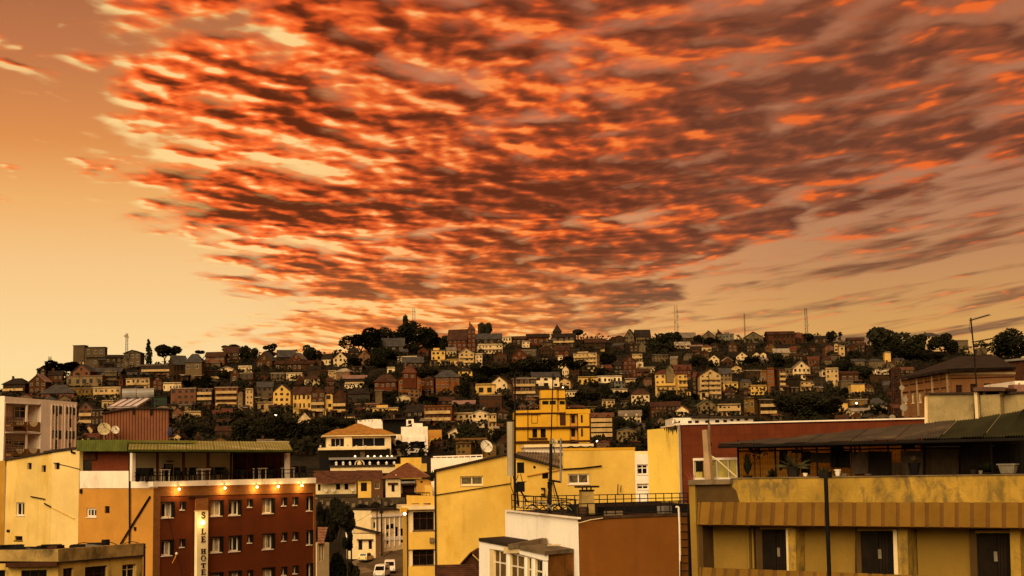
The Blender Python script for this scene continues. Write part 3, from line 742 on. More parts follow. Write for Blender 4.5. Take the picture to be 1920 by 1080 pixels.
for (x0, x1, y0, y1) in ((200, 384, 540, 682), (402, 576, 545, 684), (200, 384, 935, 1060), (396, 570, 935, 1060)):
 q = MB().rbox(AP, *C2(x0, y0), *C2(x1, y1), -0.12, 0.02).build('balcony_panel', M['brownpanel'], fl)
 cx = (x0 + x1) / 2; pts = [AP.P(*C2(cx + 60 * math.cos(a), y0 + 3 + 70 * math.sin(a)), 0.045) for a in [math.pi * i / 10 for i in range(11)]]
 mb = MB(); mb.prism(pts, -AP.n * 0.02); mb.build('half_disc', M['cream'], q)
for px in (384, 394):
 MB().rbox(AP, *C2(386, 300 if px == 384 else 725), *C2(400, 688 if px == 384 else 1060), -0.14, -0.02).build('loggia_post', M['flatwhite'], fl)
for y0 in (470, 890):      # caged balcony box
 bxx = MB(); bxx.rbox(AP, *C2(80, y0 + 120), *C2(330, y0 + 150), 0.05, 0.7); q = bxx.build('balcony_cage', M['brownpanel'], fl)
 mb = MB()
 for i in range(12):
  x = 84 + i * 22; mb.tube(AP.P(*C2(x, y0 + 8), 0.66), AP.P(*C2(x, y0 + 122), 0.66), 0.025, 4)
 for yy2 in (8, 45, 85): mb.tube(AP.P(*C2(84, y0 + yy2), 0.66), AP.P(*C2(330, y0 + yy2), 0.66), 0.025, 4)
 mb.build('cage_bars', M['iron'], q)
for r in ((745, 305, 780, 430), (790, 312, 830, 470), (850, 316, 888, 437), (940, 325, 976, 437), (995, 330, 1028, 440), (1045, 340, 1080, 447),
          (735, 660, 770, 790), (785, 666, 822, 780), (838, 670, 880, 796), (934, 675, 970, 792), (990, 680, 1022, 795), (1040, 682, 1075, 796),
          (782, 800, 818, 940), (985, 845, 1018, 925), (990, 495, 1024, 625)):
 o = MB().rbox(AP, *C2(r[0], r[1]), *C2(r[2], r[3]), 0.003, 0.05).build('window', M['glass'], fl)
 mb = MB(); n = 5
 for i in range(1, n):
  y = r[1] + (r[3] - r[1]) * i / n; mb.rbox(AP, *C2(r[0] + 1, y - 2), *C2(r[2] - 1, y + 2), 0.051, 0.075)
 mb.build('louvre', M['iron'], o)
for r in ((745, 440, 786, 655), (834, 445, 888, 660), (945, 447, 988, 670), (1030, 455, 1080, 676), (745, 800, 778, 945), (822, 805, 884, 935), (938, 800, 980, 925), (1025, 805, 1075, 915)):
 MB().rbox(AP, *C2(r[0], r[1]), *C2(r[2], r[3]), 0.003, 0.03).build('wall_panel', M['pinkpanel'], fl)
MB().rbox(AP, *C2(790, 475), *C2(828, 618), 0.003, 0.03).build('wall_panel', M['greymetal'], fl)
for r in ((790, 622, 822, 660), (1000, 445, 1028, 490), (992, 798, 1022, 840)):
 MB().rbox(AP, *C2(r[0], r[1]), *C2(r[2], r[3]), 0.003, 0.03).build('wall_panel', M['brownpanel'], fl)
for x in (740, 785, 832, 893, 935, 985, 1030, 1085):
 MB().rbox(AP, *C2(x, 300), *C2(x + 5, 940), 0.003, 0.055).build('mullion', M['flatwhite'], fl)
# ---- corrugated shed on the roof, water heater, dishes
M['rust'] = mat('rust_brown_sheet', (0.165, 0.048, 0.011), 0.6, 0.2, 0.7, stain=((0.12, 0.035, 0.01), 0.5, 0.8, 0.25), spec=0.35)
SH = Plane(250, 800, 131, 14)
sh = thing('rooftop_shed', SH.P(256, 828), 'rust brown corrugated metal shed on the roof behind the green awning', 'shed')
def ribbed(pl, pts_top, py_bot, n, amp, name, m, parent, smooth_=False):
 """upright ribbed sheet: pts_top is the photo outline of the top edge, left to right"""
 vs = []; x0, x1 = pts_top[0][0], pts_top[-1][0]
 for i in range(2 * n + 1):
  px = x0 + (x1 - x0) * i / (2 * n); py = lerp_tab(pts_top, px); o = amp if i % 2 else 0
  vs += [pl.P(px, py_bot, o), pl.P(px, py, o)]
 mb = MB().add(vs, [(2 * i, 2 * i + 2, 2 * i + 3, 2 * i + 1) for i in range(2 * n)])
 return mb.build(name, m, parent)
ribbed(SH, [(193.5, 773), (249, 764.5), (317, 766)], 832, 22, 0.07, 'front_sheet', M['rust'], sh)
a, b, c, d = SH.P(191, 773), SH.P(249, 763.6), SH.P(319, 765.4), SH.P(319, 766)
mb = MB()
bk = -SH.n * 7
mb.prism([a + SH.n * .3, b + SH.n * .3, b + SH.n * .3 - Vector((0, 0, .12)), a + SH.n * .3 - Vector((0, 0, .12))], bk)
mb.prism([b + SH.n * .3, c + SH.n * .3, c + SH.n * .3 - Vector((0, 0, .12)), b + SH.n * .3 - Vector((0, 0, .12))], bk)
mb.build('shed_roof', M['darkroof'], sh)
mb = MB(); q0, q1 = SH.P(317, 766), SH.P(317, 832); mb.prism([q0, q1, q1 + bk, q0 + bk], Vector((-0.1, 0, 0))); mb.build('side_sheet', M['rust'], sh)
for px, y0, y1 in ((250.5, 766, 777), (284, 767, 777), (282, 771, 778)):
 MB().rbox(SH, px - 1.3, y0, px + 1.3, y1, 0.08, 0.2).build('bracket', M['iron'], sh)
sw = thing('solar_water_heater', SH.P(245, 764, -2.0), 'solar water heater with pale collector panels and a grey tank above the shed roof', 'solar heater')
TK = SH.off(-3.2); FR = SH.off(-0.4)
M['collector'] = mat('collector_glass', (0.62, 0.47, 0.40), 0.25, 0.1, 0.8, spec=0.8, grain=0)
M['tank'] = mat('grey_tank', (0.22, 0.19, 0.15), 0.4, 0.15, 1.0, spec=0.5)
fl_, fr_ = FR.P(200.5, 763), FR.P(258, 762); bl_, br_ = TK.P(231, 747.5), TK.P(286, 745)
for i in range(4):
 t0, t1 = i / 4, (i + 1) / 4 - 0.012
 q = [fl_.lerp(fr_, t0), fl_.lerp(fr_, t1), bl_.lerp(br_, t1), bl_.lerp(br_, t0)]
 mb = MB(); mb.prism(q, Vector((0, 0.02, -0.10))); pn = mb.build('collector_panel', M['collector'], sw)
 mb = MB()
 for j in range(4):
  mb.tube(q[j] + Vector((0, 0, .02)), q[(j + 1) % 4] + Vector((0, 0, .02)), 0.05, 4)
 mb.build('panel_frame', M['greymetal'], pn)
for a_, b_ in ((229, 255), (256, 288.5)):
 MB().tube(TK.P(a_, 738.5), TK.P(b_, 737 if a_ > 240 else 737.6), 0.46, 14).build('tank', M['tank'], sw, smooth=False)
for px in (238, 258, 280):
 MB().tube(TK.P(px, 742), SH.P(px + 1, 766, -2.0), 0.06).build('strut', M['iron'], sw)
MB().tube(br_, FR.P(285, 764), 0.06).build('strut', M['iron'], sw)
def dish(name, c, r, aim, label, post_to, m=None, group=None):
 t = thing(name, post_to, label, 'satellite dish', group)
 ax = Vector(aim).normalized()
 MB().dome(c, ax, r, r * 0.28).build('reflector', m or M['dishpale'], t, smooth=True)
 f = Vector(c) + ax * r * 0.95
 mb = MB(); x = ax.orthogonal().normalized(); y = ax.cross(x)
 for k_ in range(3):
  an = 2 * math.pi * k_ / 3; mb.tube(Vector(c) + (x * math.cos(an) + y * math.sin(an)) * r * 0.92 + ax * r * 0.24, f, 0.018, 4)
 mb.build('feed_arm', M['iron'], t)
 MB().tube(f - ax * 0.12, f + ax * 0.06, 0.07, 6).build('feed_horn', M['greymetal'], t)
 MB().path([Vector(c) - ax * 0.05, Vector(c) - ax * 0.35, Vector(post_to)], 0.045, 6).build('mount', M['iron'], t)
 return t
M['dishpale'] = mat('stained_dish', (0.50, 0.38, 0.18), 0.6, 0.2, 1.5, stain=((0.06, 0.035, 0.02), 0.45, 2.2, 1.0))
M['dishwhite'] = mat('white_dish', (0.72, 0.60, 0.42), 0.6, 0.1, 1.5)
c = SH.P(195, 805, 1.5); dish('satellite_dish', c, 0.56, (0.35, -1, 0.35), 'large round stained satellite dish left of the rust brown shed', c + Vector((0.1, 0.6, -1.0)))
c = SH.P(215.5, 806.3, 1.4); dish('satellite_dish', c, 0.36, (0.55, -1, 0.35), 'smaller white satellite dish against the rust brown shed', c + Vector((0.1, 0.5, -0.9)), M['dishwhite'])
tag(MB().ball(SH.P(319.5, 810, 0.3), 0.28, 8, 1.7).build('blue_sack', mat('dull_blue_cloth', (0.03, 0.03, 0.06), 0.9, 0.3)), 'dull blue bundle leaning on the right corner of the shed', 'bundle')
# ---- ochre building at the bottom left
M['ochrestain'] = mat('stained_ochre_render', (0.50, 0.32, 0.07), 0.9, 0.25, 0.6, stain=((0.12, 0.07, 0.022), 0.55, 0.8, 0.35), bump=0.3)
M['mossparapet'] = mat('mossy_parapet', (0.34, 0.215, 0.065), 0.9, 0.35, 1.0, stain=((0.075, 0.05, 0.02), 0.75, 1.1, 0.5), bump=0.4)
BP = Plane(270, 1040, 92, 60)
ob = thing('ochre_building', BP.w(-6, 0.0), 'weathered ochre building at the bottom left with a stained parapet and flat roof', 'building')
ow = [(118.5, 1066, 137.5, 1100), (159.5, 1063.5, 201, 1100), (229.5, 1059, 255.5, 1084)]
wall('front_wall', BP, [(110, 1056), (268, 1043), (268.5, None, 1043), (110, None, 1056)], 0.4, M['ochrestain'], ob, ow)
for w_ in ow: window(BP, w_, ob, bars=1, rows=2, depth=0.2, fr=0.05, frame='timber' if w_[0] < 220 else 'cream')
wall('parapet', BP, [(109, 1030), (270, 1018.5), (271.5, 1040), (109, 1053.5)], 0.5, M['mossparapet'], ob, off=0.08)
BQ = Plane(BP.P(110, 1040), None, None, 38) if False else Plane(110, 1040, BP.P(110, 1040).y, 8)
bw_ = [(40, 1069.5, 87, 1110), (-6, 1069, 9, 1110)]
wall('front_wall', BQ, [(-40, 1057), (109.6, 1056), (109.6, None, 1056), (-40, None, 1057)], 0.4, M['ochrestain'], ob, bw_)
window(BQ, bw_[0], ob, bars=2, depth=0.2, fr=0.06, frame='timber'); window(BQ, bw_[1], ob, bars=0, depth=0.2, frame='timber')
wall('parapet', BQ, [(-40, 1032), (109, 1030.4), (109, 1053), (-40, 1052)], 0.5, M['mossparapet'], ob, off=0.08)
MB().rbox(BQ, 14, 1055, 110, 1060.5, -0.2, 0.55).build('bay_canopy', M['timber'], ob)
mb = MB(); mb.prism([BP.P(109, 1053.5, 0.16), BP.P(271.5, 1040.4, 0.16), BP.P(271.5, 1043.5, 0.16), BP.P(109, 1056.3, 0.16)], -BP.n * 0.5); mb.build('cornice', M['darkroof'], ob)
zr = BP.uv(200, 1026)[1] - 0.35
a, b, c = BP.w(BP.uv(270, 1030)[0] - 0.1, zr, -0.3), BP.w(BP.uv(110, 1030)[0], zr, -0.3), BQ.w(BQ.uv(-40, 1030)[0], zr, -0.3)
d = c + Vector((-1, 12, 0)); e_ = a + Vector((-3.8, 4.5, 0))
mb = MB(); mb.prism([a, b, c, d, e_], Vector((0, 0, -0.3))); mb.build('flat_roof', M['darkroof'], ob)
MB().tube(BP.P(271, 1019, 0.1), BP.w(BP.uv(271, 1019)[0], 0, 0.1), 0.07).build('downpipe', M['iron'], ob)
def roofpt(px, back): return Vector((at(px, 1025, 92 + back).x, 92 + back, zr))
for i, (px, bk_, sx, sy, sz, m_, lab) in enumerate(((20, 3, 1.6, 0.8, 0.35, 'iron', 'dark metal trough lying on the ochre building roof at the left'), (55, 4.0, 2.2, 0.5, 0.16, 'greymetal', 'long pale sheet of metal lying on the ochre building roof'),
  (150, 3.0, 1.2, 0.9, 0.30, 'iron', 'dark crate on the ochre building roof below the white window'), (176, 2.2, 0.9, 0.7, 0.42, 'greymetal', 'grey metal box on the roof below the white window'),
  (198, 1.6, 0.5, 0.5, 0.62, 'black', 'small black drum on the roof near the slanting pipe'), (95, 4.6, 1.4, 1.0, 0.25, 'timber', 'flat brown timber slab lying on the ochre building roof'))):
 p_ = roofpt(px, bk_); t = thing('roof_clutter' if i != 4 else 'oil_drum', p_, lab, 'roof clutter' if i != 4 else 'drum')
 if i == 4: MB().lathe(p_, [(0.25, 0), (0.27, .02), (0.25, .2), (0.27, .22), (0.25, .4), (0.27, .42), (0.25, sz)], 10).build('drum', M[m_], t)
 else:
  MB().box(p_, sx, sy, sz * 0.8, random.uniform(-30, 40)).build('body', M[m_], t)
  MB().box(p_ + Vector((0.05, 0, sz * 0.8)), sx * 0.9, sy * 1.05, sz * 0.18, random.uniform(-30, 40)).build('lid', M['iron'], t)
cl = thing('roof_cables', roofpt(150, 2), 'loose black cables curling over the ochre building roof', 'cable')
for k_ in range(3):
 pts = [roofpt(130 + 45 * k_ + 9 * j, 2.2) + Vector((0, 0, 0.06 + 0.38 * math.sin(math.pi * j / 6))) for j in range(7)]
 pip('cable', pts, 0.03, M['black'], cl, 4)
# ====== middle: yellow houses, white roof terrace, street
def solid(name, pl, poly, thick, m, parent, off=0.0): return wall(name, pl, poly, thick, m, parent, (), off)
# ---- tall yellow gable house
gy = thing('yellow_gable_house', Vector((-4, 112, 0)), 'large bright yellow blank gable wall with one wide window under a sloping roof edge', 'house')
YP = Plane(885, 950, 106, -4)
gw = (862.8, 893.2, 905.6, 909.4)
wall('gable_wall', YP, [(816, 882.5), (953, 851.5), (962, 855), (962, None, 855), (816, None, 882)], 0.4, M['yellow'], gy, [gw])
window(YP, gw, gy, bars=1, depth=0.18, fr=0.09, frame='cream', pane='glass')
MB().rbox(YP, 864, 894.5, 904, 908.3, -0.215, -0.20).build('net_curtain', mat('grey_net', (0.10, 0.075, 0.03), 0.9, 0.3, 4.0), gy)
mb = MB(); mb.prism([YP.P(813.5, 880.6, .25), YP.P(953.5, 848.6, .25), YP.P(953.5, 852, .25), YP.P(813.5, 884, .25)], -YP.n * 9); mb.build('roof_edge', M['darkroof'], gy)
mb = MB(); mb.prism([YP.P(953.7, 848.7, .25), YP.P(1052, 878, .25), YP.P(1052, 881, .25), YP.P(953.7, 852, .25)], -YP.n * 9); mb.build('roof_slope', M['darkroof'], gy)
for a_, b_ in (((815, 928.5), (890, 917)), ((890, 917), (957, 906.5))):
 MB().tube(YP.P(*a_, .1), YP.P(*b_, .1), 0.035, 5).build('wall_cable', M['black'], gy)
MB().tube(YP.P(815.5, 884, .1), YP.w(YP.uv(815.5, 884)[0], 3, .1), 0.06).build('downpipe', M['iron'], gy)
ry = thing('yellow_roof_house', Vector((14, 104, 0)), 'yellow rooftop house with a white framed lace curtained window and a wall cable', 'house')
RP = Plane(1085, 890, 101, 4)
wall('front_wall', RP, [(965, 858), G_(370, 272), G_(384, 272), G_(384, 130), (1190, 842), (1192, 930), (1192, None, 930), (960, None, 930)], 0.4, M['yellow'], ry, [R(G_, 420, 315, 578, 388), R(G_, 226, 306, 274, 350)])
o = window(RP, R(G_, 420, 315, 578, 388), ry, bars=1, depth=0.16, fr=0.09)
MB().rbox(RP, *G_(428, 322), *G_(570, 382), -0.205, -0.192).build('lace_curtain', mat('lace', (0.09, 0.06, 0.025), 0.9, 0.6, 4.0), o)
window(RP, R(G_, 226, 306, 274, 350), ry, bars=0, depth=0.2, fr=0.04, frame='timber', sill=False)
mb = MB(); mb.prism([RP.P(*G_(10, 168), .3), RP.P(*G_(372, 262), .3), RP.P(*G_(372, 272), .3), RP.P(*G_(10, 180), .3)], -RP.n * 3); mb.build('roof_edge', M['darkroof'], ry)
a, b = RP.P(*G_(20, 166), .2), RP.P(*G_(372, 264), .2); c, d = RP.P(*G_(380, 158), -5), RP.P(*G_(40, 150), -5)
s_ = MB(); corrugated(s_, a, b, c, d, 16, 0.05); s_.build('roof_sheet', M['concrete'], ry)
pip('wall_cable', [RP.P(*G_(380, 280), .1), RP.P(*G_(520, 272), .12), RP.P(*G_(672, 254), .1)], 0.05, M['black'], ry)
pip('conduit', [RP.P(*G_(112, 330), .1), RP.P(*G_(385, 278), .1)], 0.04, M['ochre'], ry)
for x, y0, y1 in ((792, 390, 470), (815, 398, 450)):
 pip('aerial_stub', [RP.P(*G_(x, y1), .3), RP.P(*G_(x + 3, y0), .3)], 0.03, M['iron'], ry)
MB().ball(RP.P(*G_(168, 263), 0.02), 0.09, 8).build('vent_pipe', M['black'], ry)
for y in (418, 462): MB().rbox(RP, *G_(216, y), *G_(246, y + 8), 0.0, 0.25).build('bracket', M['iron'], ry)
MB().rbox(RP, *G_(238, 418), *G_(247, 490), 0.1, 0.2).build('bracket', M['iron'], ry)
RB = MB(); RB.pbox(RP, RP.uv(1056, 890)[0], RP.uv(1191, 890)[0], 0, RP.uv(1100, 846)[1] - 0.3, -8, -0.41); RB.build('house_body', M['yellow'], ry)
mb = MB(); mb.rbox(RP, 1055.5, 840.8, 1190.8, 843.0, -0.42, 0.03); mb.build('wall_coping', M['yellow_deep'], ry)
for i, x in enumerate((1070, 1096, 1128, 1164)):
 pass
t = thing('roof_tarpaulin', RP.P(1140, 843, -2), 'dull red tarpaulin sagging over things on the yellow house roof', 'tarpaulin')
mb = MB()
vs = []
for i in range(13):
 for j in range(4):
  p_ = RP.P(1134 + 3.2 * i, 842 - (2.6 if j in (1, 2) else 0) * (0.6 + 0.5 * math.sin(i * 1.7)), -0.6 - 0.8 * j); vs.append(p_)
mb.add(vs, [(i * 4 + j, (i + 1) * 4 + j, (i + 1) * 4 + j + 1, i * 4 + j + 1) for i in range(12) for j in range(3)]).build('cloth', M['redpaint'], t)
t = thing('roof_cable_coil', RP.P(1070, 842, -1), 'black hose looped along the edge of the yellow house roof', 'hose')
pip('hose', [RP.P(1062 + 4 * i, 841.5 - 4.0 * abs(math.sin(i * 0.7)), -0.8) for i in range(14)], 0.06, M['black'], t)
# ---- white parapet building behind
wb = thing('white_building', Vector((-4, 128, 0)), 'white wall with a thin roof railing rising behind the yellow gable', 'building')
WB = Plane(850, 880, 124, -6)
solid('front_wall', WB, [(808, 859), (905, 857), (905, None, 857), (808, None, 859)], 6, M['white'], wb)
for py in (855.5,): MB().tube(WB.P(812, 856.5, -.5), WB.P(905, 853.5, -.5), 0.05).build('rail', M['white'], wb)
for i in range(9): MB().tube(WB.P(816 + 11 * i, 858.6, -.5), WB.P(816 + 11 * i, 856.2 - i * .3, -.5), 0.045, 4).build('rail_post', M['white'], wb)
c = at(911, 838, 118); dish('satellite_dish', c, 0.52, (0.55, -1, 0.45), 'white satellite dish above the yellow gable roof', Vector((c.x + 0.3, c.y + 0.8, at(911, 853, 118).z)), M['dishwhite'])
WC = Plane(1045, 845, 122, 3)
wc = thing('white_building', WC.w(0, 0), 'white flat roofed block below the yellow tower building', 'building')
solid('front_wall', WC, [(985.5, 837), (1110, 837), (1110, None, 837), (985.5, None, 837)], 6, M['white'], wc)
MB().rbox(WC, 982, 834, 1112, 837, -6.2, 0.4).build('roof_slab', M['cream'], wc)
c = at(1038, 830, 115); dish('satellite_dish', c, 0.32, (0.1, -1, 0.3), 'small yellowed satellite dish before the yellow tower building', Vector((c.x + .1, c.y + .8, c.z - 0.9)), M['dishpale'])
NP = Plane(1202, 890, 172, 2)
nb = thing('narrow_building', NP.w(0, 0), 'pale building with two window bands seen in the gap beside the tall yellow wall', 'building')
nh = [(1194, 871, 1215, 889.5), (1194, 907, 1216.5, 917.5)]
wall('front_wall', NP, [(1180, 852.5), (1224, 852.5), (1224, None, 852), (1180, None, 852)], 0.4, M['white'], nb, nh)
for w_ in nh: window(NP, w_, nb, bars=1, rows=2, depth=0.25, fr=0.12)
MB().rbox(NP, 1180, 846, 1224, 852, -6, -2).build('roof_room', M['cream'], nb)
MB().rbox(NP, 1180, 852.3, 1224, 960, -8, -0.7).build('building_body', M['white'], nb)
# ---- tall yellow wall and the long red wall
ty = thing('yellow_blind_wall_house', Vector((10, 96, 0)), 'tall bright yellow blind wall with black mould at its top, left of the red wall', 'building')
TP = Plane(1243, 870, 94, -30)
M['mouldyellow'] = mat('mouldy_yellow_paint', (0.66, 0.42, 0.07), 0.85, 0.14, 0.3, stain=((0.30, 0.18, 0.03), 0.30, 0.45, 0.15))
solid('blind_wall', TP, [(1213.5, 806), (1272, 800.5), (1272, None, 801), (1214, None, 806)], 5, M['mouldyellow'], ty)
M['mould'] = mat('black_mould', (0.035, 0.026, 0.012), .95, .4, 3.0)
for i, (x, w_, l_) in enumerate(((1246, 1.2, 5), (1250, 1.6, 8), (1254, 2.2, 12), (1258, 2.6, 10), (1261.5, 2.4, 15), (1265, 2.2, 9), (1268.5, 2.4, 12))):
 y_ = 806 - (x - 1213.5) * .094
 MB().prism([TP.P(x - w_, y_ + .2, .006 + i * .001), TP.P(x + w_, y_, .006 + i * .001), TP.P(x + w_ * .5, y_ + l_ * .6, .006 + i * .001), TP.P(x, y_ + l_, .006 + i * .001), TP.P(x - w_ * .6, y_ + l_ * .5, .006 + i * .001)], -TP.n * .004).build('mould_streak', M['mould'], ty)
MB().rbox(TP, 1271.8, 797, 1277, 960, -5, 0.05).build('white_corner', M['white'], ty)
c = at(1266, 791.5, 92); dish('satellite_dish', c, 0.2, (-0.1, -1, 0.2), 'small pale satellite dish on the corner of the tall yellow wall', Vector((c.x, c.y + 0.3, c.z - 0.45)), M['dishwhite'])
red = thing('red_building', Vector((30, 105, 0)), 'long dark red building wall with a pale coping running behind the terrace roof', 'building')
TC = TP.P(1277.5, 860)
DP = Plane(1277.5, 860, TC.y, 6)
M['redclad'] = brickmat('dark_red_cladding', (0.115, 0.025, 0.008), (0.10, 0.020, 0.007), (0.09, 0.016, 0.006), 0.9, 0.22, 6)
solid('back_wall', DP, [(1277.5, 796.5), (1760, 784.5), (1760, None, 785), (1277.5, None, 796)], 6, M['redclad'], red, off=-0.05)
(ua, vt0), (ub, vt1) = DP.uv(1278, 797), DP.uv(1740, 785.5)
nx, slab_w, slab_h = 32, (ub - ua) / 32, 0.62
M['redslab'] = [mat('red_slab', (0.112 * f, 0.0245 * f, 0.008 * f), 0.85, 0.15, 0.8) for f in (0.96, 1.0, 1.04)]
slabmesh = {}
for i in range(nx):
 for j in range(9):
  u = ua + i * slab_w; v1 = vt0 - 0.03 - j * slab_h; v0 = v1 - slab_h + 0.008
  if j == 8 and i > 14: continue
  k_ = (i * 7 + j * 5 + (i * j) % 3) % 3
  if k_ not in slabmesh:
   m_ = MB(); m_.box((0, 0, 0), slab_w - 0.008, 0.05, slab_h - 0.008, 6); slabmesh[k_] = m_.mesh('slab', M['redslab'][k_])
  o = bpy.data.objects.new('cladding_slab', slabmesh[k_]); COL.objects.link(o); o.parent = red
  o.location = DP.w(u + slab_w / 2, v0, -0.022 + 0.003 * ((i * 3 + j) % 2)) - red.location
mb = MB(); mb.prism([DP.P(1276.5, 794.2, .1), DP.P(1762, 782.4, .1), DP.P(1762, 784.8, .1), DP.P(1276.5, 796.8, .1)], -DP.n * 6.3); mb.build('coping', M['white'], red)
WS = Plane(1335, 787, 205, 2)
ws = thing('long_white_building', WS.w(0, 0), 'low white building with a row of dark windows showing above the red wall', 'building')
solid('front_wall', WS, [(1262, 783.8), (1412, 781.5), (1412, None, 782), (1262, None, 784)], 8, M['white'], ws)
for i, (x, y, w_, h_) in enumerate(((1266, 789, 9, 4), (1290, 789, 7, 5), (1303, 788.5, 7, 5), (1322, 788, 7.5, 5), (1341, 787.5, 7.5, 5), (1356, 787.2, 7, 4.6), (1369, 786, 6, 3.4), (1381, 785.6, 6, 3.4), (1396, 785, 6.5, 3.2))):
 MB().rbox(WS, x, y, x + w_, y + h_, 0.003, 0.06).build('window', M['glass_far'], ws)
mb = MB(); mb.prism([WS.P(1296, 779.5, .8), WS.P(1415, 780.2, .8), WS.P(1420, 783, .8), WS.P(1296, 782.2, .8)], -WS.n * 9); mb.build('roof', M['darkroof'], ws)
# ---- white and orange brown building, roof terrace with railings
mbld = thing('roof_terrace_building', Vector((3, 70, 0)), 'building with bright white side wall, orange brown front and iron railed roof terrace', 'building')
OP = Plane(1082, 1000, 64, 11); VP = Plane(1082, 1000, 64, -68)
M['orangebrown'] = mat('orange_brown_paint', (0.175, 0.058, 0.0085), 0.9, 0.14, 0.5, stain=((0.12, 0.04, 0.008), 0.3, 0.4, 0.5))
M['brightwhite'] = mat('bright_white_paint', (0.92, 0.82, 0.68), 0.8, 0.05, 0.6, stain=((0.50, 0.36, 0.22), 0.22, 1.3, 0.25))
solid('front_wall', OP, [(1083, 976), (1292, 966), (1292, None, 966), (1083, None, 976)], 0.4, M['orangebrown'], mbld)
solid('side_wall', VP, [C4(342, 352), C4(1155, 440), (1082, None, 972), (946.5, None, 958)], 0.04, M['brightwhite'], mbld)
mb = MB(); mb.prism([VP.P(*C4(340, 336), .12), VP.P(*C4(1152, 420), .12), VP.P(*C4(1155, 441), .12), VP.P(*C4(340, 353), .12)], -VP.n * 0.17); mb.build('coping', M['white'], mbld)
M['blackened'] = mat('blackened_parapet', (0.05, 0.026, 0.012), 0.95, 0.5, 1.2)
mb = MB(); mb.prism([OP.P(1083, 969.5, .06), OP.P(1292, 961.5, .06), OP.P(1292, 966.4, .06), OP.P(1150, 971.5, .06), OP.P(1083, 977, .06)], -OP.n * 0.45); mb.build('parapet_edge', M['blackened'], mbld)
zt = OP.uv(1180, 968)[1] - 0.05
c0 = OP.w(0, zt, -0.42); c1 = OP.w(OP.uv(1292, 960)[0], zt, -0.42)
mb = MB(); mb.prism([c0 - VP.n * 0.42, c1, c1 - OP.n * 15, c0 - OP.n * 15 - VP.n * 0.42], Vector((0, 0, -0.3))); mb.build('roof_deck', M['darkroof'], mbld)
pip('loose_pipe', [OP.P(1084, 981, .2), OP.P(1108, 974.5, .25), OP.P(1130, 971.5, .2)], 0.018, M['cream'], mbld)
pip('white_pipe', [OP.P(1267, 950.5, .3), OP.P(1272.5, 951, .3), OP.P(1274, 985, .3), OP.P(1276, 1090, .2)], 0.045, M['white'], mbld)
def railing(label, segs, hz, rails, gap, tilt=0.0, bars=True):
 """segs: deck-level points; a post every gap metres"""
 t = thing('roof_railing', segs[0], label, 'railing', 'iron railings of the roof terrace')
 for a, b in zip(segs, segs[1:]):
  L_ = (b - a).length; n = max(1, round(L_ / gap))
  for h in rails: MB().tube(a + Vector((0, 0, h)), b + Vector((0, 0, h)), 0.022, 5).build('rail', M['iron'], t)
  for i in range(n + 1):
   p_ = a.lerp(b, i / n); MB().tube(p_, p_ + Vector((0, 0, hz)), 0.026, 5).build('rail_post', M['iron'], t)
  if bars:
   m_ = int(n * 4); mb = MB()
   for i in range(m_): p_ = a.lerp(b, (i + .5) / m_); mb.tube(p_ + Vector((0, 0, rails[-1])), p_ + Vector((0, 0, rails[0])), 0.010, 4)
   q = mb.build('rail_bars', M['iron'], t); q['kind'] = 'stuff'
 return t
nA, nB = VP.P(*C4(420, 332), -0.1), VP.P(*C4(1140, 408), -0.1)
railing('long iron railing standing on top of the white wall', [nA, nB], 0.72, [0.70, 0.42, 0.12], 1.55)
fA, fB = OP.P(1085, 967, -0.25), OP.P(1290, 960.5, -0.25)
railing('dark iron railing along the top of the orange brown front', [fA, fB], 0.52, [0.50, 0.06], 0.42, bars=False)
gA, gB = OP.P(985, 950, -8), OP.P(1290, 943, -8)
railing('far iron railing across the back of the roof terrace', [gA, gB], 0.50, [0.48, 0.26, 0.05], 0.40, bars=False)
mb = MB(); mb.prism([OP.P(1070, 949, -8.3), OP.P(1290, 944, -8.3), OP.P(1290, 962, -8.3), OP.P(1070, 966, -8.3)], -OP.n * 0.3); mb.build('back_parapet', M['cream'], mbld)
mb = MB(); mb.prism([OP.P(1108, 951, -3), OP.P(1292, 944.5, -3), OP.P(1292, 962, -3), OP.P(1108, 969, -3)], -OP.n * 4.8); mb.build('roof_lantern', M['black'], mbld)
t = thing('pipe_tangle', OP.P(1020, 955, -3), 'tangle of bent pipes and cables lying along the railing of the roof terrace', 'pipes')
for k_ in range(9):
 a_, b_ = 975 + 8 * k_ + (k_ * 37 % 11), 1000 + 10 * k_ + (k_ * 53 % 17); h_ = .18 + .06 * (k_ % 4)
 p0, p1 = OP.P(a_, 958 + k_ % 3, -2.5 - .3 * (k_ % 3)), OP.P(b_, 961 + k_ % 2, -2.2)
 pip('bent_pipe', [p0.lerp(p1, q / 6) + Vector((0, 0, h_ * math.sin(math.pi * q / 6) + .1)) for q in range(7)], .022 + .008 * (k_ % 2), M['iron'] if k_ % 3 else M['greymetal'], t, 5)
for i, (px, sx, sz, m_, lab) in enumerate(((1150, .8, .25, 'concrete', 'grey concrete block on the roof terrace right of the chimney'), (1205, 1.4, .12, 'timber', 'flat brown timber board lying on the roof terrace'), (1246, .5, .42, 'greymetal', 'dull metal box on the right end of the roof terrace'))):
 p_ = OP.P(px, 960, -1.2); p_.z = zt
 tag(MB().box(p_, sx, .4, sz, 20 * i).build('roof_block' if i == 0 else ('timber_board' if i == 1 else 'metal_box'), M[m_]), lab, 'block' if i == 0 else ('board' if i == 1 else 'box'))
ch = thing('chimney', OP.P(1099.5, 962, -2.0), 'square rendered chimney with a dark plate cap on the roof terrace', 'chimney')
CP = OP.off(-2.0)
mb = MB(); (u0, v0), (u1, v1) = CP.uv(1087.5, 965), CP.uv(1112, 921)
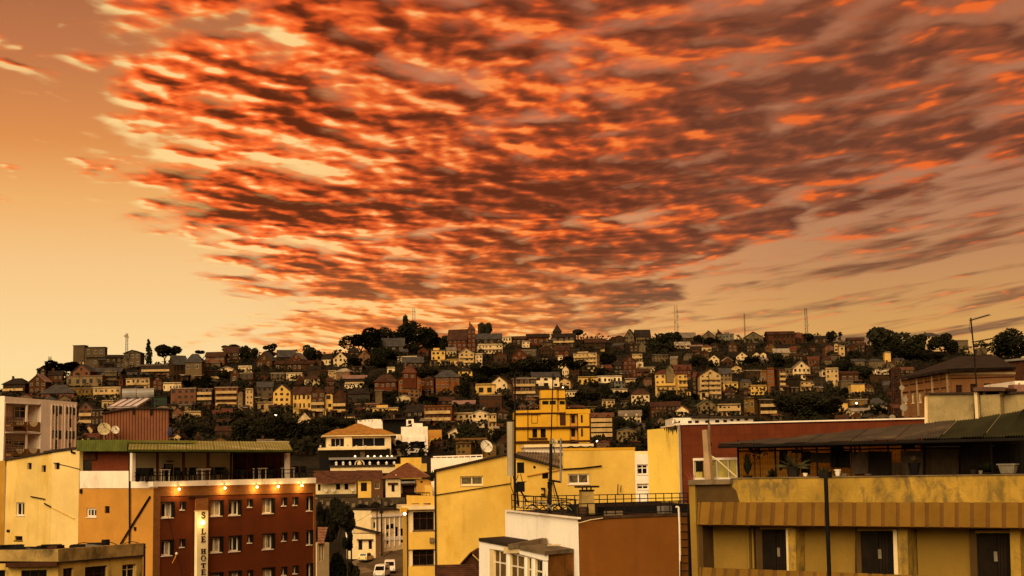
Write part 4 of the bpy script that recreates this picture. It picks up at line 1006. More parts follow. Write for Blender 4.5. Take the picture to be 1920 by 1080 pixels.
mb.hexa([CP.w(u0, v0, .3), CP.w(u1, v0, .3), CP.w(u1, v0, -.3), CP.w(u0, v0, -.3), CP.w(u0 + .05, v1, .27), CP.w(u1 - .05, v1, .27), CP.w(u1 - .05, v1, -.27), CP.w(u0 + .05, v1, -.27)])
mb.build('stack', M['mossparapet'], ch)
MB().rbox(CP, 1088.5, 918.5, 1111.5, 921, -0.3, 0.3).build('stack_rim', M['iron'], ch)
for px in (1092, 1100, 1108): MB().rbox(CP, px - 1, 913.5, px + 1, 918.6, -0.05, 0.05).build('cap_leg', M['iron'], ch)
mb = MB(); mb.rbox(CP, 1081, 911.3, 1119.5, 914, -0.42, 0.42); mb.build('cap_plate', M['iron'], ch)
t = thing('water_drum', OP.P(1092, 966, -0.6), 'rusty round drum beside the railing corner of the roof terrace', 'drum')
MB().lathe(OP.P(1092, 968, -0.7), [(0.27, 0), (0.29, .03), (0.27, .2), (0.29, .22), (0.27, .40)], 12).build('drum', M['blackened'], t)
ld = thing('wall_ladder', OP.w(OP.uv(1282, 1000)[0], 12.0, 0.15), 'dark iron ladder fixed to the right end of the orange brown wall', 'ladder')
for px in (1273.5, 1289.5): pip('stile', [OP.P(px, 955, .25), OP.P(px + 2.5, 1060, .25), OP.P(px + 3.2, 1090, .25), OP.w(OP.uv(px + 3.2, 1090)[0], 9, .25)], 0.035, M['iron'], ld)
for i in range(13):
 y = 968 + 14.6 * i; MB().tube(OP.P(1273.8 + i * .35, y, .25), OP.P(1289.8 + i * .35, y, .25), 0.028, 5).build('rung', M['iron'], ld)
mb = MB(); mb.rbox(OP, 1291.5, 945, 1294.5, 1090, 0.0, 0.2); mb.build('downpipe', M['iron'], mbld)
SP2 = Plane(1020.8, 1050, 62.8, -68)
bay = thing('white_bay', SP2.w(-8, 0), 'low white bay with curtained windows and white pillars in front of the white wall', 'building')
def spx(x, y, o=0): return SP2.P(*C4(x, y), o)
wall('front_wall', SP2, [C4(50, 655), C4(785, 800), C4(792, 1080), (1022, None, 1080), (898.5, None, 1080)], 0.25, M['brightwhite'], bay,
     [], off=-0.18)
def sbox(x0, y0a, y0b, x1, y1a, y1b, o0, o1, name, m, k_=.3):
 o0 *= k_; o1 *= k_   # quad slab, slanting in the photo
 mb = MB(); mb.prism([spx(x0, y0a, o1), spx(x1, y1a, o1), spx(x1, y1b, o1), spx(x0, y0b, o1)], -SP2.n * (o1 - o0)); return mb.build(name, m, bay)
M['browncurtain'] = mat('brown_curtain', (0.13, 0.075, 0.022), 0.9, 0.35, 2.0)
sbox(160, 770, 1180, 210, 782, 1190, -0.6, -0.1, 'reveal', M['cream'])
for x0, y0a, x1, y1a, y0b, m_ in ((210, 790, 356, 820, 1220, 'browncurtain'), (405, 835, 560, 868, 1230, 'browncurtain'), (590, 872, 640, 885, 1240, 'glass'), (688, 893, 765, 912, 1250, 'glass')):
 sbox(x0, y0a, y0b, x1, y1a, y0b + 15, -0.62, -0.5, 'pane', M[m_])
 n = 2 if x1 - x0 > 100 else 1
 for i in range(n + 1):
  x = x0 + (x1 - x0) * i / n; yy0 = y0a + (y1a - y0a) * i / n
  sbox(x - 4, yy0, y0b, x + 4, yy0, y0b, -0.5, -0.42, 'window_bar', M['whiteframe'])
 ym = y0a + 118
 sbox(x0, ym, ym + 17, x1, ym + (y1a - y0a) * 0.9 , ym + 17 + (y1a - y0a) * 0.9, -0.5, -0.41, 'window_bar', M['whiteframe'])
for x0, x1, y0 in ((356, 380, 822), (560, 575, 868), (640, 662, 885), (766, 787, 912)):
 sbox(x0, y0, 1260, x1, y0 + 5, 1265, -0.5, 0.0, 'pillar', M['brightwhite'])
 sbox(x1, y0 + 4, 1260, x1 + 24 if x0 != 766 else x1 + 1, y0 + 8, 1265, -0.5, -0.2, 'pillar', M['cream'])
sbox(50, 655, 1200, 158, 682, 1220, -0.55, 0.0, 'end_pier', M['brightwhite'])
sbox(158, 682, 773, 375, 725, 803, -0.55, 0.0, 'fascia', M['brightwhite'])
sbox(325, 745, 828, 500, 712, 822, -0.5, 0.12, 'fascia', M['cream'])
sbox(500, 748, 830, 786, 802, 908, -0.55, 0.02, 'fascia', M['brightwhite'])
zb = SP2.uv(*C4(60, 660))[1]
q0, q1 = spx(50, 652, .02), spx(610, 690, .02)
mb = MB(); p0, p1 = spx(45, 653, .06), spx(382, 716, .06)
w0, w1 = VP.P(*C4(330, 632), .05), VP.P(*C4(600, 672), .05)
mb.prism([p0, p1, w1, w0], Vector((0, 0, -0.14))); mb.build('bay_roof', M['darkroof'], bay)
p0, p1 = spx(500, 742, .06), spx(790, 800, .06); w0, w1 = VP.P(*C4(800, 706), .05), VP.P(*C4(1112, 775), .05)
mb = MB(); mb.prism([p0, p1, w1, w0], Vector((0, 0, -0.16))); mb.build('bay_roof', M['concrete'], bay)
p0, p1 = spx(330, 742, .1), spx(505, 712, .1); w0, w1 = VP.P(*C4(640, 676), .08), VP.P(*C4(810, 655), .08)
mb = MB(); mb.prism([spx(375, 722, .1), spx(500, 708, .1), VP.P(*C4(812, 655), .1), VP.P(*C4(760, 650), .1)], Vector((0, 0, -0.22))); mb.build('roof_upstand', M['concrete'], bay)
M['peeling'] = mat('peeling_orange_wall', (0.22, 0.085, 0.014), 0.95, 0.25, 0.8, stain=((0.010, 0.007, 0.004), 0.75, 0.9, 0.8), bump=0.3)
a, b = spx(788, 802, -0.02), VP.P(*C4(1112, 778), .02)
mb = MB(); q = Plane(1020.8, 1050, 62.8, 11)
mb.prism([a, b, Vector((b.x, b.y, 9)), Vector((a.x, a.y, 9))], Vector((-0.05, 0.3, 0))); mb.build('end_wall', M['peeling'], bay)
tag(MB().box(VP.P(*C4(895, 742), .8) + Vector((0, 0, 0.02)), 0.55, 0.2, 0.05, 20).build('loose_board', M['cream']), 'pale short board lying on the bay roof', 'board')
tg = thing('tiled_gable_roof', Vector((-5, 92, 5)), 'dark brown tiled gable roof below the large yellow wall', 'house')
TG = Plane(860, 1060, 90, 8)
solid('gable_wall', TG, [F_(1360, 1000), F_(1535, 995), F_(1612, 912), F_(1690, 985), (902.5, None, 1056), (820, None, 1060)], 0.4, M['timber'], tg)
a, b, c, d = TG.P(*F_(1352, 995), .3), TG.P(*F_(1532, 990), .3), TG.P(*F_(1614, 900), .3), TG.P(*F_(1700, 985), .3)
for i in range(9):      # courses of tiles, each overlapping the next
 for (p_, q_) in ((b, c), (c, d)):
  pass
mb = MB(); bk = Vector((0.3, 5, 0.0))
def tiled(name, e0, e1, r1, r0, n, m, parent, th=0.05):
 """tile courses from eave e0-e1 up to ridge r0-r1; every course is a part"""
 for i in range(n):
  t0, t1 = i / n, (i + 1.12) / n; nrm = (e1 - e0).cross(r0 - e0).normalized()
  if nrm.z < 0: nrm = -nrm
  mb = MB(); q = [e0.lerp(r0, t0) + nrm * th, e1.lerp(r1, t0) + nrm * th, e1.lerp(r1, min(1, t1)) + nrm * 0.0, e0.lerp(r0, min(1, t1)) + nrm * 0.0]
  mb.prism(q, -nrm * 0.05); mb.build(name, m, parent)
tiled('tile_course', b, b + bk, c + bk, c, 8, M['tile'], tg); tiled('tile_course', d + bk, d, c, c + bk, 7, M['tile'], tg)
e0, e1 = TG.P(*F_(1352, 1100), 2.0), TG.P(*F_(1690, 1110), 2.0); r0, r1 = TG.P(*F_(1352, 996), .3), TG.P(*F_(1640, 990), .3)
tiled('tile_course', e0, e1, r1, r0, 8, M['tile'], tg, 0.07)
# ---- masts and aerials on the roof terrace
am = thing('antenna_mast', OP.P(965, 955, -9), 'phone mast with a long pale panel antenna and dark equipment boxes beside the yellow gable', 'antenna mast')
K = OP.off(-9)
pip('pole', [K.P(966, 958), K.P(965.5, 700)], 0.045, M['iron'], am)
mb = MB(); mb.tube(K.P(957.6, 892.5, .1), K.P(956.8, 791, .1), 0.17, 10); mb.build('panel_antenna', mat('pale_panel', (0.33, 0.26, 0.16), 0.7, 0.12), am)
MB().rbox(K, 948, 787.5, 966, 790, -0.1, 0.1).build('bracket', M['iron'], am)
for r in ((970, 867, 982, 887), (970, 903, 983, 922)): MB().rbox(K, *r, -0.12, 0.14).build('equipment_box', M['black'], am)
for pts in (((958, 893), (958, 912), (966, 935)), ((962, 893), (970, 930), (969, 945)), ((976, 888), (980, 905)), ((972, 890), (966, 905)), ((976, 922), (987, 938)), ((983, 904), (987, 903))):
 pip('feeder_cable', [K.P(*p_, .12) for p_ in pts], 0.025, M['black'], am, 4)
pip('brace', [K.P(975, 918, 0.0), K.P(988, 940, 0.0)], 0.04, M['iron'], am); pip('brace', [K.P(968, 905), K.P(972, 950)], 0.05, M['iron'], am)
tm = thing('steel_mast', OP.P(1032, 960, -6), 'thin guyed steel mast standing on the roof terrace before the yellow tower building', 'mast')
K = OP.off(-6)
pip('lower_tube', [K.P(1031.5, 962), K.P(1033, 832)], 0.075, M['iron'], tm); pip('upper_tube', [K.P(1033, 832), K.P(1037, 700)], 0.028, M['iron'], tm)
pip('side_tube', [K.P(1051, 905), K.P(1051.5, 832), K.P(1051.5, 822)], 0.05, M['greymetal'], tm)
pip('arm', [K.P(1028, 900), K.P(1052, 904)], 0.05, M['iron'], tm)
pip('stay', [K.P(1036, 900), K.P(1052, 955)], 0.035, M['iron'], tm); pip('stay', [K.P(1030, 903), K.P(1026, 950)], 0.03, M['iron'], tm); pip('stay', [K.P(1032, 890), K.P(1042, 940)], 0.015, M['iron'], tm)
for y in (879, 905): MB().rbox(K, 1027, y, 1039, y + 1.6, -0.08, 0.08).build('clamp', M['iron'], tm)
MB().rbox(K, 1027, 903, 1031, 916, -0.08, 0.08).build('junction_box', M['black'], tm)
K = OP.off(-10)
for x_, y_, y1_ in ((1012, 700, 0), ):
 pass
# ---- balcony house by the street
bh = thing('balcony_house', Vector((-17, 126, 0)), 'narrow orange yellow house with stacked wide windows and a roof terrace at the street corner', 'house')
QP = Plane(790, 1000, 120, 8)
bwins = [(774.5, 960, 814, 994), (773.5, 1031, 814, 1059.5), (773.5, 1093, 814, 1120)]
M['orangeyellow'] = mat('orange_yellow_paint', (0.66, 0.38, 0.065), 0.85, 0.1, 0.5, stain=((0.45, 0.22, 0.03), 0.35, 0.6, 0.4))
wall('front_wall', QP, [(763.5, 954), (816, 954), (816, None, 954), (764.5, None, 954)], 0.4, M['cream'], bh, bwins)
for w_ in bwins: window(QP, w_, bh, bars=2, rows=2, depth=0.25, fr=0.06, frame='timber')
MB().rbox(QP, 752, 948.5, 815, 954.5, -6, 0.5).build('roof_slab', M['cream'], bh)
wall('terrace_parapet', QP, [F_(1130, 475), F_(1340, 480), F_(1340, 555), F_(1132, 552)], 0.25, M['orangeyellow'], bh, [R(F_, 1165, 536, 1224, 548), R(F_, 1255, 534, 1310, 547)])
for y0, y1 in ((998, 1029), (1062, 1090)):
 MB().rbox(QP, 765.3, y0, 815, y1, 0.003, 0.25).build('spandrel_panel', M['orangeyellow'], bh)
MB().rbox(QP, 762.5, 955, 766.2, 1140, -0.1, 0.12).build('corner_pier', M['timber'], bh)
MB().rbox(QP, 764, 954.6, 816, 1140, -6, -0.42).build('house_body', M['orangeyellow'], bh)
MB().rbox(QP, 804.8, 1008, 812.5, 1017, 0.26, 0.5).build('air_conditioner', M['concrete'], bh)
MB().rbox(QP, 799, 910, 814, 935, -5, -1.5).build('stair_house', M['orangeyellow'], bh)
for py in (924, 930): MB().tube(QP.P(763, py, -.1), QP.P(806, py, -.1), 0.04, 5).build('terrace_rail', M['iron'], bh)
for i in range(7): MB().tube(QP.P(764 + 7 * i, 930.5, -.1), QP.P(764 + 7 * i, 923, -.1), 0.03, 4).build('rail_post', M['iron'], bh)
p_ = QP.P(810, 899, -1.0); leafplant('roof_plant', QP.P(810, 903, -1.2), 1.6, 0.7, 40, 'climbing plant hanging on the white wall above the balcony house', 'plant', M['leafdark'])
t = thing('shop_sign', QP.P(754, 957, 0.9), 'small yellow sign board jutting out at the balcony house corner', 'sign')
MB().rbox(QP, 750, 951.5, 762, 959.5, 0.6, 0.75).build('sign_board', M['yellow_deep'], t); MB().rbox(QP, 748.6, 950.5, 751, 961, 0.58, 0.78).build('sign_edge', M['orangeyellow'], t)
t = thing('street_lamp', QP.P(758.5, 963, 0.9), 'round glowing lamp under the small yellow sign board', 'lamp')
MB().ball(QP.P(758.8, 963.3, 0.6), 0.13, 8).build('globe', lampmat('white_globe', (1.0, 0.82, 0.5), 4.0), t, smooth=True)
MB().tube(QP.P(758.8, 960, .5), QP.P(763.5, 959, 0.0), 0.03).build('arm', M['iron'], t)
# ====== the street in the gap
def ground_at(px, py):
 """where the sight line through a photo pixel meets the near ground"""
 lo, hi = 200.0, 330.0
 d = ray(px, py)
 for _ in range(40):
  mid = (lo + hi) / 2; p_ = EYE + d * mid
  if p_.z > zland(p_.x, p_.y): lo = mid
  else: hi = mid
 p_ = EYE + d * lo; return Vector((p_.x, p_.y, zland(p_.x, p_.y)))
M['asphalt'] = mat('worn_road', (0.115, 0.072, 0.032), 0.95, 0.25, 0.5, stain=((0.06, 0.038, 0.02), 0.5, 0.4, 1.0), bump=0.3)
M['pavement'] = mat('pavement', (0.19, 0.125, 0.06), 0.95, 0.25, 0.6)
left_e = [(655, 1110), (664, 1079), (668, 1060), (690, 1052), (718, 1046), (738, 1033), (752, 1026), (772, 1021)]
right_e = [(800, 1110), (790, 1085), (782, 1068), (778, 1060), (776, 1052), (774, 1046), (774, 1038), (780, 1028)]
Lp = [ground_at(*p_) for p_ in left_e]; Rp = [ground_at(*p_) for p_ in right_e]
mb = MB(); vs = []
for a, b in zip(Lp, Rp):
 for i in range(9):
  p_ = a.lerp(b, i / 8); vs.append(Vector((p_.x, p_.y, zland(p_.x, p_.y) + 0.12)))
mb.add(vs, [(j * 9 + i, j * 9 + i + 1, (j + 1) * 9 + i + 1, (j + 1) * 9 + i) for j in range(len(Lp) - 1) for i in range(8)])
mb.build('road', M['asphalt'], None, kind='structure')
mb = MB()
for a, b in zip(Lp[2:], Lp[3:]):
 d = (b - a); nrm = Vector((-d.y, d.x, 0)).normalized()
 q = [a, b, b + nrm * 1.8, a + nrm * 1.8]
 q = [Vector((p_.x, p_.y, zland(p_.x, p_.y) + 0.26)) for p_ in q]
 mb.hexa([p_ - Vector((0, 0, .5)) for p_ in q] + q)
mb.build('pavement', M['pavement'], None, kind='structure')
mb = MB(); q = [ground_at(672, 1079), ground_at(703, 1075), ground_at(684, 1066), ground_at(668, 1068)]
mb.hexa([Vector((p_.x, p_.y, zland(p_.x, p_.y) - .2)) for p_ in q] + [Vector((p_.x, p_.y, zland(p_.x, p_.y) + .26)) for p_ in q]); mb.build('pavement', M['pavement'], None, kind='structure')
def carbody(mb, prof, w, c, yaw, tuck=0.12, z0=0.0):
 """side profile (x forward, z) lofted over the width with tucked upper sides"""
 t = math.radians(yaw); fx = Vector((math.cos(t), math.sin(t), 0)); fy = Vector((-math.sin(t), math.cos(t), 0))
 zmax = max(z for _, z in prof); vs = []
 for s_, in ((-1,), (1,)):
  for x, z in prof:
   k_ = 1 - tuck * max(0.0, (z - 0.75)) / max(0.01, zmax - 0.75)
   vs.append(Vector(c) + fx * x + fy * (s_ * w / 2 * k_) + Vector((0, 0, z + z0)))
 n = len(prof)
 mb.add(vs, [tuple(range(n - 1, -1, -1)), tuple(range(n, 2 * n))] + [(i, (i + 1) % n, n + (i + 1) % n, n + i) for i in range(n)])
 return fx, fy
def car(name, c, yaw, prof, w, wheels, wr, paint, label, cat, winside, rear, front, group=None):
 c = Vector(c); t = thing(name, c, label, cat, group)
 mb = MB(); fx, fy = carbody(mb, prof, w, c, yaw); mb.build('body', paint, t)
 for x in wheels:
  for s_ in (-1, 1):
   a = c + fx * x + fy * (s_ * (w / 2 - 0.16)) + Vector((0, 0, wr)); b = a + fy * (s_ * 0.17)
   o = MB().tube(a, b, wr, 12).build('wheel', M['black'], t); MB().tube(b, b + fy * s_ * 0.012, wr * 0.55, 10).build('hubcap', M['greymetal'], o)
 for (x0, x1, z0, z1, k0, k1) in winside:
  for s_ in (-1, 1):
   q = [c + fx * x0 + fy * s_ * (w / 2 * k0 + .012) + Vector((0, 0, z0)), c + fx * x1 + fy * s_ * (w / 2 * k0 + .012) + Vector((0, 0, z0)),
                 c + fx * (x1 - .03) + fy * s_ * (w / 2 * k1 + .012) + Vector((0, 0, z1)), c + fx * (x0 + .05) + fy * s_ * (w / 2 * k1 + .012) + Vector((0, 0, z1))]
   MB().prism(q, -fy * s_ * 0.02).build('side_window', M['glass'], t)
 for nm, (xa, za, xb, zb, hw, dirn) in (('rear_window', rear), ('windscreen', front)):
  q = [c + fx * (xa + .015 * dirn) - fy * hw + Vector((0, 0, za)), c + fx * (xa + .015 * dirn) + fy * hw + Vector((0, 0, za)), c + fx * (xb + .015 * dirn) + fy * hw * .92 + Vector((0, 0, zb)), c + fx * (xb + .015 * dirn) - fy * hw * .92 + Vector((0, 0, zb))]
  MB().prism(q, -fx * 0.02 * dirn).build(nm, M['glass'], t)
 xr = min(x for x, z in prof); xf = max(x for x, z in prof)
 for s_ in (-1, 1):
  MB().box(c + fx * (xr - .02) + fy * s_ * (w / 2 - .18) + Vector((0, 0, .62)), .05, .18, .2, yaw).build('tail_light', mat('tail_red', (0.25, 0.02, 0.01), 0.4, 0) if 'tailred' not in M else M['tailred'], t)
  MB().tube(c + fx * (xf - .02) + fy * s_ * (w / 2 - .22) + Vector((0, 0, .66)), c + fx * (xf + .03) + fy * s_ * (w / 2 - .22) + Vector((0, 0, .66)), .1, 10).build('headlight', M['greymetal'], t)
 for x, nm in ((xr - .06, 'rear_bumper'), (xf + .06, 'front_bumper')):
  MB().box(c + fx * x + Vector((0, 0, .36)), .1, w * .98, .13, yaw).build(nm, M['greymetal'], t)
 MB().box(c + fx * (xr - .115) + Vector((0, 0, .38)), .02, .5, .11, yaw).build('number_plate', M['black'], t)
 return t
M['tailred'] = mat('tail_light_red', (0.25, 0.02, 0.01), 0.4, 0.0, grain=0)
M['carcream'] = mat('cream_car_paint', (0.74, 0.56, 0.22), 0.35, 0.05, 1.0, spec=0.5, grain=0.02)
M['carwhite'] = mat('white_car_paint', (0.80, 0.68, 0.50), 0.35, 0.05, 1.0, spec=0.5, grain=0.02)
hatch = [(-1.8, .35), (-1.8, .95), (-1.68, 1.05), (-1.45, 1.52), (0.35, 1.52), (0.75, 1.02), (1.7, .92), (1.8, .62), (1.8, .35)]
cp = ground_at(686.5, 1054.5); cp.z += 0.12
car('parked_car', cp, 76, hatch, 1.5, (-1.15, 1.15), 0.30, M['carcream'], 'small old cream hatchback on the street corner seen from behind', 'car',
 [(-1.35, -0.55, 1.0, 1.42, .95, .90), (-0.48, 0.45, 1.0, 1.42, .95, .90)], (-1.66, 1.06, -1.48, 1.44, .58, -1), (0.72, 1.06, 0.42, 1.44, .6, 1))
vanp = [(-2.2, .4), (-2.25, 1.0), (-2.15, 1.95), (1.0, 2.0), (1.35, 1.85), (1.95, 1.1), (2.3, .95), (2.35, .4)]
for (px, py, yw, lab) in ((716, 1084, -96, 'white van with a bright roof at the bottom of the street'), (731, 1075, -86, 'second cream van standing just behind the white van')):
 cp = ground_at(px, py); cp.z += 0.12
 car('white_van', cp, yw, vanp, 1.75, (-1.4, 1.5), 0.33, M['carwhite'], lab, 'van', [(-1.9, -0.7, 1.15, 1.75, .95, .88), (-0.55, 0.5, 1.15, 1.75, .95, .88), (0.6, 1.35, 1.15, 1.7, .95, .89)],
  (-2.24, 1.15, -2.17, 1.8, .7, -1), (1.9, 1.18, 1.4, 1.78, .7, 1), 'vans at the bottom of the street')
def person(px, py, yaw, label, col, leg):
 c = ground_at(px, py); c.z += 0.26
 t = math.radians(yaw); fx = Vector((math.cos(t), math.sin(t), 0)); fy = Vector((-math.sin(t), math.cos(t), 0))
 r = thing('person', c, label, 'person')
 def P_(f, s_, z): return c + fx * f + fy * s_ + Vector((0, 0, z))
 J = [P_(0, 0, .92), P_(0, 0, 1.12), P_(.01, 0, 1.38), P_(.02, 0, 1.50), P_(.04, 0, 1.66), P_(0, .09, .90), P_(.10, .10, .50), P_(.16, .10, .06), P_(.28, .10, .03),
         P_(0, -.09, .90), P_(-.03, -.10, .48), P_(-.16, -.10, .06), P_(-.06, -.10, .03), P_(0, .19, 1.40), P_(-.06, .24, 1.12), P_(.06, .25, .88), P_(0, -.19, 1.40), P_(.02, -.24, 1.12), P_(.16, -.24, .92)]
 ed = [(0, 1), (1, 2), (2, 3), (3, 4), (0, 5), (5, 6), (6, 7), (7, 8), (0, 9), (9, 10), (10, 11), (11, 12), (2, 13), (13, 14), (14, 15), (2, 16), (16, 17), (17, 18)]
 rad = [.13, .12, .14, .055, .10, .09, .06, .045, .035, .09, .06, .045, .035, .055, .042, .035, .055, .042, .035]
 me = bpy.data.meshes.new('person_body'); me.from_pydata([tuple(p_ - c) for p_ in J], ed, [])
 o = bpy.data.objects.new('body', me); COL.objects.link(o); o.parent = r; me.materials.append(col)
 sk = o.modifiers.new('skin', 'SKIN')
 for i, v in enumerate(me.skin_vertices[0].data): v.radius = (rad[i], rad[i]); v.use_root = (i == 0)
 o.modifiers.new('sub', 'SUBSURF').levels = 1; o.modifiers['sub'].render_levels = 1
 MB().ball(P_(.02, 0, 1.70), .105, 8).build('hair', M['black'], r)
M['darkcloth'] = mat('dark_clothes', (0.03, 0.02, 0.015), 0.9, 0.2)
person(665, 1041, 30, 'person in dark clothes walking on the pavement left of the white corner house', M['darkcloth'], None)
person(673, 1043.5, 200, 'person in dark clothes standing at the doorway of the white corner house', M['darkcloth'], None)
# ---- houses along the street
def box_house(name, px0, px1, ptop, pbot, Y, yaw, depth, m, label, cat='house', zb=None, holes=(), wkw={}, parent=None, wallname='front_wall'):
 pl = Plane((px0 + px1) / 2, pbot, Y, yaw)
 b = pl.w(0, 0)
 zb = zland(b.x, b.y) - 0.5 if zb is None else zb
 t = parent or thing(name, Vector((b.x, b.y, zb)), label, cat)
 u0, u1 = pl.uv(px0, ptop)[0], pl.uv(px1, ptop)[0]; vt = pl.uv((px0 + px1) / 2, ptop)[1]
 hs = []
 for h in holes:
  (a0, v0), (a1, v1) = pl.uv(h[0], h[1]), pl.uv(h[2], h[3]); hs.append([pl.w(a0, v0), pl.w(a1, v0), pl.w(a1, v1), pl.w(a0, v1)])
 MB().prism([pl.w(u0, vt), pl.w(u1, vt), pl.w(u1, zb), pl.w(u0, zb)], -pl.n * 0.35, hs).build(wallname, m, t)
 MB().pbox(pl, u0 + .001, u1 - .001, zb, vt - .01, -depth, -0.36 if wkw.get('depth', 0) < .31 else -.75).build('house_body', m, t)
 for h in holes: window(pl, h, t, **wkw)
 return t, pl, (u0, u1, zb, vt)
def hip(pl, u0, u1, v, depth, h, over, m, parent, name='roof', ridge=None, o0=0.0):
 """hip roof over a box that reaches from offset o0 back by depth"""
 u0 -= over; u1 += over; f, b = o0 + over, o0 - depth - over
 w_, d_ = u1 - u0, f - b; r = min(w_, d_) / 2 if ridge is None else ridge
 if w_ >= d_: A, B = (u0 + r, (f + b) / 2), (u1 - r, (f + b) / 2)
 else: A, B = ((u0 + u1) / 2, f - r), ((u0 + u1) / 2, b + r)
 c = [pl.w(u0, v, f), pl.w(u1, v, f), pl.w(u1, v, b), pl.w(u0, v, b)]; ra, rb = pl.w(A[0], v + h, A[1]), pl.w(B[0], v + h, B[1])
 lo = [p_ - Vector((0, 0, .15)) for p_ in c]
 fs = [(0, 1, 5, 4), (1, 2, 5), (2, 3, 4, 5), (3, 0, 4)] if w_ >= d_ else [(0, 1, 4), (1, 2, 5, 4), (2, 3, 5), (3, 0, 4, 5)]
 fs += [(6, 7, 1, 0), (7, 8, 2, 1), (8, 9, 3, 2), (9, 6, 0, 3), (9, 8, 7, 6)]
 return MB().add(c + [ra, rb] + lo, fs).build(name, m, parent)
def gable(pl, u0, u1, v, depth, h, over, m, parent, front=True, wallm=None, name='roof', o0=0.0, th=0.18):
 """gable roof; front=True: the triangle faces the viewer"""
 f, b = o0 + over, o0 - depth - over
 if front:
  c = (u0 + u1) / 2; mb = MB()
  for a_, k_ in ((u0, -1), (u1, 1)):
   e = a_ + k_ * over; dz = -h * over / ((u1 - u0) / 2)
   mb.prism([pl.w(e, v + dz, f), pl.w(c, v + h, f), pl.w(c, v + h + th, f), pl.w(e, v + dz + th, f)], pl.n * (b - f))
  mb.build(name, m, parent)
  mb = MB(); mb.prism([pl.w(u0, v - .02, o0), pl.w(u1, v - .02, o0), pl.w(c, v + h, o0)], -pl.n * depth); mb.build('gable_wall', wallm or m, parent)
 else:
  mb = MB(); md = o0 - depth / 2; dz = -h * over / (depth / 2)
  for a_, k_ in ((f, 1), (b, -1)):
   q = [pl.w(u0 - over, v + dz, a_), pl.w(u1 + over, v + dz, a_), pl.w(u1 + over, v + h, md), pl.w(u0 - over, v + h, md)]
   mb.prism(q, Vector((0, 0, th)))
  mb.build(name, m, parent)
  mb = MB(); mb.prism([pl.w(u0, v - .02, o0), pl.w(u0, v + h, md), pl.w(u0, v - .02, o0 - depth)], pl.u * (u1 - u0)); mb.build('gable_wall', wallm or m, parent)
t, pl, q = box_house('street_house', 594, 617, 1018, 1080, 190, 62, 4, M['cream'], 'narrow beige house with a lean-to tiled roof beside the hotel corner', holes=[(599, 1021, 602.5, 1052), (603.5, 1019, 607, 1050)], wkw=dict(bars=0, frame='timber', depth=.2, sill=False))
e0, e1, r1, r0 = pl.P(*S_(30, 785), .3), pl.P(*S_(82, 782), .3), pl.P(*S_(120, 630), -4), pl.P(*S_(30, 630), -4)
tiled('tile_course', e0, e1, r1, r0, 6, mat('orange_roof_tile', (0.33, 0.15, 0.075), 0.85, 0.35, 1.4), t, 0.06)
t, pl, q = box_house('corner_house', 650, 704, 1001, 1038, 262, -10, 7, M['cream'], 'low pale corner house with two dark shuttered openings on the street', holes=[(672, 1013.5, 679.5, 1031), (691, 1012, 697.5, 1029.5)], wkw=dict(bars=0, frame='timber', depth=.3, pane='black', sill=False))
MB().pbox(pl, pl.uv(670, 1012)[0], pl.uv(700, 1012)[0], pl.uv(672, 1013)[1], pl.uv(672, 1011)[1], 0, .5).build('lintel_hood', M['timber'], t)
mb = MB(); mb.prism([pl.P(641, 983, .4), pl.P(706, 999, .4), pl.P(706, 1001, .4), pl.P(641, 985.5, .4)], -pl.n * 3.0); mb.build('roof', M['darkroof'], t)
t, pl, q = box_house('white_house', 648, 696, 960.5, 995, 276, -12, 6, M['white'], 'white blank gable house behind the low corner house', zb=3)
gable(pl, q[0], q[1], q[3], 6, 0.4, .15, M['darkroof'], t, False, M['white'])
t, pl, q = box_house('row_house', 695, 765, 956, 1035, 268, 46, 5, M['cream'], 'long cream terraced front with ribs and shuttered openings climbing the street', zb=2,
 holes=[(700, 979, 705, 990), (724, 984, 731, 992), (732, 982, 739, 991), (741, 988, 747, 1006), (751, 991, 759, 1017), (711, 996, 715, 1022), (725, 998, 729, 1020)], wkw=dict(bars=0, frame='timber', depth=.2, pane='black', sill=False))
for px in (704, 712, 722, 730, 739, 749, 758): MB().rbox(pl, px - .6, 974 - (px - 700) * .12, px + .6, 1032 - (px - 700) * .2, 0.003, .22).build('pilaster', M['white'], t)
MB().pbox(pl, q[0], q[1], q[3] - 1.2, q[3] - .8, 0, .3).build('cornice', M['white'], t)
MB().pbox(pl, q[0], q[1], q[3] + .0, q[3] + .3, -5.2, .35).build('roof', M['darkroof'], t)
MB().rbox(pl, 695, 1008, 765, 1011, 0.003, .15).build('string_course', M['white'], t)
t, pl, q = box_house('old_house', 592, 668, 903, 938, 300, 2, 9, M['cream'], 'old long yellow house with shutters under a dark tiled roof above the street trees', holes=[(596, 908, 601, 920), (630, 907, 638, 918), (646, 907, 653, 918)], wkw=dict(bars=0, frame='timber', pane='black', depth=.12, sill=False), zb=8)
e0, e1, r1, r0 = pl.P(588, 902, 1.0), pl.P(668, 902, 1.0), pl.P(668, 882.5, -4), pl.P(588, 882.5, -4)
tiled('tile_course', e0, e1, r1, r0, 7, M['tile'], t, .06)
MB().prism([pl.P(594, 901.5, 1.2), pl.P(664, 901, 1.2), pl.P(664, 904, 2.2), pl.P(592, 906, 2.2)], Vector((0, 0, -.1))).build('porch_roof', M['tile'], t)
MB().rbox(pl, 592, 927, 669, 931, 0.003, 1.4).build('lower_roof', M['darkroof'], t)
for px in (610.5, 624.5): 
 c = pl.P(px, 919.5, 1.0); dish('satellite_dish', c, 0.36, (0.35, -1, .6), 'white satellite dish on the %s of the old yellow house front' % ('left half' if px < 615 else 'middle'), pl.P(px + 1, 923, .2), M['dishwhite'])
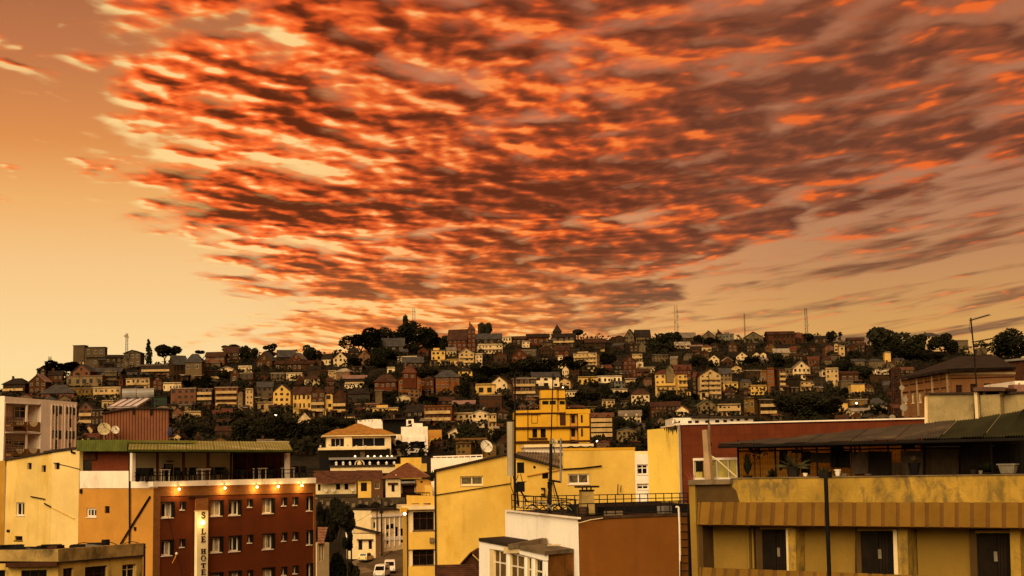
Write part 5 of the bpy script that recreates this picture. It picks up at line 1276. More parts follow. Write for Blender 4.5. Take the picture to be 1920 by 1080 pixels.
c = pl.P(661, 918, 1.0); dish('satellite_dish', c, 0.36, (0.35, -1, .6), 'white satellite dish at the right end of the old yellow house front', pl.P(661, 923, .2), M['dishwhite'])
t, pl, q = box_house('old_house', 671, 696, 900, 938, 297, 4, 9, M['orangeyellow'], 'old orange yellow house with a single dark shutter and peeling corner', holes=[(676.5, 905, 688, 921)], wkw=dict(bars=1, frame='timber', pane='black', depth=.1, sill=False), zb=8)
e0, e1, r1, r0 = pl.P(668, 900, .8), pl.P(720, 898, .8), pl.P(716, 881.5, -4), pl.P(668, 881.5, -4)
tiled('tile_course', e0, e1, r1, r0, 7, M['tile'], t, .06)
t, pl, q = box_house('brick_house', 697, 718, 897, 945, 294, 5, 8, brickmat('street_brick', (0.13, 0.05, 0.02), (0.09, 0.035, 0.015), (0.06, 0.03, 0.02), .3, .1), 'narrow dark brick house between the orange yellow house and the hip roofed one', holes=[(703, 904, 711, 916), (704, 928, 710, 944)], wkw=dict(bars=1, frame='cream', depth=.15, pane='glass'), zb=8)
t, pl, q = box_house('hip_roof_house', 723, 751, 898, 928, 290, 3, 9, M['cream'], 'cream fronted house with a brown hip tiled roof above the street', holes=[(734, 908, 740, 922)], wkw=dict(bars=0, frame='timber', pane='black', depth=.1, sill=False), zb=9)
MB().rbox(pl, 727, 905, 746, 908.5, 0.003, .35).build('hood', M['timber'], t)
MB().lathe(pl.P(742.5, 898, -.3), [(.32, -.4), (.34, .3), (.2, .7), (.05, .9)], 10).build('finial', M['cream'], t)
MB().rbox(pl, 752, 899, 785, 922, -9, -1.8).build('porch_back', M['timber'], t)
MB().rbox(pl, 752, 902.5, 779, 906, -1.5, .6).build('porch_canopy', M['greymetal'], t)
MB().rbox(pl, 752, 908, 781, 909.4, -1.5, .3).build('porch_rail', M['timber'], t)
for px in (753, 778): MB().rbox(pl, px - .8, 899, px + .8, 925, -1.2, -1.0).build('porch_post', M['cream'], t)
MB().rbox(pl, 780, 899, 808, 925, -9, 0.0).build('side_house_wall', M['ochre'], t); MB().rbox(pl, 788, 902, 792, 905, .003, .08).build('window', M['black'], t)
(u0, v0), (u1, v1) = pl.uv(712.5, 897), pl.uv(808.5, 897)
hh = pl.uv(764, 868)[1] - v0
A, B, Cc, D, T = pl.w(u0, v0 - .05, .9), pl.w(u1, v1 + .2, .9), pl.w(u1, v1 + .2, -10), pl.w(u0, v0, -10), pl.P(764, 868, -4.5)
tiled('tile_course', A, B, T + Vector((.3, 0, 0)), T - Vector((.3, 0, 0)), 10, mat('red_brown_tile', (0.15, 0.052, 0.022), .85, .3, 1.2), t, .06)
tiled('tile_course', D, A, T, T + Vector((0, .3, 0)), 8, M['tile'], t, .06); tiled('tile_course', B, Cc, T + Vector((0, .3, 0)), T, 8, M['tile'], t, .06)
MB().tube(T, B, .11).build('hip_ridge', mat('ridge_tile', (0.26, .12, .06), .8, .3), t); MB().tube(T, A, .11).build('hip_ridge', M['tile'], t)
MB().tube(T, pl.P(772, 897, .9), .05).build('hip_ridge', M['tile'], t)
t, pl, q = box_house('retaining_wall', 592, 760, 934, 975, 284, 6, 4, mat('dark_stone', (0.055, .035, .018), .95, .45, .6, stain=((.15, .1, .05), .4, .8, .6)), 'dark stained retaining wall and terrace under the old tiled houses', 'wall', zb=2)
for i in range(12): MB().rbox(pl, 600 + 12 * i, 938 + (i % 3) * 3, 606 + 12 * i, 945 + (i % 3) * 3, .003, .3).build('stone_block', M['concrete'], t)
# ---- restaurant pavilion with round lamps
pv, pl, q = box_house('pavilion', 612, 733, 815, 838, 318, 8, 12, M['cream'], 'cream restaurant pavilion with an orange tiled hip roof and rows of round terrace lamps', 'restaurant', zb=8,
 holes=[R(C3, 235, 402, 430, 522), R(C3, 540, 396, 1020, 515)], wkw=dict(bars=2, depth=.3, fr=.08, sill=False, pane='black'))
(u0, v0), (u1, v1) = pl.uv(612, 815), pl.uv(734, 815)
def tiled_hip(pl, u0, u1, v, depth, h, over, n, m, parent, o0=0.0, cut=1.0):
 f, b = o0 + over, o0 - depth - over; u0 -= over; u1 += over; r = min(u1 - u0, f - b) / 2
 c = [pl.w(u0, v, f), pl.w(u1, v, f), pl.w(u1, v, b), pl.w(u0, v, b)]; A, B = pl.w(u0 + r, v + h, (f + b) / 2), pl.w(u1 - r, v + h, (f + b) / 2)
 for e0, e1, r1, r0 in ((c[0], c[1], B, A), (c[1], c[2], B, B), (c[2], c[3], A, B), (c[3], c[0], A, A)):
  tiled('tile_course', e0, e1, e1.lerp(r1, cut), e0.lerp(r0, cut), n, m, parent, .07)
M['orangetile'] = mat('orange_tile', (0.36, 0.155, 0.030), .85, .25, 1.0, stain=((.2, .08, .02), .4, .7, 1))
vlow = pl.uv(670, 815.5)[1]; hmid = pl.uv(670, 805)[1] - vlow; htop = pl.uv(670, 797)[1] - pl.uv(670, 806)[1]
tiled_hip(pl, u0, u1, vlow, 12, hmid * 2.6, .9, 5, M['orangetile'], pv, cut=.45)
tiled_hip(pl, u0 + 3.4, u1 - 3.4, pl.uv(670, 806)[1], 6.4, htop * 1.55, .5, 5, M['orangetile'], pv, o0=-3.0)
MB().pbox(pl, u0 - 1.0, u1 + 1.0, vlow - .25, vlow - .05, -12.9, 1.0).build('eaves', M['cream'], pv)
MB().rbox(pl, *C3(425, 365), *C3(540, 540), .003, .5).build('corner_pier', M['cream'], pv)
MB().rbox(pl, *C3(50, 540), *C3(1030, 560), -6, 3.0).build('terrace_slab', M['cream'], pv)
MB().rbox(pl, *C3(75, 562), *C3(1085, 690), -8, 1.0).build('glazed_storey', M['glass'], pv)
for x in (200, 330, 490, 560, 655, 720, 850, 980): MB().rbox(pl, *C3(x, 562), *C3(x + 8, 690), 1.003, 1.12).build('glazing_bar', M['timber'], pv)
MB().rbox(pl, *C3(655, 560), *C3(720, 688), 1.003, 1.3).build('brick_pier', M['concrete'], pv)
MB().rbox(pl, *C3(200, 684), *C3(1165, 700), -6, 4.2).build('terrace_slab', M['greymetal'], pv)
MB().rbox(pl, *C3(75, 690), *C3(1165, 860), -8, 2.4).build('lower_storey', M['black'], pv)
MB().rbox(pl, *C3(205, 793), *C3(1170, 806), 2.4, 4.6).build('terrace_ledge', M['darkroof'], pv)
MB().rbox(pl, *C3(222, 808), *C3(1170, 900), -6, 4.3).build('terrace_wall', M['cream'], pv)
for x in (585, 770, 865, 958, 1052, 1115):
 p_ = pl.P(*C3(x, 662), 3.8); t = thing('globe_lamp', pl.P(*C3(x, 683), 3.8), 'round white lamp on the pavilion terrace edge, %s' % {585: 'leftmost and apart from the rest', 770: 'second from the left', 865: 'third from the left', 958: 'fourth from the left', 1052: 'second from the right', 1115: 'rightmost beside the stair tower'}[x], 'lamp', 'round lamps on the pavilion terrace')
 MB().ball(p_, .24, 8).build('globe', lampmat('globe_glow', (1.0, .85, .55), 1.1) if 'globeglow' not in M else M['globeglow'], t, smooth=True); MB().tube(pl.P(*C3(x, 683), 3.8), p_, .05).build('stem', M['iron'], t)
for x in (312, 412, 512, 798, 920, 1040, 1150):
 p0 = pl.P(*C3(x, 792), 3.6); t = thing('garden_lantern', p0, 'small white peaked lantern on the lower pavilion ledge, %s' % ordw((312, 412, 512, 798, 920, 1040, 1150).index(x) + 1, 7), 'lantern', 'peaked lanterns on the lower pavilion ledge')
 MB().box(p0, .42, .42, .5, 8).build('lantern_body', M['whiteframe'], t); a = .3
 MB().add([p0 + Vector((-a, -a, .5)), p0 + Vector((a, -a, .5)), p0 + Vector((a, a, .5)), p0 + Vector((-a, a, .5)), p0 + Vector((0, 0, .95))], [(0, 1, 4), (1, 2, 4), (2, 3, 4), (3, 0, 4), (3, 2, 1, 0)]).build('lantern_roof', M['whiteframe'], t)
for pts in (((585, 790), (590, 745), (645, 705), (650, 690)), ((715, 790), (708, 745), (660, 705), (650, 690)), ((650, 690), (650, 760))):
 MB().path([pl.P(*C3(*p_), 3.8) for p_ in pts], .12, 5).build('arch_bar', M['cream'], pv)
MB().lathe(pl.P(*C3(648, 800), 3.9), [(.45, 0), (.5, .5), (.3, .9), (.05, 1.1)], 10).build('arch_urn', M['cream'], pv)
for i in range(7):
 p0 = pl.P(*C3(85 + i * 130 if i else 85, 528), 2.5)
 leafplant('terrace_plant', p0, .5, .4, 26, 'small pale pot plant on the upper pavilion ledge, %s' % ordw(i + 1, 7), 'plant', M['leafolive'], (.22, .35, M['whiteframe']), 'pot plants on the upper pavilion ledge')
# ---- white office block with an emblem
wo_, pl, q = box_house('white_block', 752, 802, 800, 865, 330, 4, 10, M['white'], 'white stepped office block with open floors beside the pavilion', 'building', zb=8,
 holes=[R(C3, 1252, 448, 1345, 552), R(C3, 1382, 448, 1590, 552), R(C3, 1252, 604, 1345, 700), R(C3, 1382, 606, 1590, 712)], wkw=dict(bars=2, depth=.5, fr=.05, frame='timber', pane='black', sill=False))
sg = MB().rbox(pl, *C3(1085, 345), *C3(1252, 760), -6, .8).build('stair_tower', M['cream'], wo_)
MB().rbox(pl, *C3(1120, 350), *C3(1200, 425), .803, .9).build('sign_board', M['white'], sg)
cx, cy = 1161, 378; pts = [pl.P(*C3(cx + 19 * math.cos(a), cy - 2 + 19 * math.sin(a)), .93) for a in [math.radians(200 + 140 * i / 8) for i in range(9)]]
pts = [pl.P(*C3(x, y), .93) for x, y in [(cx + 20 * math.cos(math.radians(a)), cy - 20 * math.sin(math.radians(a))) for a in range(-20, 201, 20)] + [(cx - 6, 402), (cx, 410), (cx + 6, 402)]]
MB().prism(pts, -pl.n * .025).build('emblem', M['letterblack'], sg)
MB().rbox(pl, *C3(1128, 430), *C3(1198, 470), .803, .83).build('sign_plate', M['cream'], sg)
solid('stepped_wall', pl, [C3(620, 140), C3(870, 122), C3(980, 126), C3(985, 200), C3(1112, 280), C3(1112, 345), (734, 870), (670, 870)], 4, M['white'], wo_, -6.2)
for x in (660, 732, 784, 834): MB().rbox(pl.off(-6.2), *C3(x - (18 if x == 660 else 7), 142), *C3(x + (18 if x == 660 else 7), 152), .003, .1).build('window', M['black'], wo_)
solid('stepped_wall', pl, [C3(1325, 128), C3(1430, 120), C3(1436, 180), C3(1560, 182), C3(1562, 250), C3(1636, 252), (802, 870), C3(1600, 780), C3(1600, 330), C3(1470, 322), C3(1408, 262), C3(1408, 190), C3(1325, 225)], .5, M['white'], wo_, -.45)
MB().rbox(pl, *C3(1350, 138), *C3(1398, 190), -.44, -.40).build('opening', M['black'], wo_)
MB().rbox(pl, *C3(980, 128), *C3(1500, 345), -9, -3.5).build('dark_roof_room', M['black'], wo_)
mb = MB(); mb.prism([pl.P(*C3(960, 118), -2), pl.P(*C3(1330, 108), -2), pl.P(*C3(1330, 122), -2), pl.P(*C3(960, 130), -2)], -pl.n * 7); mb.build('roof', M['darkroof'], wo_)
MB().rbox(pl, *C3(1240, 380), *C3(1600, 445), -8, .3).build('balcony_band', M['white'], wo_); MB().rbox(pl, *C3(1240, 552), *C3(1600, 602), -8, .3).build('balcony_band', M['white'], wo_)
MB().rbox(pl, *C3(1345, 440), *C3(1382, 720), .003, .32).build('column', M['white'], wo_)
t, pl2, q = box_house('yellow_shed', 752, 790, 858, 880, 300, 6, 5, M['yellow'], 'yellow stepped garden wall below the white office block', 'wall', zb=8)
MB().rbox(pl2, 741, 870, 800, 884, -1, .3).build('lower_wall', M['yellow'], t)
t, pl2, q = box_house('brown_house', 803, 828, 806, 880, 345, 4, 8, M['ochre'], 'tall ochre house squeezed right of the white office block', zb=8, holes=[R(C3, 1680, 525, 1790, 590), R(C3, 1800, 385, 1825, 435)], wkw=dict(bars=1, frame='timber', depth=.2))
MB().rbox(pl2, *C3(1670, 400), *C3(1790, 470), .003, .4).build('balcony', M['yellow'], t); MB().rbox(pl2, 803, 848, 828, 850.5, .003, .9).build('slab', M['concrete'], t)
# ---- yellow tower building
tb = thing('yellow_tower_building', Vector((10, 312, 10)), 'deep yellow stepped building with a square stair tower and dark ledges', 'building')
TBP = Plane(1035, 800, 300, 3)
twin = [R(C8, 352, 380, 394, 452), R(C8, 420, 376, 466, 452)]
ytop = lambda x: None
wall('front_wall', TBP, [C8(198, 226), C8(418, 218), C8(668, 240), (1068, 850), (1068, None, 850, 8), (966, None, 850, 8)], .4, M['yellow_deep'], tb, twin)
for w_ in twin: window(TBP, w_, tb, bars=0, depth=.3, fr=.1, frame='timber', pane='black', sill=False)
MB().rbox(TBP, *C8(205, 232), *C8(665, 640), -9, -.42).build('building_body', M['yellow_deep'], tb)
MB().rbox(TBP, *C8(418, 44), *C8(560, 256), -3.5, .25).build('tower', M['yellow_deep'], tb)
MB().rbox(TBP, *C8(574, 48), *C8(632, 256), -3.5, .10).build('tower_side', M['yellow_deep'], tb)
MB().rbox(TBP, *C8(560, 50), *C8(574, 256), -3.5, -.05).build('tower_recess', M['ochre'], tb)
MB().rbox(TBP, *C8(425, 252), *C8(558, 362), -3, .25).build('stair_bay', M['yellow_deep'], tb)
for r in ((434, 143, 487, 172), (496, 141, 548, 172)): MB().rbox(TBP, *C8(*r[:2]), *C8(*r[2:]), .253, .32).build('window', M['black'], tb)
MB().rbox(TBP, *C8(580, 143), *C8(625, 172), .103, .17).build('window', M['black'], tb)
for y, x0, x1, o in ((124, 414, 636, .4), (248, 205, 640, .35), (368, 205, 835, .5), (486, 205, 850, .5), (44, 416, 634, .35)):
 MB().rbox(TBP, *C8(x0, y - 3), *C8(x1, y + 4), -3, o).build('ledge', M['timber'], tb)
MB().rbox(TBP, *C8(582, 252), *C8(632, 348), .0, .14).build('shutter', M['timber'], tb)
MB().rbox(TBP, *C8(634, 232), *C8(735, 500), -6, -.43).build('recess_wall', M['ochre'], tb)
MB().rbox(TBP, *C8(735, 222), *C8(835, 500), -6, .45).build('right_bay', M['yellow_deep'], tb)
MB().rbox(TBP, *C8(632, 215), *C8(838, 248), -6, .5).build('parapet', M['yellow_deep'], tb)
for r, o in (((680, 262, 712, 328), -.427), ((758, 262, 774, 326), .453), ((680, 376, 713, 442), -.427), ((760, 376, 776, 442), .453), ((672, 470, 714, 500), -.427)):
 MB().rbox(TBP, *C8(*r[:2]), *C8(*r[2:]), o, o + .1).build('window', M['black'], tb)
mb = MB()
for a_, b_ in (((346, 262), (394, 262)), ((394, 262), (394, 330)), ((394, 330), (346, 330)), ((346, 330), (346, 262))): mb.tube(TBP.P(*C8(*a_), .03), TBP.P(*C8(*b_), .03), .06, 4)
mb.build('blind_window_frame', M['timber'], tb)
pip('rain_pipe', [TBP.P(*C8(313, 222), .2), TBP.P(*C8(313, 500), .2)], .07, M['timber'], tb)
MB().rbox(TBP, *C8(320, 456), *C8(475, 466), .003, .5).build('window_ledge', M['timber'], tb)
for x in (640, 690, 740, 790): MB().rbox(TBP, *C8(x, 196 + (x % 3) * 4), *C8(x + 40, 214), -5, -3).build('roof_clutter', M['concrete'] if x % 20 else M['iron'], tb)
tiled('tile_course', TBP.P(*C8(640, 196), 0), TBP.P(*C8(800, 200), 0), TBP.P(*C8(790, 180), -4), TBP.P(*C8(650, 176), -4), 4, M['tile'], tb)
for i in range(5):
 p0 = TBP.P(*C8(230 + 40 * i, 216), -1.5); leafplant('roof_garden_plant', p0, 1.0, .8, 30, 'dark shrub in the roof garden of the yellow tower building, %s' % ordw(i + 1, 5), 'plant', M['leafdark'], None, 'roof garden shrubs on the yellow tower building')
# ====== building on the right with the roofed terrace
rb = thing('striped_building', Vector((17, 62, 0)), 'weathered mustard building at the right with striped sloping fascia bands and dark doorways', 'building')
KP = Plane(1600, 930, 58, -41)
M['mustard'] = mat('mustard_parapet', (0.38, 0.22, 0.032), 0.9, 0.22, 0.5, stain=((0.15, 0.095, 0.028), 0.95, 1.9, 0.7), bump=0.4)
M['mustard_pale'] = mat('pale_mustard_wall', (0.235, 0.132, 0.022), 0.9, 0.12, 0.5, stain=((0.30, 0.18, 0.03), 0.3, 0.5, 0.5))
M['brownband'] = mat('brown_band', (0.115, 0.052, 0.012), 0.9, 0.15, 1.0)
M['bandpanel'] = [mat('band_panel', tuple(c * f for c in (0.165, 0.080, 0.011)), 0.9, 0.14, 1.0) for f in (0.93, 1.0, 1.06)]
M['cloth0'] = mat('door_curtain', (.016, .009, .005), .95, .3, 1.2)
M['recess'] = mat('recess_shade_brown', (0.075, 0.040, 0.012), 0.9, 0.2, 0.6)  # parapet end's brown; on reveals and pillar sides the shade is painted in
zf = 0.0
pts = [(1302, 909), (1368, 908.5), (1369, 897.3), (1930, 889.5), (1930, 943), (1302, 944)]
solid('parapet_wall', KP, pts, 0.35, M['mustard'], rb)
MB().rbox(KP, 1369, 895.8, 1935, 897.0, -.37, .04) # (coping follows below)
solid('parapet_end', KP, [(1302.5, 909), (1368, 908.5), (1380, 920), (1386, 941.5), (1303, 942.5)], 0.02, M['recess'], rb, .025)
mb = MB(); mb.prism([KP.P(1369, 896.0, .05), KP.P(1935, 888.2, .05), KP.P(1935, 890.0, .05), KP.P(1369, 897.8, .05)], -KP.n * .45); mb.build('parapet_coping', M['concrete'], rb)
mb = MB(); mb.prism([KP.P(1290, 900, .22), KP.P(1329, 899.3, .22), KP.P(1329, 908.6, .22), KP.P(1290, 909, .22)], -KP.n * .8); mb.build('concrete_cap', M['concrete'], rb)
mb = MB(); mb.prism([KP.P(1329.6, 899.3, .22), KP.P(1369, 898.6, .22), KP.P(1369, 907.6, .22), KP.P(1329.6, 908.4, .22)], -KP.n * .8); mb.build('concrete_cap', M['concrete'], rb)
solid('corner_pier', KP, [(1291.5, 909.2), (1302.5, 909), (1307, None, 909), (1295.5, None, 909)], 0.6, M['mustard_pale'], rb, .12)
def band(y_tl, y_tr, y_bl, y_br, xl, xr, flare, xs):
 tl, tr = KP.P(xl + 6, y_tl, 0.02), KP.P(xr, y_tr, 0.02); bl, br = KP.P(xl, y_bl, flare), KP.P(xr, y_br, flare)
 nrm = (tr - tl).cross(bl - tl).normalized()
 if nrm.dot(KP.n) < 0: nrm = -nrm
 mb = MB(); mb.prism([tl, tr, br, bl], -nrm * .1); mb.build('fascia_band', M['brownband'], rb)
 mb = MB(); mb.prism([bl, br, br - KP.n * (flare + .5), bl - KP.n * (flare + .5)], Vector((0, 0, .08))); mb.build('band_soffit', M['brownband'], rb)
 for i, (a, b, s_) in enumerate(xs):
  ta = (a - xl - 6) / (xr - xl - 6); tb_ = (b - xl - 6) / (xr - xl - 6); u0 = (a - s_ - xl) / (xr - xl); u1 = (b - s_ - xl) / (xr - xl)
  q = [tl.lerp(tr, ta), tl.lerp(tr, tb_), bl.lerp(br, max(0, u1)), bl.lerp(br, max(0, u0))]
  top = lambda x: KP.P(x, y_tl + (y_tr - y_tl) * (x - xl) / (xr - xl), 0.02)
  bot = lambda x: KP.P(x, y_bl + (y_br - y_bl) * (x - xl) / (xr - xl), flare)
  q = [top(a), top(b), bot(b - s_), bot(a - s_)]
  mb = MB(); e = nrm * .035
  mb.prism([p_ + e for p_ in q], -nrm * .033); mb.build('band_panel', M['bandpanel'][(i * 5) % 3], rb)
edges = [1316, 1339.5, 1362.5, 1384.5, 1407.5, 1431]
tops = [(1316.5, 1333), (1341, 1355.5), (1362, 1377.5), (1385, 1401), (1407, 1420), (1431, 1447), (1455, 1472), (1479, 1496), (1505, 1523), (1529, 1547), (1554, 1573), (1580, 1599), (1606, 1625.5), (1633, 1653), (1660, 1681), (1687.5, 1708), (1715, 1735), (1742, 1763), (1770, 1791), (1798, 1820), (1827, 1849), (1857, 1879), (1887, 1910), (1917, 1930)]
xs = [(a, b, 4.6 * max(0.0, (1600 - a) / 300)) for a, b in tops]
band(942, 942.5, 984, 990.5, 1308, 1930, 0.45, [(1310.5, 1313.5, 3)] + xs)
band(1064, 1087, 1108, 1132, 1310, 1930, 0.45, [(1312.5, 1315.5, 3)] + [(a + 3, b + 3, s_) for a, b, s_ in xs])
KR = KP.off(-0.75)
zt_, zb_ = KP.uv(1500, 985)[1] + .1, KP.uv(1500, 1075)[1] - .3
uL, uR = KP.uv(1300, 950)[0], KP.uv(1990, 950)[0]
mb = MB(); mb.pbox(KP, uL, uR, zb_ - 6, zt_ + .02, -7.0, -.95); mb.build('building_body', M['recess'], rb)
mb = MB(); mb.pbox(KP, uL, uR, zt_ + .021, KP.uv(1600, 944)[1] + .6, -7.0, -.36); mb.build('upper_slab', M['mustard'], rb)
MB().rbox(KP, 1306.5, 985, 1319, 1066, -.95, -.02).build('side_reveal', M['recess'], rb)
def kq(name, xa0, xa1, xb0, xb1, y0, y1, o0, o1, m, par=rb):   # top xs, bottom xs
 return MB().prism([KP.P(xa0, y0, o1), KP.P(xa1, y0, o1), KP.P(xb1, y1, o1), KP.P(xb0, y1, o1)], -KP.n * (o1 - o0)).build(name, m, par)
for x0, x1, b0, b1 in ((1319, 1406, 1321, 1408), (1508, 1604, 1510, 1603), (1718, 1817, 1722, 1820), (1927, 1990, 1929, 1990)):
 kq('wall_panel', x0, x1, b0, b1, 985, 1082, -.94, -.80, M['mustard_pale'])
for x in (1402, 1411): pip('conduit', [KR.P(x, 990, .05), KR.P(x + 2, 1066, .05)], .05, M['mustard_pale'], rb)
for x0, x1, y0, m_ in ((1416, 1428, 985, 'recess'), (1477, 1491, 985, 'mustard'), (1604, 1615, 985, 'recess'), (1683, 1701, 985, 'mustard'), (1817.5, 1830, 985, 'recess'), (1893, 1912, 985, 'mustard')):
 kq('pillar', x0, x1, x0 + 3, x1 + 3, y0, 1090, -.92, -.18 if m_ == 'mustard' else -.5, M[m_])  # recess ones are the dark reveals, shade put into their brown
for k_, (x0, x1, bx0, bx1, y0, nx_) in enumerate(((1430, 1473, 1432, 1476, 993, (1445, 1450.5, 1028, 1045)), (1612, 1674, 1616, 1677, 996, (1634.5, 1641.5, 1031, 1049)), (1833, 1897, 1837, 1902, 1000, (1852.5, 1860, 1035.5, 1054)))):
 d = kq('doorway', x0, x1, bx0, bx1, y0, 1100, -.96, -.55, M['black'])
 mid = x0 + (x1 - x0) * .55
 dd = kq('door_leaf', x0 + 1, mid, bx0 + 1, mid + 2.5, y0 + 1.5, 1098, -.549, -.50, mat('door_brown', (.012, .0075, .004), .7, .3, 2.0) if 'doorbrown' not in M else M['doorbrown'])
 for f in (.2, .4, .6, .8): pass
 MB().rbox(KP, nx_[0], nx_[2], nx_[1], nx_[3], -.498, -.49).build('notice', M['palepot'], dd)
 kq('lit_reveal', x1 + .2, x1 + 7, bx1 + .2, bx1 + 8.5, y0 - 3, 1098, -.9, -.24, M['cream'])  # right reveal of the doorway, its light put into the cream colour
 kq('door_lintel', x0 - 5, x1 + 7, x0 - 5, x1 + 7, y0 - 5.5, y0 - .4, -.9, -.3, M['mustard_pale'])
 for i in range(3):
  kq('curtain', mid + 2 + i * 6, mid + 6 + i * 6, mid + 4 + i * 6, mid + 8 + i * 6, y0 + 3, 1097, -.549, -.53, M['cloth0'])
fp = thing('lamp_post', at(1553, 1080, 46), 'dark slender post rising in front of the striped building', 'post')
fp.location.z = 0
pip('shaft', [at(1548.3, 896, 46), at(1555.2, 1084, 46), Vector((at(1556, 1090, 46).x + .1, 46, 0))], .062, M['black'], fp)
t = thing('potted_shrub', KP.P(1549, 892, -.1), 'small dark pot plant on the parapet at the post top', 'plant')
MB().box(at(1548, 896, 57.5), .4, .3, .2, -41).build('pot', M['pot'], t)
mb = MB()
for i in range(26):
 d = Vector((random.uniform(-1, 1), random.uniform(-1, 1), random.uniform(0, 1.0))) * .28; c = at(1548, 892, 57.5)
 mb.add([c, c + d + Vector((.04, 0, 0)), c + d * 1.3, c + d - Vector((.04, 0, 0))], [(0, 1, 2, 3)])
mb.build('leaves', M['leafdark'], t)
# ---- terrace: roof sheets, posts, reed screens, washing
tr = thing('terrace_shelter', KP.P(1600, 893, -2), 'open roof terrace shelter with a low corrugated metal roof and dark posts', 'shelter')
M['roofsheet'] = mat('grey_brown_roof_sheet', (0.060, 0.043, 0.023), 0.75, 0.35, 0.6, stain=((0.16, 0.10, 0.05), 0.35, 0.45, 1.0), spec=0.25, bump=.3)
M['mossroof'] = mat('mossy_roof_sheet', (0.036, 0.032, 0.013), 0.85, 0.35, 0.6, stain=((0.03, 0.026, 0.012), .5, .6, 1))
front = [(1345, 833.2), (1440, 833.6), (1540, 830.8), (1640, 827.2), (1760, 823.4), (1925, 818.4)]
def fpt(px, o=.35): return KP.P(px, lerp_tab(front, px), o)
back_ = [(1350, 831.2), (1480, 822), (1600, 808), (1733, 794.5), (1826, 787), (1925, 769)]
def bpt(px): return KP.P(px, lerp_tab(back_, px), -3.1)
NB = 14; x0s = [1345 + (1925 - 1345) * i / NB for i in range(NB + 1)]
for i in range(NB):
 a, b = x0s[i], x0s[i + 1]
 fa_, fb_ = fpt(a), fpt(b - 1)
 ba_, bb_ = bpt(min(1925, a + (34 if i else 6))), bpt(min(1925, b + 33))
 mb = MB(); lift = Vector((0, 0, .03 * (i % 2)))
 corrugated(mb, fa_ + lift, fb_ + lift, bb_ + lift, ba_ + lift, 8, .04); mb.build('roof_sheet', M['roofsheet'] if i < 10 else M['mossroof'], tr)
mb = MB(); mb.tube(fpt(1347) - Vector((0, 0, .1)), fpt(1925) - Vector((0, 0, .1)), .06); mb.build('eaves_beam', M['iron'], tr)
PT = KP.off(-.25)
for px in (1384.5, 1454, 1494, 1503, 1532, 1595.5, 1603, 1612, 1665, 1696, 1731, 1860):
 MB().rbox(PT, px - 1.6, lerp_tab(front, px) + 1.5, px + 1.6, 896, -.06, .06).build('post', M['iron'], tr) if px in (1384.5, 1454, 1532, 1731, 1860) else MB().rbox(KP.off(-2.4), px - 1.4, lerp_tab(front, px) - 2, px + 1.4, 850, -.04, .04).build('hanger', M['iron'], tr)
mb = MB(); mb.tube(PT.P(1384, 840), PT.P(1732, 833.5), .035); mb.build('top_rail', M['iron'], tr)
deckR = KP.uv(1500, 893)[1] - .25
MB().pbox(KP, KP.uv(1372, 900)[0], uR, deckR - .3, deckR, -8, -.36).build('terrace_deck', M['concrete'], tr)
M['reed'] = mat('yellow_reed_screen', (0.62, 0.36, 0.05), 0.9, 0.15, 2.0)
def reedmat():
 m = M['reed']; nt = m.node_tree; X.nt = nt; b = nt.nodes['Principled BSDF']; out = nt.nodes['Material Output']
 g = nt.nodes.new('ShaderNodeNewGeometry'); sp = nt.nodes.new('ShaderNodeSeparateXYZ'); nt.links.new(g.outputs['Position'], sp.inputs[0])
 u = X(sp.outputs[0]) * KP.u.x + X(sp.outputs[1]) * KP.u.y
 s1 = (u * 52.0)._m('SINE') * .5 + .5; s2 = (X(sp.outputs[2]) * 26.0)._m('SINE') * .5 + .5
 n = noise(g.outputs['Position'], 3.0, 3)
 c = mixc((s1 * .45 + s2 * .25 + (n - .5)).clamp(), (0.85, 0.58, 0.11), (0.42, 0.21, 0.03))
 nt.links.new(c.v, b.inputs['Base Color'])
 tl = nt.nodes.new('ShaderNodeBsdfTranslucent'); nt.links.new(c.v, tl.inputs['Color'])
 mx = nt.nodes.new('ShaderNodeMixShader'); mx.inputs[0].default_value = .6
 nt.links.new(b.outputs[0], mx.inputs[1]); nt.links.new(tl.outputs[0], mx.inputs[2]); nt.links.new(mx.outputs[0], out.inputs['Surface'])
reedmat()
KB = KP.off(-3.16)
for a, b, py0 in ((1386, 1413, 835), (1417, 1424, 840), (1426, 1452, 836), (1457, 1492, 833), (1496, 1531, 832), (1535, 1562, 831), (1565, 1594, 830), (1598, 1630, 829), (1634, 1664, 828.5), (1668, 1694, 828), (1699, 1728, 827), (1727.5, 1727.9, 828)):
 w_ = 896 if a < 1600 else 896
 MB().rbox(KB, a - 2.5, py0 - 3, b + 2.5, w_, -.02, .02).build('reed_screen', M['reed'], tr)
for px in (1385, 1415, 1425, 1454.5, 1494, 1533, 1563.5, 1596, 1632, 1666, 1696.5, 1729.3): MB().rbox(KB, px - 1.9, 826, px + 1.9, 897, -.05, .021).build('screen_post', M['iron'], tr)
for py in (839, 846): MB().tube(KB.P(1384, py, .06), KB.P(1732, py - 6, .06), .03).build('screen_rail', M['iron'], tr)
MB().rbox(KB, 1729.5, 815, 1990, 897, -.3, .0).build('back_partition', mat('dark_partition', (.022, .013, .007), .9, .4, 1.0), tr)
MB().tube(KB.P(1735, 838, .3), KB.P(1880, 836, .3), .025).build('wash_line', M['greymetal'], tr)
M['cloth'] = [mat('hanging_cloth', c, .95, .3, 1.2) for c in ((.020, .013, .009), (.045, .028, .016), (.075, .048, .028), (.012, .009, .007))]
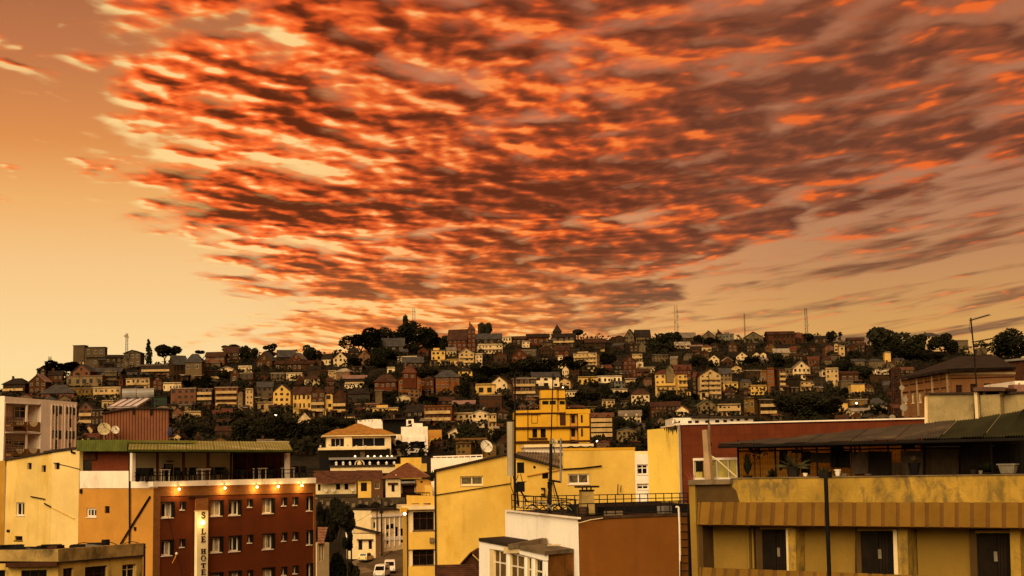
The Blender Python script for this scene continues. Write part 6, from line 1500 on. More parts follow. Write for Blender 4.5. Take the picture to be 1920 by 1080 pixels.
def hanging(px0, px1, py0, py1, back, mi, label, ragged=0.0, group='dark washing and hangings on the terrace', sag=0.0):
 pl = KP.off(-back); t = thing('hanging_cloth', pl.P((px0 + px1) / 2, py0), label, 'cloth', group)
 n = max(6, int((px1 - px0) / 3)); mb = MB(); vs = []
 for i in range(n + 1):
  px = px0 + (px1 - px0) * i / n; o = .05 * math.sin(i * 1.9) + random.uniform(-.02, .02); d = random.uniform(-ragged, ragged)
  vs += [pl.P(px, py0 + sag * math.sin(math.pi * i / n), o * .4), pl.P(px, (py0 + py1) / 2, o), pl.P(px, py1 + d, o * 1.2)]
 mb.add(vs, [(3 * i + j, 3 * i + j + 1, 3 * i + j + 4, 3 * i + j + 3) for i in range(n) for j in (0, 1)])
 mb.build('cloth', M['cloth'][mi], t, smooth=True); return t
hanging(1461, 1477, 844, 880, 1.6, 3, 'black cloth tapering to a point on the line, leftmost of the washing', 6)
hanging(1484, 1502, 845, 850, 1.7, 0, 'short dark cloth strip hanging above the spiky palm', 1)
hanging(1502, 1519, 846, 888, 1.5, 3, 'long black garment hanging right of the spiky palm', 3)
hanging(1519, 1560, 848, 868, 1.6, 1, 'brown towel spread on the line above the gap of yellow reed', 1.5, sag=1)
hanging(1557, 1568, 838, 876, 1.5, 3, 'narrow black garment hanging from a dark bundle', 3)
hanging(1563, 1594, 845, 878, 1.8, 3, 'wide black cloth between the narrow garment and the brown curtain', 2)
hanging(1595, 1628, 847, 890, 1.9, 2, 'greyish brown pleated curtain left of the middle of the terrace', 1)
hanging(1628, 1672, 846, 894, 2.0, 0, 'wide nearly black curtain in the middle of the terrace', 1)
hanging(1672, 1688, 867, 890, 1.5, 1, 'small grey brown rag hanging low before the dark curtain', 2)
hanging(1688, 1730, 845, 892, 2.0, 2, 'brown pleated curtain behind the black flower pot', 1)
hanging(1735, 1798, 842, 893, 2.2, 1, 'long dark brown curtain right of the last reed screen', 1)
hanging(1800, 1858, 834, 892, 2.4, 0, 'black curtain at the shaded right part of the terrace', 1)
hanging(1862, 1925, 832, 892, 2.6, 3, 'black curtain behind the ribbed planter at the right edge', 1)
hanging(1690, 1716, 835, 843, 1.6, 3, 'folded black blanket thrown over the rail above the brown curtain', 1)
t = thing('dark_bundle', KP.P(1573, 840, -1.4), 'dark bundle of cloth hung under the roof beside a post', 'bundle')
MB().ball(KP.P(1572, 843, -1.4), .26, 8, .7).build('bundle', M['cloth'][3], t, smooth=True)
t = thing('hanging_basket', KP.P(1420, 838, -1.2), 'dark hanging plant under the left end of the terrace roof', 'plant')
mb = MB(); c = KP.P(1422, 841, -1.2)
for i in range(70):
 d = Vector((random.gauss(0, .26), random.gauss(0, .2), random.gauss(-.05, .13))); s_ = Vector((random.uniform(-.07, .07), 0, random.uniform(-.07, .07)))
 mb.add([c + d, c + d + s_, c + d + Vector((.02, 0, -.12)), c + d - s_], [(0, 1, 2, 3)])
mb.build('leaves', M['leafdark'], t)
def ledge(px, back=.55): u = KP.off(-back).uv(px, 890)[0]; return KP.w(u, deckR, -back)
def ledgetop(px): u = KP.off(-.16).uv(px, 893)[0]; return KP.w(u, KP.P(px, lerp_tab([(1369, 896), (1935, 888.2)], px)).z + .02, -.16)
leafplant('tall_shrub', ledge(1402), 1.3, .32, 90, 'loose dark shrub before the leftmost reed screen', 'plant', M['leafdark'], (.2, .3, M['pot']), up=1.0)
leafplant('potted_shrub', ledge(1447), .55, .35, 60, 'low bushy dark plant by the second terrace post', 'plant', M['leafdark'], (.22, .25, M['pot']))
sp_ = thing('spiky_palm', ledge(1488), 'spiky leaved palm in a dark pot before the reed screens', 'plant')
b0 = ledge(1488); MB().lathe(b0, [(.20, 0), (.27, .55), (.29, .55), (.29, .62), (.22, .62)], 10).build('pot', M['pot'], sp_)
mb = MB()
for i in range(44):
 a, e = random.uniform(0, 6.28), random.uniform(.05, 1.3); d = Vector((math.cos(a) * math.cos(e), math.sin(a) * math.cos(e), math.sin(e))); s_ = d.cross(Vector((0, 0, 1))).normalized() * .022
 c = b0 + Vector((0, 0, .6)); mb.add([c - s_, c + s_, c + d * .5 + s_ * .8, c + d * .85 - Vector((0, 0, .12 * (1.3 - e))), c + d * .5 - s_ * .8], [(0, 1, 2, 3, 4)])
mb.build('leaves', mat('palm_leaf', (.075, .062, .024), .7, .4, 3.0), sp_)
fpz = thing('flower_pot', ledgetop(1571), 'small white flower pot on the ledge under the black cloths', 'pot')
MB().lathe(ledgetop(1571), [(.085, 0), (.125, .2), (.14, .2), (.14, .25), (.1, .25)], 10).build('pot', M['whiteframe'], fpz)
for px, r, h, lab, m_ in ((1583, .16, .09, 'shallow pale bowl on the ledge right of the white flower pot', 'palepot'), (1612, .2, .07, 'flat brown tray lying on the ledge below the pleated curtain', 'timber'), (1628, .16, .06, 'flat pale tray lying on the ledge below the dark curtain', 'palepot'),
                          (1510, .10, .13, 'tiny white pot on the ledge under the long black garment', 'whiteframe'), (1825, .12, .16, 'small dark jar on the ledge in the shaded part', 'pot'), (1839, .08, .12, 'tiny grey cup on the ledge left of the ribbed planter', 'palepot')):
 t = thing('ledge_bowl' if 'bowl' in lab or 'tray' in lab else 'ledge_jar', ledgetop(px), lab, 'bowl' if 'bowl' in lab or 'tray' in lab else 'jar')
 MB().lathe(ledgetop(px), [(r * .7, 0), (r, h * .9), (r * 1.05, h), (r * .8, h)], 10).build('vessel', M[m_], t)
leafplant('potted_plant', ledgetop(1715), .5, .35, 30, 'thin leaved plant in a black flower pot before the brown pleated curtain', 'plant', mat('dry_leaf', (.06, .04, .018), .8, .4, 3), (.23, .45, M['black']), up=.9)
pn = thing('planter', ledgetop(1891), 'greyish white ribbed planter box on the ledge at the right end of the terrace', 'planter')
c = ledgetop(1891); mb = MB(); a, b = KP.u, KP.n
def bx4(hw, hd, z): return [c - a * hw + b * hd + Vector((0, 0, z)), c + a * hw + b * hd + Vector((0, 0, z)), c + a * hw - b * hd + Vector((0, 0, z)), c - a * hw - b * hd + Vector((0, 0, z))]
mb.hexa(bx4(.23, .12, 0) + bx4(.31, .16, .30)); mb.build('box', M['palepot'], pn); mb = MB(); mb.hexa(bx4(.35, .19, .30) + bx4(.35, .19, .35)); mb.build('rim', M['palepot'], pn)
for i in range(6): MB().tube(c + a * (-.2 + .08 * i) + b * .135 + Vector((0, 0, .02)), c + a * (-.25 + .1 * i) + b * .175 + Vector((0, 0, .29)), .012, 4).build('rib', M['palepot'], pn)
leafplant('potted_shrub', ledge(1850, .8), .8, .5, 60, 'dark bushy pot plant in the shade left of the ribbed planter', 'plant', M['leafdark'], (.25, .3, M['pot']))
# ---- glazed screen and poles at the left end of the parapet
gs = thing('glazed_screen', KP.P(1340, 898, -.6), 'low white framed screen of yellowed panes standing before the red wall', 'screen')
GS = KP.off(-.9); M['yellowglass'] = mat('yellowed_pane', (0.36, 0.27, 0.055), .4, .25, 2.0, spec=.5)
for a, b in ((1303, 1317), (1318.5, 1344), (1346, 1366), (1368, 1382)):
 MB().rbox(GS, a, 862, b, 896, -.02, .0).build('pane', M['yellowglass'], gs)
MB().rbox(GS, 1305, 865, 1318, 884, .003, .03).build('dark_pane', M['black'], gs)
for r in ((1300.5, 859.2, 1384, 862), (1301, 896, 1384, 899)): MB().rbox(GS, *r, -.05, .06).build('rail', M['whiteframe'], gs)
for x in (1300.8, 1344, 1365.5, 1381.5): MB().rbox(GS, x, 862.1, x + 2.2, 895.9, -.04, .05).build('upright', M['whiteframe'], gs)
pp = thing('concrete_post', KP.P(1321, 898, -.3), 'tall pale concrete post leaning slightly before the red wall', 'post')
MB().prism([KP.P(1316.3, 806, -.2), KP.P(1324.5, 805.5, -.2), KP.P(1333, 899, -.2), KP.P(1322, 899, -.2)], -KP.n * .2).build('shaft', mat('pale_post', (.36, .22, .11), .9, .2, 1.0), pp)
ms = thing('aerial_mast', KP.P(1331, 898, -.45), 'thin aerial mast with clamps beside the pale concrete post', 'mast')
K = KP.off(-.5)
pip('tube', [K.P(1332, 898), K.P(1329.5, 793)], .055, mat('mast_brown', (.2, .12, .07), .7, .2), ms); pip('rod', [K.P(1329.5, 793), K.P(1329, 700)], .016, M['iron'], ms)
pip('stay', [K.P(1332, 854), K.P(1345, 862), K.P(1382, 895)], .03, M['cream'], ms)
for y in (830, 892): MB().rbox(K, 1324, y, 1332, y + 6, -.1, .12).build('clamp', M['black'], ms)
pip('wire', [K.P(1333, 870, .1), K.P(1339, 871, .1)], .012, M['black'], ms, 4)
t = thing('dry_weed', KP.P(1291, 899, 0), 'thin dry reddish weed growing at the concrete cap of the striped building', 'weed')
mb = MB()
for i in range(9): a_ = KP.P(1293 + i * 1.1, 900, -.2); mb.tube(a_, KP.P(1285 + i * 2.2, 886 + (i % 3) * 3, -.2), .012, 4)
mb.build('stems', mat('dry_stem', (.2, .05, .02), .9, .2), t)
# ---- walls and chimney behind the terrace roof
uw = thing('roof_wall', at(1780, 795, 74), 'stained rendered wall with a dark coping above the terrace roof', 'wall')
UP = Plane(1780, 770, 70, -38)
M['dirtywall'] = mat('dirty_cream_render', (0.30, 0.215, 0.09), .95, .22, .9, stain=((.13, .09, .035), .45, 1.2, .6), bump=.4)
solid('wall_face', UP, [(1735, 741), (1826, 738), (1826, 840), (1735, 840)], .4, M['dirtywall'], uw)
solid('wall_face', UP, [(1880, 739), (1940, 735), (1940, 840), (1880, 840)], .4, M['dirtywall'], uw)
MB().prism([UP.P(1733.5, 744, .1), UP.P(1739.5, 744, .1), UP.P(1739.5, 830, .1), UP.P(1733.5, 830, .1)], -UP.n * .6).build('wall_pier', M['cream'], uw)
for a, b, ya, yb in ((1735, 1826, 736.5, 735), (1880, 1945, 736, 732)): MB().prism([UP.P(a, ya, .12), UP.P(b, yb, .12), UP.P(b, yb + 3.6, .12), UP.P(a, ya + 3.6, .12)], -UP.n * .6).build('wall_coping', M['darkroof'], uw)
cs = thing('chimney', UP.P(1852, 790, .5), 'wide rendered chimney with an overhanging brown slab on the terrace roof', 'chimney')
UC = UP.off(.5)
MB().rbox(UC, 1838, 741, 1879.5, 830, -1.0, 0).build('stack', M['dirtywall'], cs); MB().rbox(UC, 1827, 735, 1838, 830, -.9, .06).build('stack_pier', M['cream'], cs)
for a, b in ((1829, 1835), (1841, 1846), (1872, 1878)): MB().rbox(UC, a, 733, b, 741.2, -.8, -.1).build('cap_leg', M['concrete'], cs)
MB().prism([UC.P(1823.5, 728.5, .25), UC.P(1830, 725.5, .25), UC.P(1878, 725.5, .25), UC.P(1886, 728, .25), UC.P(1884, 733, .25), UC.P(1826, 733.3, .25)], -UC.n * 1.5).build('cap_slab', mat('brown_slab', (.10, .05, .03), .9, .3), cs)
MB().rbox(UC, 1835, 733.2, 1880, 741, -.95, -.85).build('flue', M['black'], cs)
ta = thing('television_aerial', UP.P(1830, 720, -2), 'two armed television aerial on a tall thin mast against the sky', 'aerial')
K = UP.off(-2)
pip('mast', [K.P(1832, 740), K.P(1826, 655), K.P(1820, 596)], .035, M['iron'], ta)
for (a, b) in (((1818, 601), (1856, 590)), ((1823, 642), (1864, 634))):
 A_, B_ = K.P(*a), K.P(*b); q = MB().tube(A_, B_, .026, 5).build('boom', M['iron'], ta)
 mb = MB()
 for i in range(9):
  p_ = A_.lerp(B_, (i + .5) / 9); mb.tube(p_ - UP.n * .35, p_ + UP.n * .35, .009, 4)
 mb.build('elements', M['iron'], q)
pip('lead', [K.P(1819, 603), K.P(1817, 615), K.P(1823, 628)], .012, M['iron'], ta, 4)
# ---- long brick hall with a dark hip roof
bhall = thing('brick_hall', Vector((60, 215, 10)), 'long two storey brick hall with a dark low hip roof', 'hall')
LPn = Plane(1779, 740, 215, -62); RPn = Plane(1779, 740, 215, 12)
M['hallbrick'] = brickmat('hall_brick', (0.20, 0.085, 0.028), (0.15, 0.06, 0.02), (0.10, 0.05, 0.025), .5, .16, -62)
M['hallpale'] = mat('pale_band', (.30, .19, .09), .9, .2)
lh = [(1694 + i * 13.6, 737 - i * .9, 1700.5 + i * 13.6, 757 - i * 1.2) for i in range(6)]
wall('side_wall', LPn, [(1690, 712), (1778.7, 697), (1778.7, None, 697, 5), (1690, None, 712, 5)], .4, M['hallbrick'], bhall, lh)
for w_ in lh: window(LPn, w_, bhall, bars=1, rows=2, depth=.25, fr=.1, frame='cream')
rh = [(1792, 722, 1805, 736), (1819, 720, 1832, 736), (1845, 719, 1858, 735), (1874, 717, 1888, 733)]
wall('front_wall', RPn, [(1779, 697), (1902, 693), (1902, None, 693, 5), (1779, None, 697, 5)], .4, M['hallbrick'], bhall, rh)
for w_ in rh: window(RPn, w_, bhall, bars=1, rows=2, depth=.25, fr=.1, frame='timber')
MB().rbox(RPn, 1779, 698, 1903, 702, .003, .2).build('frieze', M['hallpale'], bhall)
for i in range(7): MB().rbox(LPn, 1692 + 14.3 * i, 711 - 2.3 * i, 1694 + 14.3 * i, 780, .003, .25).build('pilaster', M['hallpale'] if i % 2 == 0 else M['hallbrick'], bhall)
MB().prism([LPn.P(1690, 722.5, .15), LPn.P(1778, 708, .15), LPn.P(1778, 709.8, .15), LPn.P(1690, 724.3, .15)], -LPn.n * .2).build('string_course', M['timber'], bhall)
MB().prism([LPn.P(1690, 735, .15), LPn.P(1778, 725, .15), LPn.P(1778, 726.8, .15), LPn.P(1690, 736.8, .15)], -LPn.n * .2).build('string_course', M['timber'], bhall)
MB().prism([RPn.P(1779, 709, .15), RPn.P(1902, 705, .15), RPn.P(1902, 706.5, .15), RPn.P(1779, 710.5, .15)], -RPn.n * .2).build('string_course', M['timber'], bhall)
e0 = LPn.P(1686, 708, 1.0); e1 = RPn.P(1781, 692, 1.2); e1 = Vector((e1.x - .6, e1.y - .9, e1.z)); e2 = RPn.P(1906, 688, 1.0)
rA, rB = at(1799, 668, 232), at(1866, 666, 236)
M['hallroof'] = mat('dark_slate', (.032, .022, .015), .8, .3, .8)
mb = MB(); mb.prism([e0, e1, rA], Vector((0, .3, -.3))); mb.build('roof', M['hallroof'], bhall)
mb = MB(); mb.prism([e1, e2, rB, rA], Vector((0, .3, -.3))); mb.build('roof', M['hallroof'], bhall)
mb = MB(); mb.prism([e2, e2 + Vector((2, 20, 0)), rB], Vector((-.3, 0, -.3))); mb.build('roof', M['hallroof'], bhall)
t, pl, q = box_house('tin_roof_house', 1866, 1935, 678, 700, 250, 6, 8, M['timber'], 'dark house with a pale tin roof edge behind the brick hall', zb=20)
MB().prism([pl.P(1862, 677, .6), pl.P(1936, 669, .6), pl.P(1936, 673.5, .6), pl.P(1862, 680, .6)], -pl.n * 9).build('roof', M['greymetal'], t)
t, pl, q = box_house('white_house', 1903, 1935, 714, 735, 160, 6, 8, M['white'], 'low white building with a tiled edge right of the brick hall', zb=15, holes=[(1909, 718, 1914, 722)], wkw=dict(bars=0, depth=.1, sill=False))
MB().rbox(pl, 1890, 722.5, 1940, 735, .003, 1.5).build('lean_to', mat('pink_tile', (.24, .11, .07), .85, .3), t)
M['dishgrey'] = mat('grey_dish', (.26, .2, .13), .7, .2)
def lattice(name, base, top, w0, w1, label, dishes=(), n=9, m=None, cat='mast'):
 t = thing(name, base, label, cat); base, top = Vector(base), Vector(top)
 m = m or M['iron']; r = max(.035, w0 * .03)
 def corner(k_, f):
  w = w0 + (w1 - w0) * f; p_ = base.lerp(top, f); return p_ + Vector(((w / 2) * (1 if k_ in (0, 1) else -1), (w / 2) * (1 if k_ in (0, 3) else -1), 0))
 for k_ in range(4): MB().tube(corner(k_, 0), corner(k_, 1), r * 1.4, 4).build('leg', m, t)
 for i in range(n):
  mb = MB()
  for k_ in range(4):
   a, b = (k_, (k_ + 1) % 4) if i % 2 else ((k_ + 1) % 4, k_)
   mb.tube(corner(a, i / n), corner(b, (i + 1) / n), r, 4); mb.tube(corner(k_, (i + 1) / n), corner((k_ + 1) % 4, (i + 1) / n), r, 4)
  mb.build('brace', m, t)
 for f, dx_, rr in dishes:
  p_ = base.lerp(top, f); c = p_ + Vector((dx_, -w0 * .6, 0))
  q = MB().tube(c, c + Vector((0, -.4, 0)), rr, 10).build('dish', M['dishgrey'], t)
 return t
M['redwhite'] = mat('red_mast_paint', (.06, .02, .013), .7, .3)
b = at(1680, 800, 210); lattice('phone_mast', Vector((b.x, b.y, b.z - 2)), at(1679, 690, 210), 1.2, .9, 'dark red lattice phone mast with round dishes left of the brick hall', [(.45, .8, .5), (.56, 1.0, .4), (.32, -.8, .4), (.72, .6, .35), (.22, .9, .4)], 10, M['redwhite'])
# ====== the hillside town
HW = {}     # wall paints of the hill houses
for k_, c in dict(cream=(.44, .31, .165), white=(.58, .45, .30), pale=(.36, .255, .145), yellow=(.55, .36, .115), ochre=(.30, .175, .05), brick=(.125, .054, .024), red=(.16, .048, .020), brown=(.085, .046, .024),
                  dark=(.048, .030, .017), grey=(.17, .122, .082), dgrey=(.085, .062, .043), pink=(.28, .125, .075), salmon=(.36, .19, .10), orange=(.34, .12, .034), teal=(.05, .085, .055), stone=(.24, .175, .105), blue=(.26, .25, .22), bright=(.72, .60, .45)).items():
 c = tuple(x * (1.0 if k_ in ('cream', 'white', 'yellow', 'bright') else .46) * .92 for x in c); c = (c[0] * 1.1, c[1] * .96, c[2] * .68); HW[k_] = mat('house_' + k_, c, .9, .22, .35, stain=(tuple(x * .35 for x in c), .6, .35, .5))
HR = {}
for k_, c in dict(dark=(.032, .021, .014), brown=(.070, .030, .016), red=(.12, .040, .02), slate=(.075, .062, .052), tin=(.40, .30, .20), tile=(.16, .065, .03), pink=(.30, .16, .11), light=(.22, .16, .105), green=(.12, .12, .05)).items():
 c = tuple(x * .7 for x in c); HR[k_] = mat('roof_' + k_, c, .85, .3, .5, stain=(tuple(x * .5 for x in c), .4, .4, 1.0))
M['farframe'] = mat('far_window_frame', (.26, .19, .115), .8, .2, grain=0)
def window_mesh(frame):
 mb = MB(); mb.cur = 0
 f = .10 if frame else 0
 if frame:
  for a in ((-.5, -.5 + f, 0, 1), (.5 - f, .5, 0, 1), (-.5 + f, .5 - f, 0, f), (-.5 + f, .5 - f, 1 - f, 1), (-.04, .04, f, 1 - f)):
   mb.hexa([Vector((a[0], -.09, a[2])), Vector((a[1], -.09, a[2])), Vector((a[1], 0, a[2])), Vector((a[0], 0, a[2])), Vector((a[0], -.09, a[3])), Vector((a[1], -.09, a[3])), Vector((a[1], 0, a[3])), Vector((a[0], 0, a[3]))])
 mb.cur = 1
 mb.hexa([Vector((-.5 + f, -.05, f)), Vector((.5 - f, -.05, f)), Vector((.5 - f, 0, f)), Vector((-.5 + f, 0, f)), Vector((-.5 + f, -.05, 1 - f)), Vector((.5 - f, -.05, 1 - f)), Vector((.5 - f, 0, 1 - f)), Vector((-.5 + f, 0, 1 - f))])
 return mb.mesh('window', [M['farframe'], M['glass_far']])
WMESH = [window_mesh(True), window_mesh(False)]
def far_window(root, p, yaw, w, h, kind=0):
 o = bpy.data.objects.new('window', WMESH[kind]); COL.objects.link(o); o.parent = root
 o.location = p - root.location; o.rotation_euler = (0, 0, math.radians(yaw)); o.scale = (w, 1, h)
rnd_x = random.Random(21)
OCC = []        # photo rectangles already taken on the hill
REFS = []       # (px, py, short name) used to say where a small house stands
def occupied(x0, y0, x1, y1):
 return any(x0 < b[2] and x1 > b[0] and y0 < b[3] and y1 > b[1] for b in OCC)
def hill_house(x0, y0, x1, y1, col, roof, rc, rh, cols, rows, label, yaw=None, bal=None, group=None, name=None, wk=None, side=True, Y=None, chimney=False, cat='house', attic=True):
 """x0,y0,x1,y1: wall rectangle in the photo (eaves to foot). roof: f gable to the front, g eaves to the front, h hip, t flat, s sheds. rh: roof height in photo pixels"""
 Yb = depth_of(y1) if Y is None else Y
 yaw = random.uniform(-26, 26) if yaw is None else yaw
 s_ = Yb / F; span = (x1 - x0) * s_; k_ = .62
 a = math.radians(abs(yaw)); w = span / (math.cos(a) + k_ * math.sin(a)); d = max(4.0, w * k_)
 d = min(d, 9.0)
 w = (span - d * math.sin(a)) / math.cos(a)
 hgt = (y1 - y0) * s_
 if yaw >= 0:   # recedes to the right, left side face hidden; right... the left edge is the near corner
  cxp = x0 + 0.0
 foot = at((x0 + x1) / 2, y1, Yb)
 t = math.radians(yaw); u = Vector((math.cos(t), math.sin(t), 0)); n = Vector((math.sin(t), -math.cos(t), 0))
 centre = Vector((foot.x, foot.y, 0)) - n * (d * math.cos(a) * .0)
 sh = -math.copysign(d * math.sin(a) / 2, yaw)      # a wall turned to the right shows its left... side
 centre = centre - u * 0 + Vector((-sh * 0, 0, 0))
 pl = Plane.__new__(Plane); pl.u, pl.n = u, n
 fc = Vector((foot.x, foot.y, 0)) + Vector((math.sin(t) * d / 2, 0, 0))   # front-face centre
 pl.o = fc - u * (w / 2)
 zb, zt = foot.z, foot.z + hgt
 r = thing(name or 'house', Vector((foot.x, foot.y, zb - 3)), label, cat, group)
 wm = HW[col]
 MB().pbox(pl, 0, w, zb - 3, zt, -d, 0).build('wall', wm, r)
 hr = rh * s_; rm = HR[rc]; ov = min(.55, w * .06)
 if roof == 'f': gable(pl, 0, w, zt, d, hr, ov, rm, r, True, wm)
 elif roof == 'g': gable(pl, 0, w, zt, d, hr, ov, rm, r, False, wm)
 elif roof == 'h': hip(pl, 0, w, zt + .02, d, hr, ov, rm, r)
 elif roof == 'm':   # two front gables over a long roof
  gable(pl, 0, w, zt, d, hr, ov, rm, r, False, wm)
  for c in (.3, .8):
   q = Plane.__new__(Plane); q.u, q.n, q.o = u, n, pl.o + u * (w * (c - .13))
   q.o = q.o + n * .3; gable(q, 0, w * .26, zt - .3, d * .5, hr * .85, .3, rm, r, True, wm, name='dormer')
 else:
  MB().pbox(pl, -.25, w + .25, zt, zt + .22, -d - .25, .3).build('roof', rm, r)
  if roof == 's': MB().pbox(pl, w * .15, w * .6, zt + .22, zt + .22 + hr, -d * .9, -d * .25).build('roof_room', wm, r)
  elif rh > 0: MB().pbox(pl, 0.05, w - .05, zt + .22, zt + .22 + hr, -.3, 0.0).build('parapet', wm, r)
 if chimney: MB().pbox(pl, w * .2, w * .2 + .9, zt, zt + hr + 1.2, -d * .5 - .5, -d * .5 + .4).build('chimney', wm, r)
 if rows and cols:
  sth = hgt / rows; ww = min(1.5, w / cols * .5); wh = min(1.7, sth * .5); kind = wk if wk is not None else (0 if random.random() < .55 else 1)
  for j in range(rows):
   z = zb + sth * (j + .5) - wh / 2 + .05
   skip = random.randrange(cols) if (cols > 2 and random.random() < .3) else -1
   for i in range(cols):
    if i == skip: continue
    far_window(r, pl.w(w * (i + .5 + random.uniform(-.12, .12)) / cols, z + random.uniform(-.1, .1), .003), yaw, ww * random.uniform(.7, 1.15), wh * random.uniform(.75, 1.1) * (1 if not bal or j not in bal else 1.15), kind)
   if bal and j in bal:
    b = MB().pbox(pl, w * .04, w * .96, zb + sth * j - .08, zb + sth * j + .07, 0.003, 1.0).build('balcony', HW['cream' if col in ('dark', 'brown', 'brick', 'orange', 'pink', 'red') else col], r)
    MB().pbox(pl, w * .04, w * .96, zb + sth * j + .071, zb + sth * j + .8, .92, 1.0).build('balustrade', HW['cream' if col in ('dark', 'brown', 'brick', 'orange', 'pink', 'red') else col], b)
  if side and abs(yaw) > 9 and d > 5:
   su = 1 if yaw > 0 and False else 0
   left = yaw < 0
   vis_u = 0 if yaw > 0 else w
   px_c = (x0 + x1) / 2
   nn = -u if yaw > 0 else u
   if nn.dot(EYE - foot) > 0:
    for j in range(rows):
     z = zb + sth * (j + .5) - wh / 2 + .05
     for i in range(2):
      p_ = pl.w(vis_u, z, -d * (i + .5) / 2) + nn * .003
      far_window(r, p_, yaw + (-90 if yaw > 0 else 90), min(ww, 1.1), wh, kind)
  if roof == 'f' and attic and hr > 1.6: far_window(r, pl.w(w / 2, zt + hr * .12, .003), yaw, .8, min(1.1, hr * .4), kind)
 if (x1 - x0) > 14 and name is None and cat in ('house', 'building') and roof in 'fghts' and hgt > 4:
  for q in range(rnd_x.choice([1, 2, 2, 3])):     # lean-tos and extensions built on at the foot
   aw = w * rnd_x.uniform(.28, .55); ah = hgt * rnd_x.uniform(.30, .6); ao = rnd_x.uniform(1.2, 3.0); au = rnd_x.choice([-.25 * aw, w - aw * .7, w * rnd_x.uniform(.1, .5)]); ac = HW[rnd_x.choice(['brown', 'dark', 'brick', 'grey', 'stone', col, 'pale', 'ochre', 'cream', 'brick'])]
   e = MB().pbox(pl, au, au + aw, zb - 4, zb + ah * .55, .003, ao + .02 * q).build('extension', ac, r)
   sl = rnd_x.uniform(.1, .7); zt2 = zb + ah * .55
   mb = MB(); mb.prism([pl.w(au - .3, zt2, ao + .5 + .02 * q), pl.w(au + aw + .3, zt2, ao + .5 + .02 * q), pl.w(au + aw + .3, zt2 + sl + .1, .004), pl.w(au - .3, zt2 + sl + .1, .004)], Vector((0, 0, .14))); mb.build('lean_to_roof', HR[rnd_x.choice(['dark', 'brown', 'tile', 'light', 'slate', 'tin', 'dark'])], e)
   if ah > 2.4: MB().pbox(pl, au + aw * .2, au + aw * .2 + min(1.2, aw * .4), zb + ah * .08, zb + ah * .45, ao + .02 * q + .003, ao + .07 + .02 * q).build('opening', M['black'], e)
 if rnd_x.random() < .35 and hr > .5 and roof in 'fgh': MB().pbox(pl, w * .25, w * .25 + .6, zt, zt + hr + rnd_x.uniform(.4, 1.1), -d * .5 - .3, -d * .5 + .3).build('chimney', HW['brick'], r)
 OCC.append((x0, y0 - rh, x1, y1)); REFS.append(((x0 + x1) / 2, (y0 + y1) / 2, label.split(',')[0], x1 - x0))
 return r, pl, w, d, zb, zt
OFF = {'A': (0, 560), 'B': (480, 560), 'C': (960, 560), 'D': (1440, 560)}
def H(crop, x0, y0, x1, y1, col, roof, rc, rh, cols, rows, label, **kw):
 ox, oy = OFF[crop]
 return hill_house(ox + x0 / 4, oy + y0 / 4, ox + x1 / 4, oy + y1 / 4, col, roof, rc, rh / 4, cols, rows, label, **kw)
# ---- left part
H('A', 545, 352, 640, 510, 'grey', 't', 'dark', 0, 0, 0, 'grey concrete slab block, tallest on the left skyline', yaw=-6, Y=655, cat='building')
H('A', 630, 365, 785, 512, 'grey', 't', 'dark', 0, 3, 2, 'wide grey concrete block, attached to the tallest left skyline slab', yaw=5, Y=652, bal=(1,), cat='building')
H('A', 780, 440, 940, 520, 'dgrey', 'g', 'dark', 20, 4, 2, 'low grey concrete wing, between the two big grey blocks', yaw=12, Y=648, cat='building')
H('A', 925, 408, 1065, 562, 'grey', 'f', 'dark', 22, 3, 3, 'tall grey concrete house, with a shallow gable against the sky', yaw=-8, Y=640, cat='building')
H('A', 495, 582, 780, 655, 'pale', 't', 'pink', 0, 5, 1, 'pale hall with a pink roof apron, under a sweeping slate roof', yaw=-4, wk=1)
H('A', 540, 545, 700, 582, 'pink', 'f', 'slate', 52, 2, 1, 'slate roofed gable, crowning the pale hall on the left slope', yaw=-14, Y=600)
H('A', 690, 545, 905, 585, 'dgrey', 'g', 'slate', 28, 4, 1, 'long slate roofed house, left of the white balcony house', yaw=3, Y=605)
H('A', 15, 640, 210, 742, 'brown', 'h', 'dark', 46, 4, 2, 'dark brown house with a hip roof, at the far left edge of the hill', yaw=-10, bal=(1,))
H('A', 212, 622, 362, 748, 'brick', 'f', 'pink', 52, 3, 3, 'dark brick house with a pinkish gable, near the left edge', yaw=-12)
H('A', 352, 570, 465, 655, 'brick', 'g', 'dark', 28, 3, 2, 'dark brick house, behind the pinkish gable at the left', yaw=8, chimney=True)
H('A', 300, 545, 352, 590, 'brown', 'f', 'dark', 30, 1, 1, 'small brown gabled house, on the left skyline below the bushes', yaw=-8)
H('A', 300, 708, 550, 770, 'pink', 'h', 'slate', 66, 5, 1, 'pinkish house with a broad slate hip roof, above the white flats', yaw=4, wk=1)
H('A', 515, 675, 697, 765, 'ochre', 't', 'light', 4, 6, 2, 'long dull yellow building, above the shed and the satellite dishes', yaw=3, bal=(0,))
H('A', 695, 670, 910, 766, 'cream', 't', 'tin', 4, 5, 2, 'long cream building with balcony bands, above the solar water heater', yaw=-3, bal=(0, 1))
H('A', 778, 548, 872, 645, 'stone', 's', 'light', 14, 3, 3, 'small grey white house with stacked balconies, left of centre of the left slope', yaw=6, bal=(1, 2))
H('A', 942, 602, 1132, 690, 'cream', 't', 'pink', 2, 5, 2, 'cream two storey house with a central balcony, above the solar water heater', yaw=-5, bal=(1,))
H('A', 950, 570, 1100, 598, 'dark', 'g', 'slate', 18, 0, 0, 'slate roofed house, peeping over the cream balcony house', yaw=5)
H('A', 888, 610, 946, 690, 'red', 'f', 'dark', 42, 1, 2, 'red brick gable, left of the cream balcony house', yaw=-16)
H('A', 1132, 615, 1214, 690, 'red', 'f', 'dark', 34, 2, 2, 'red brick gable, right of the cream balcony house', yaw=10)
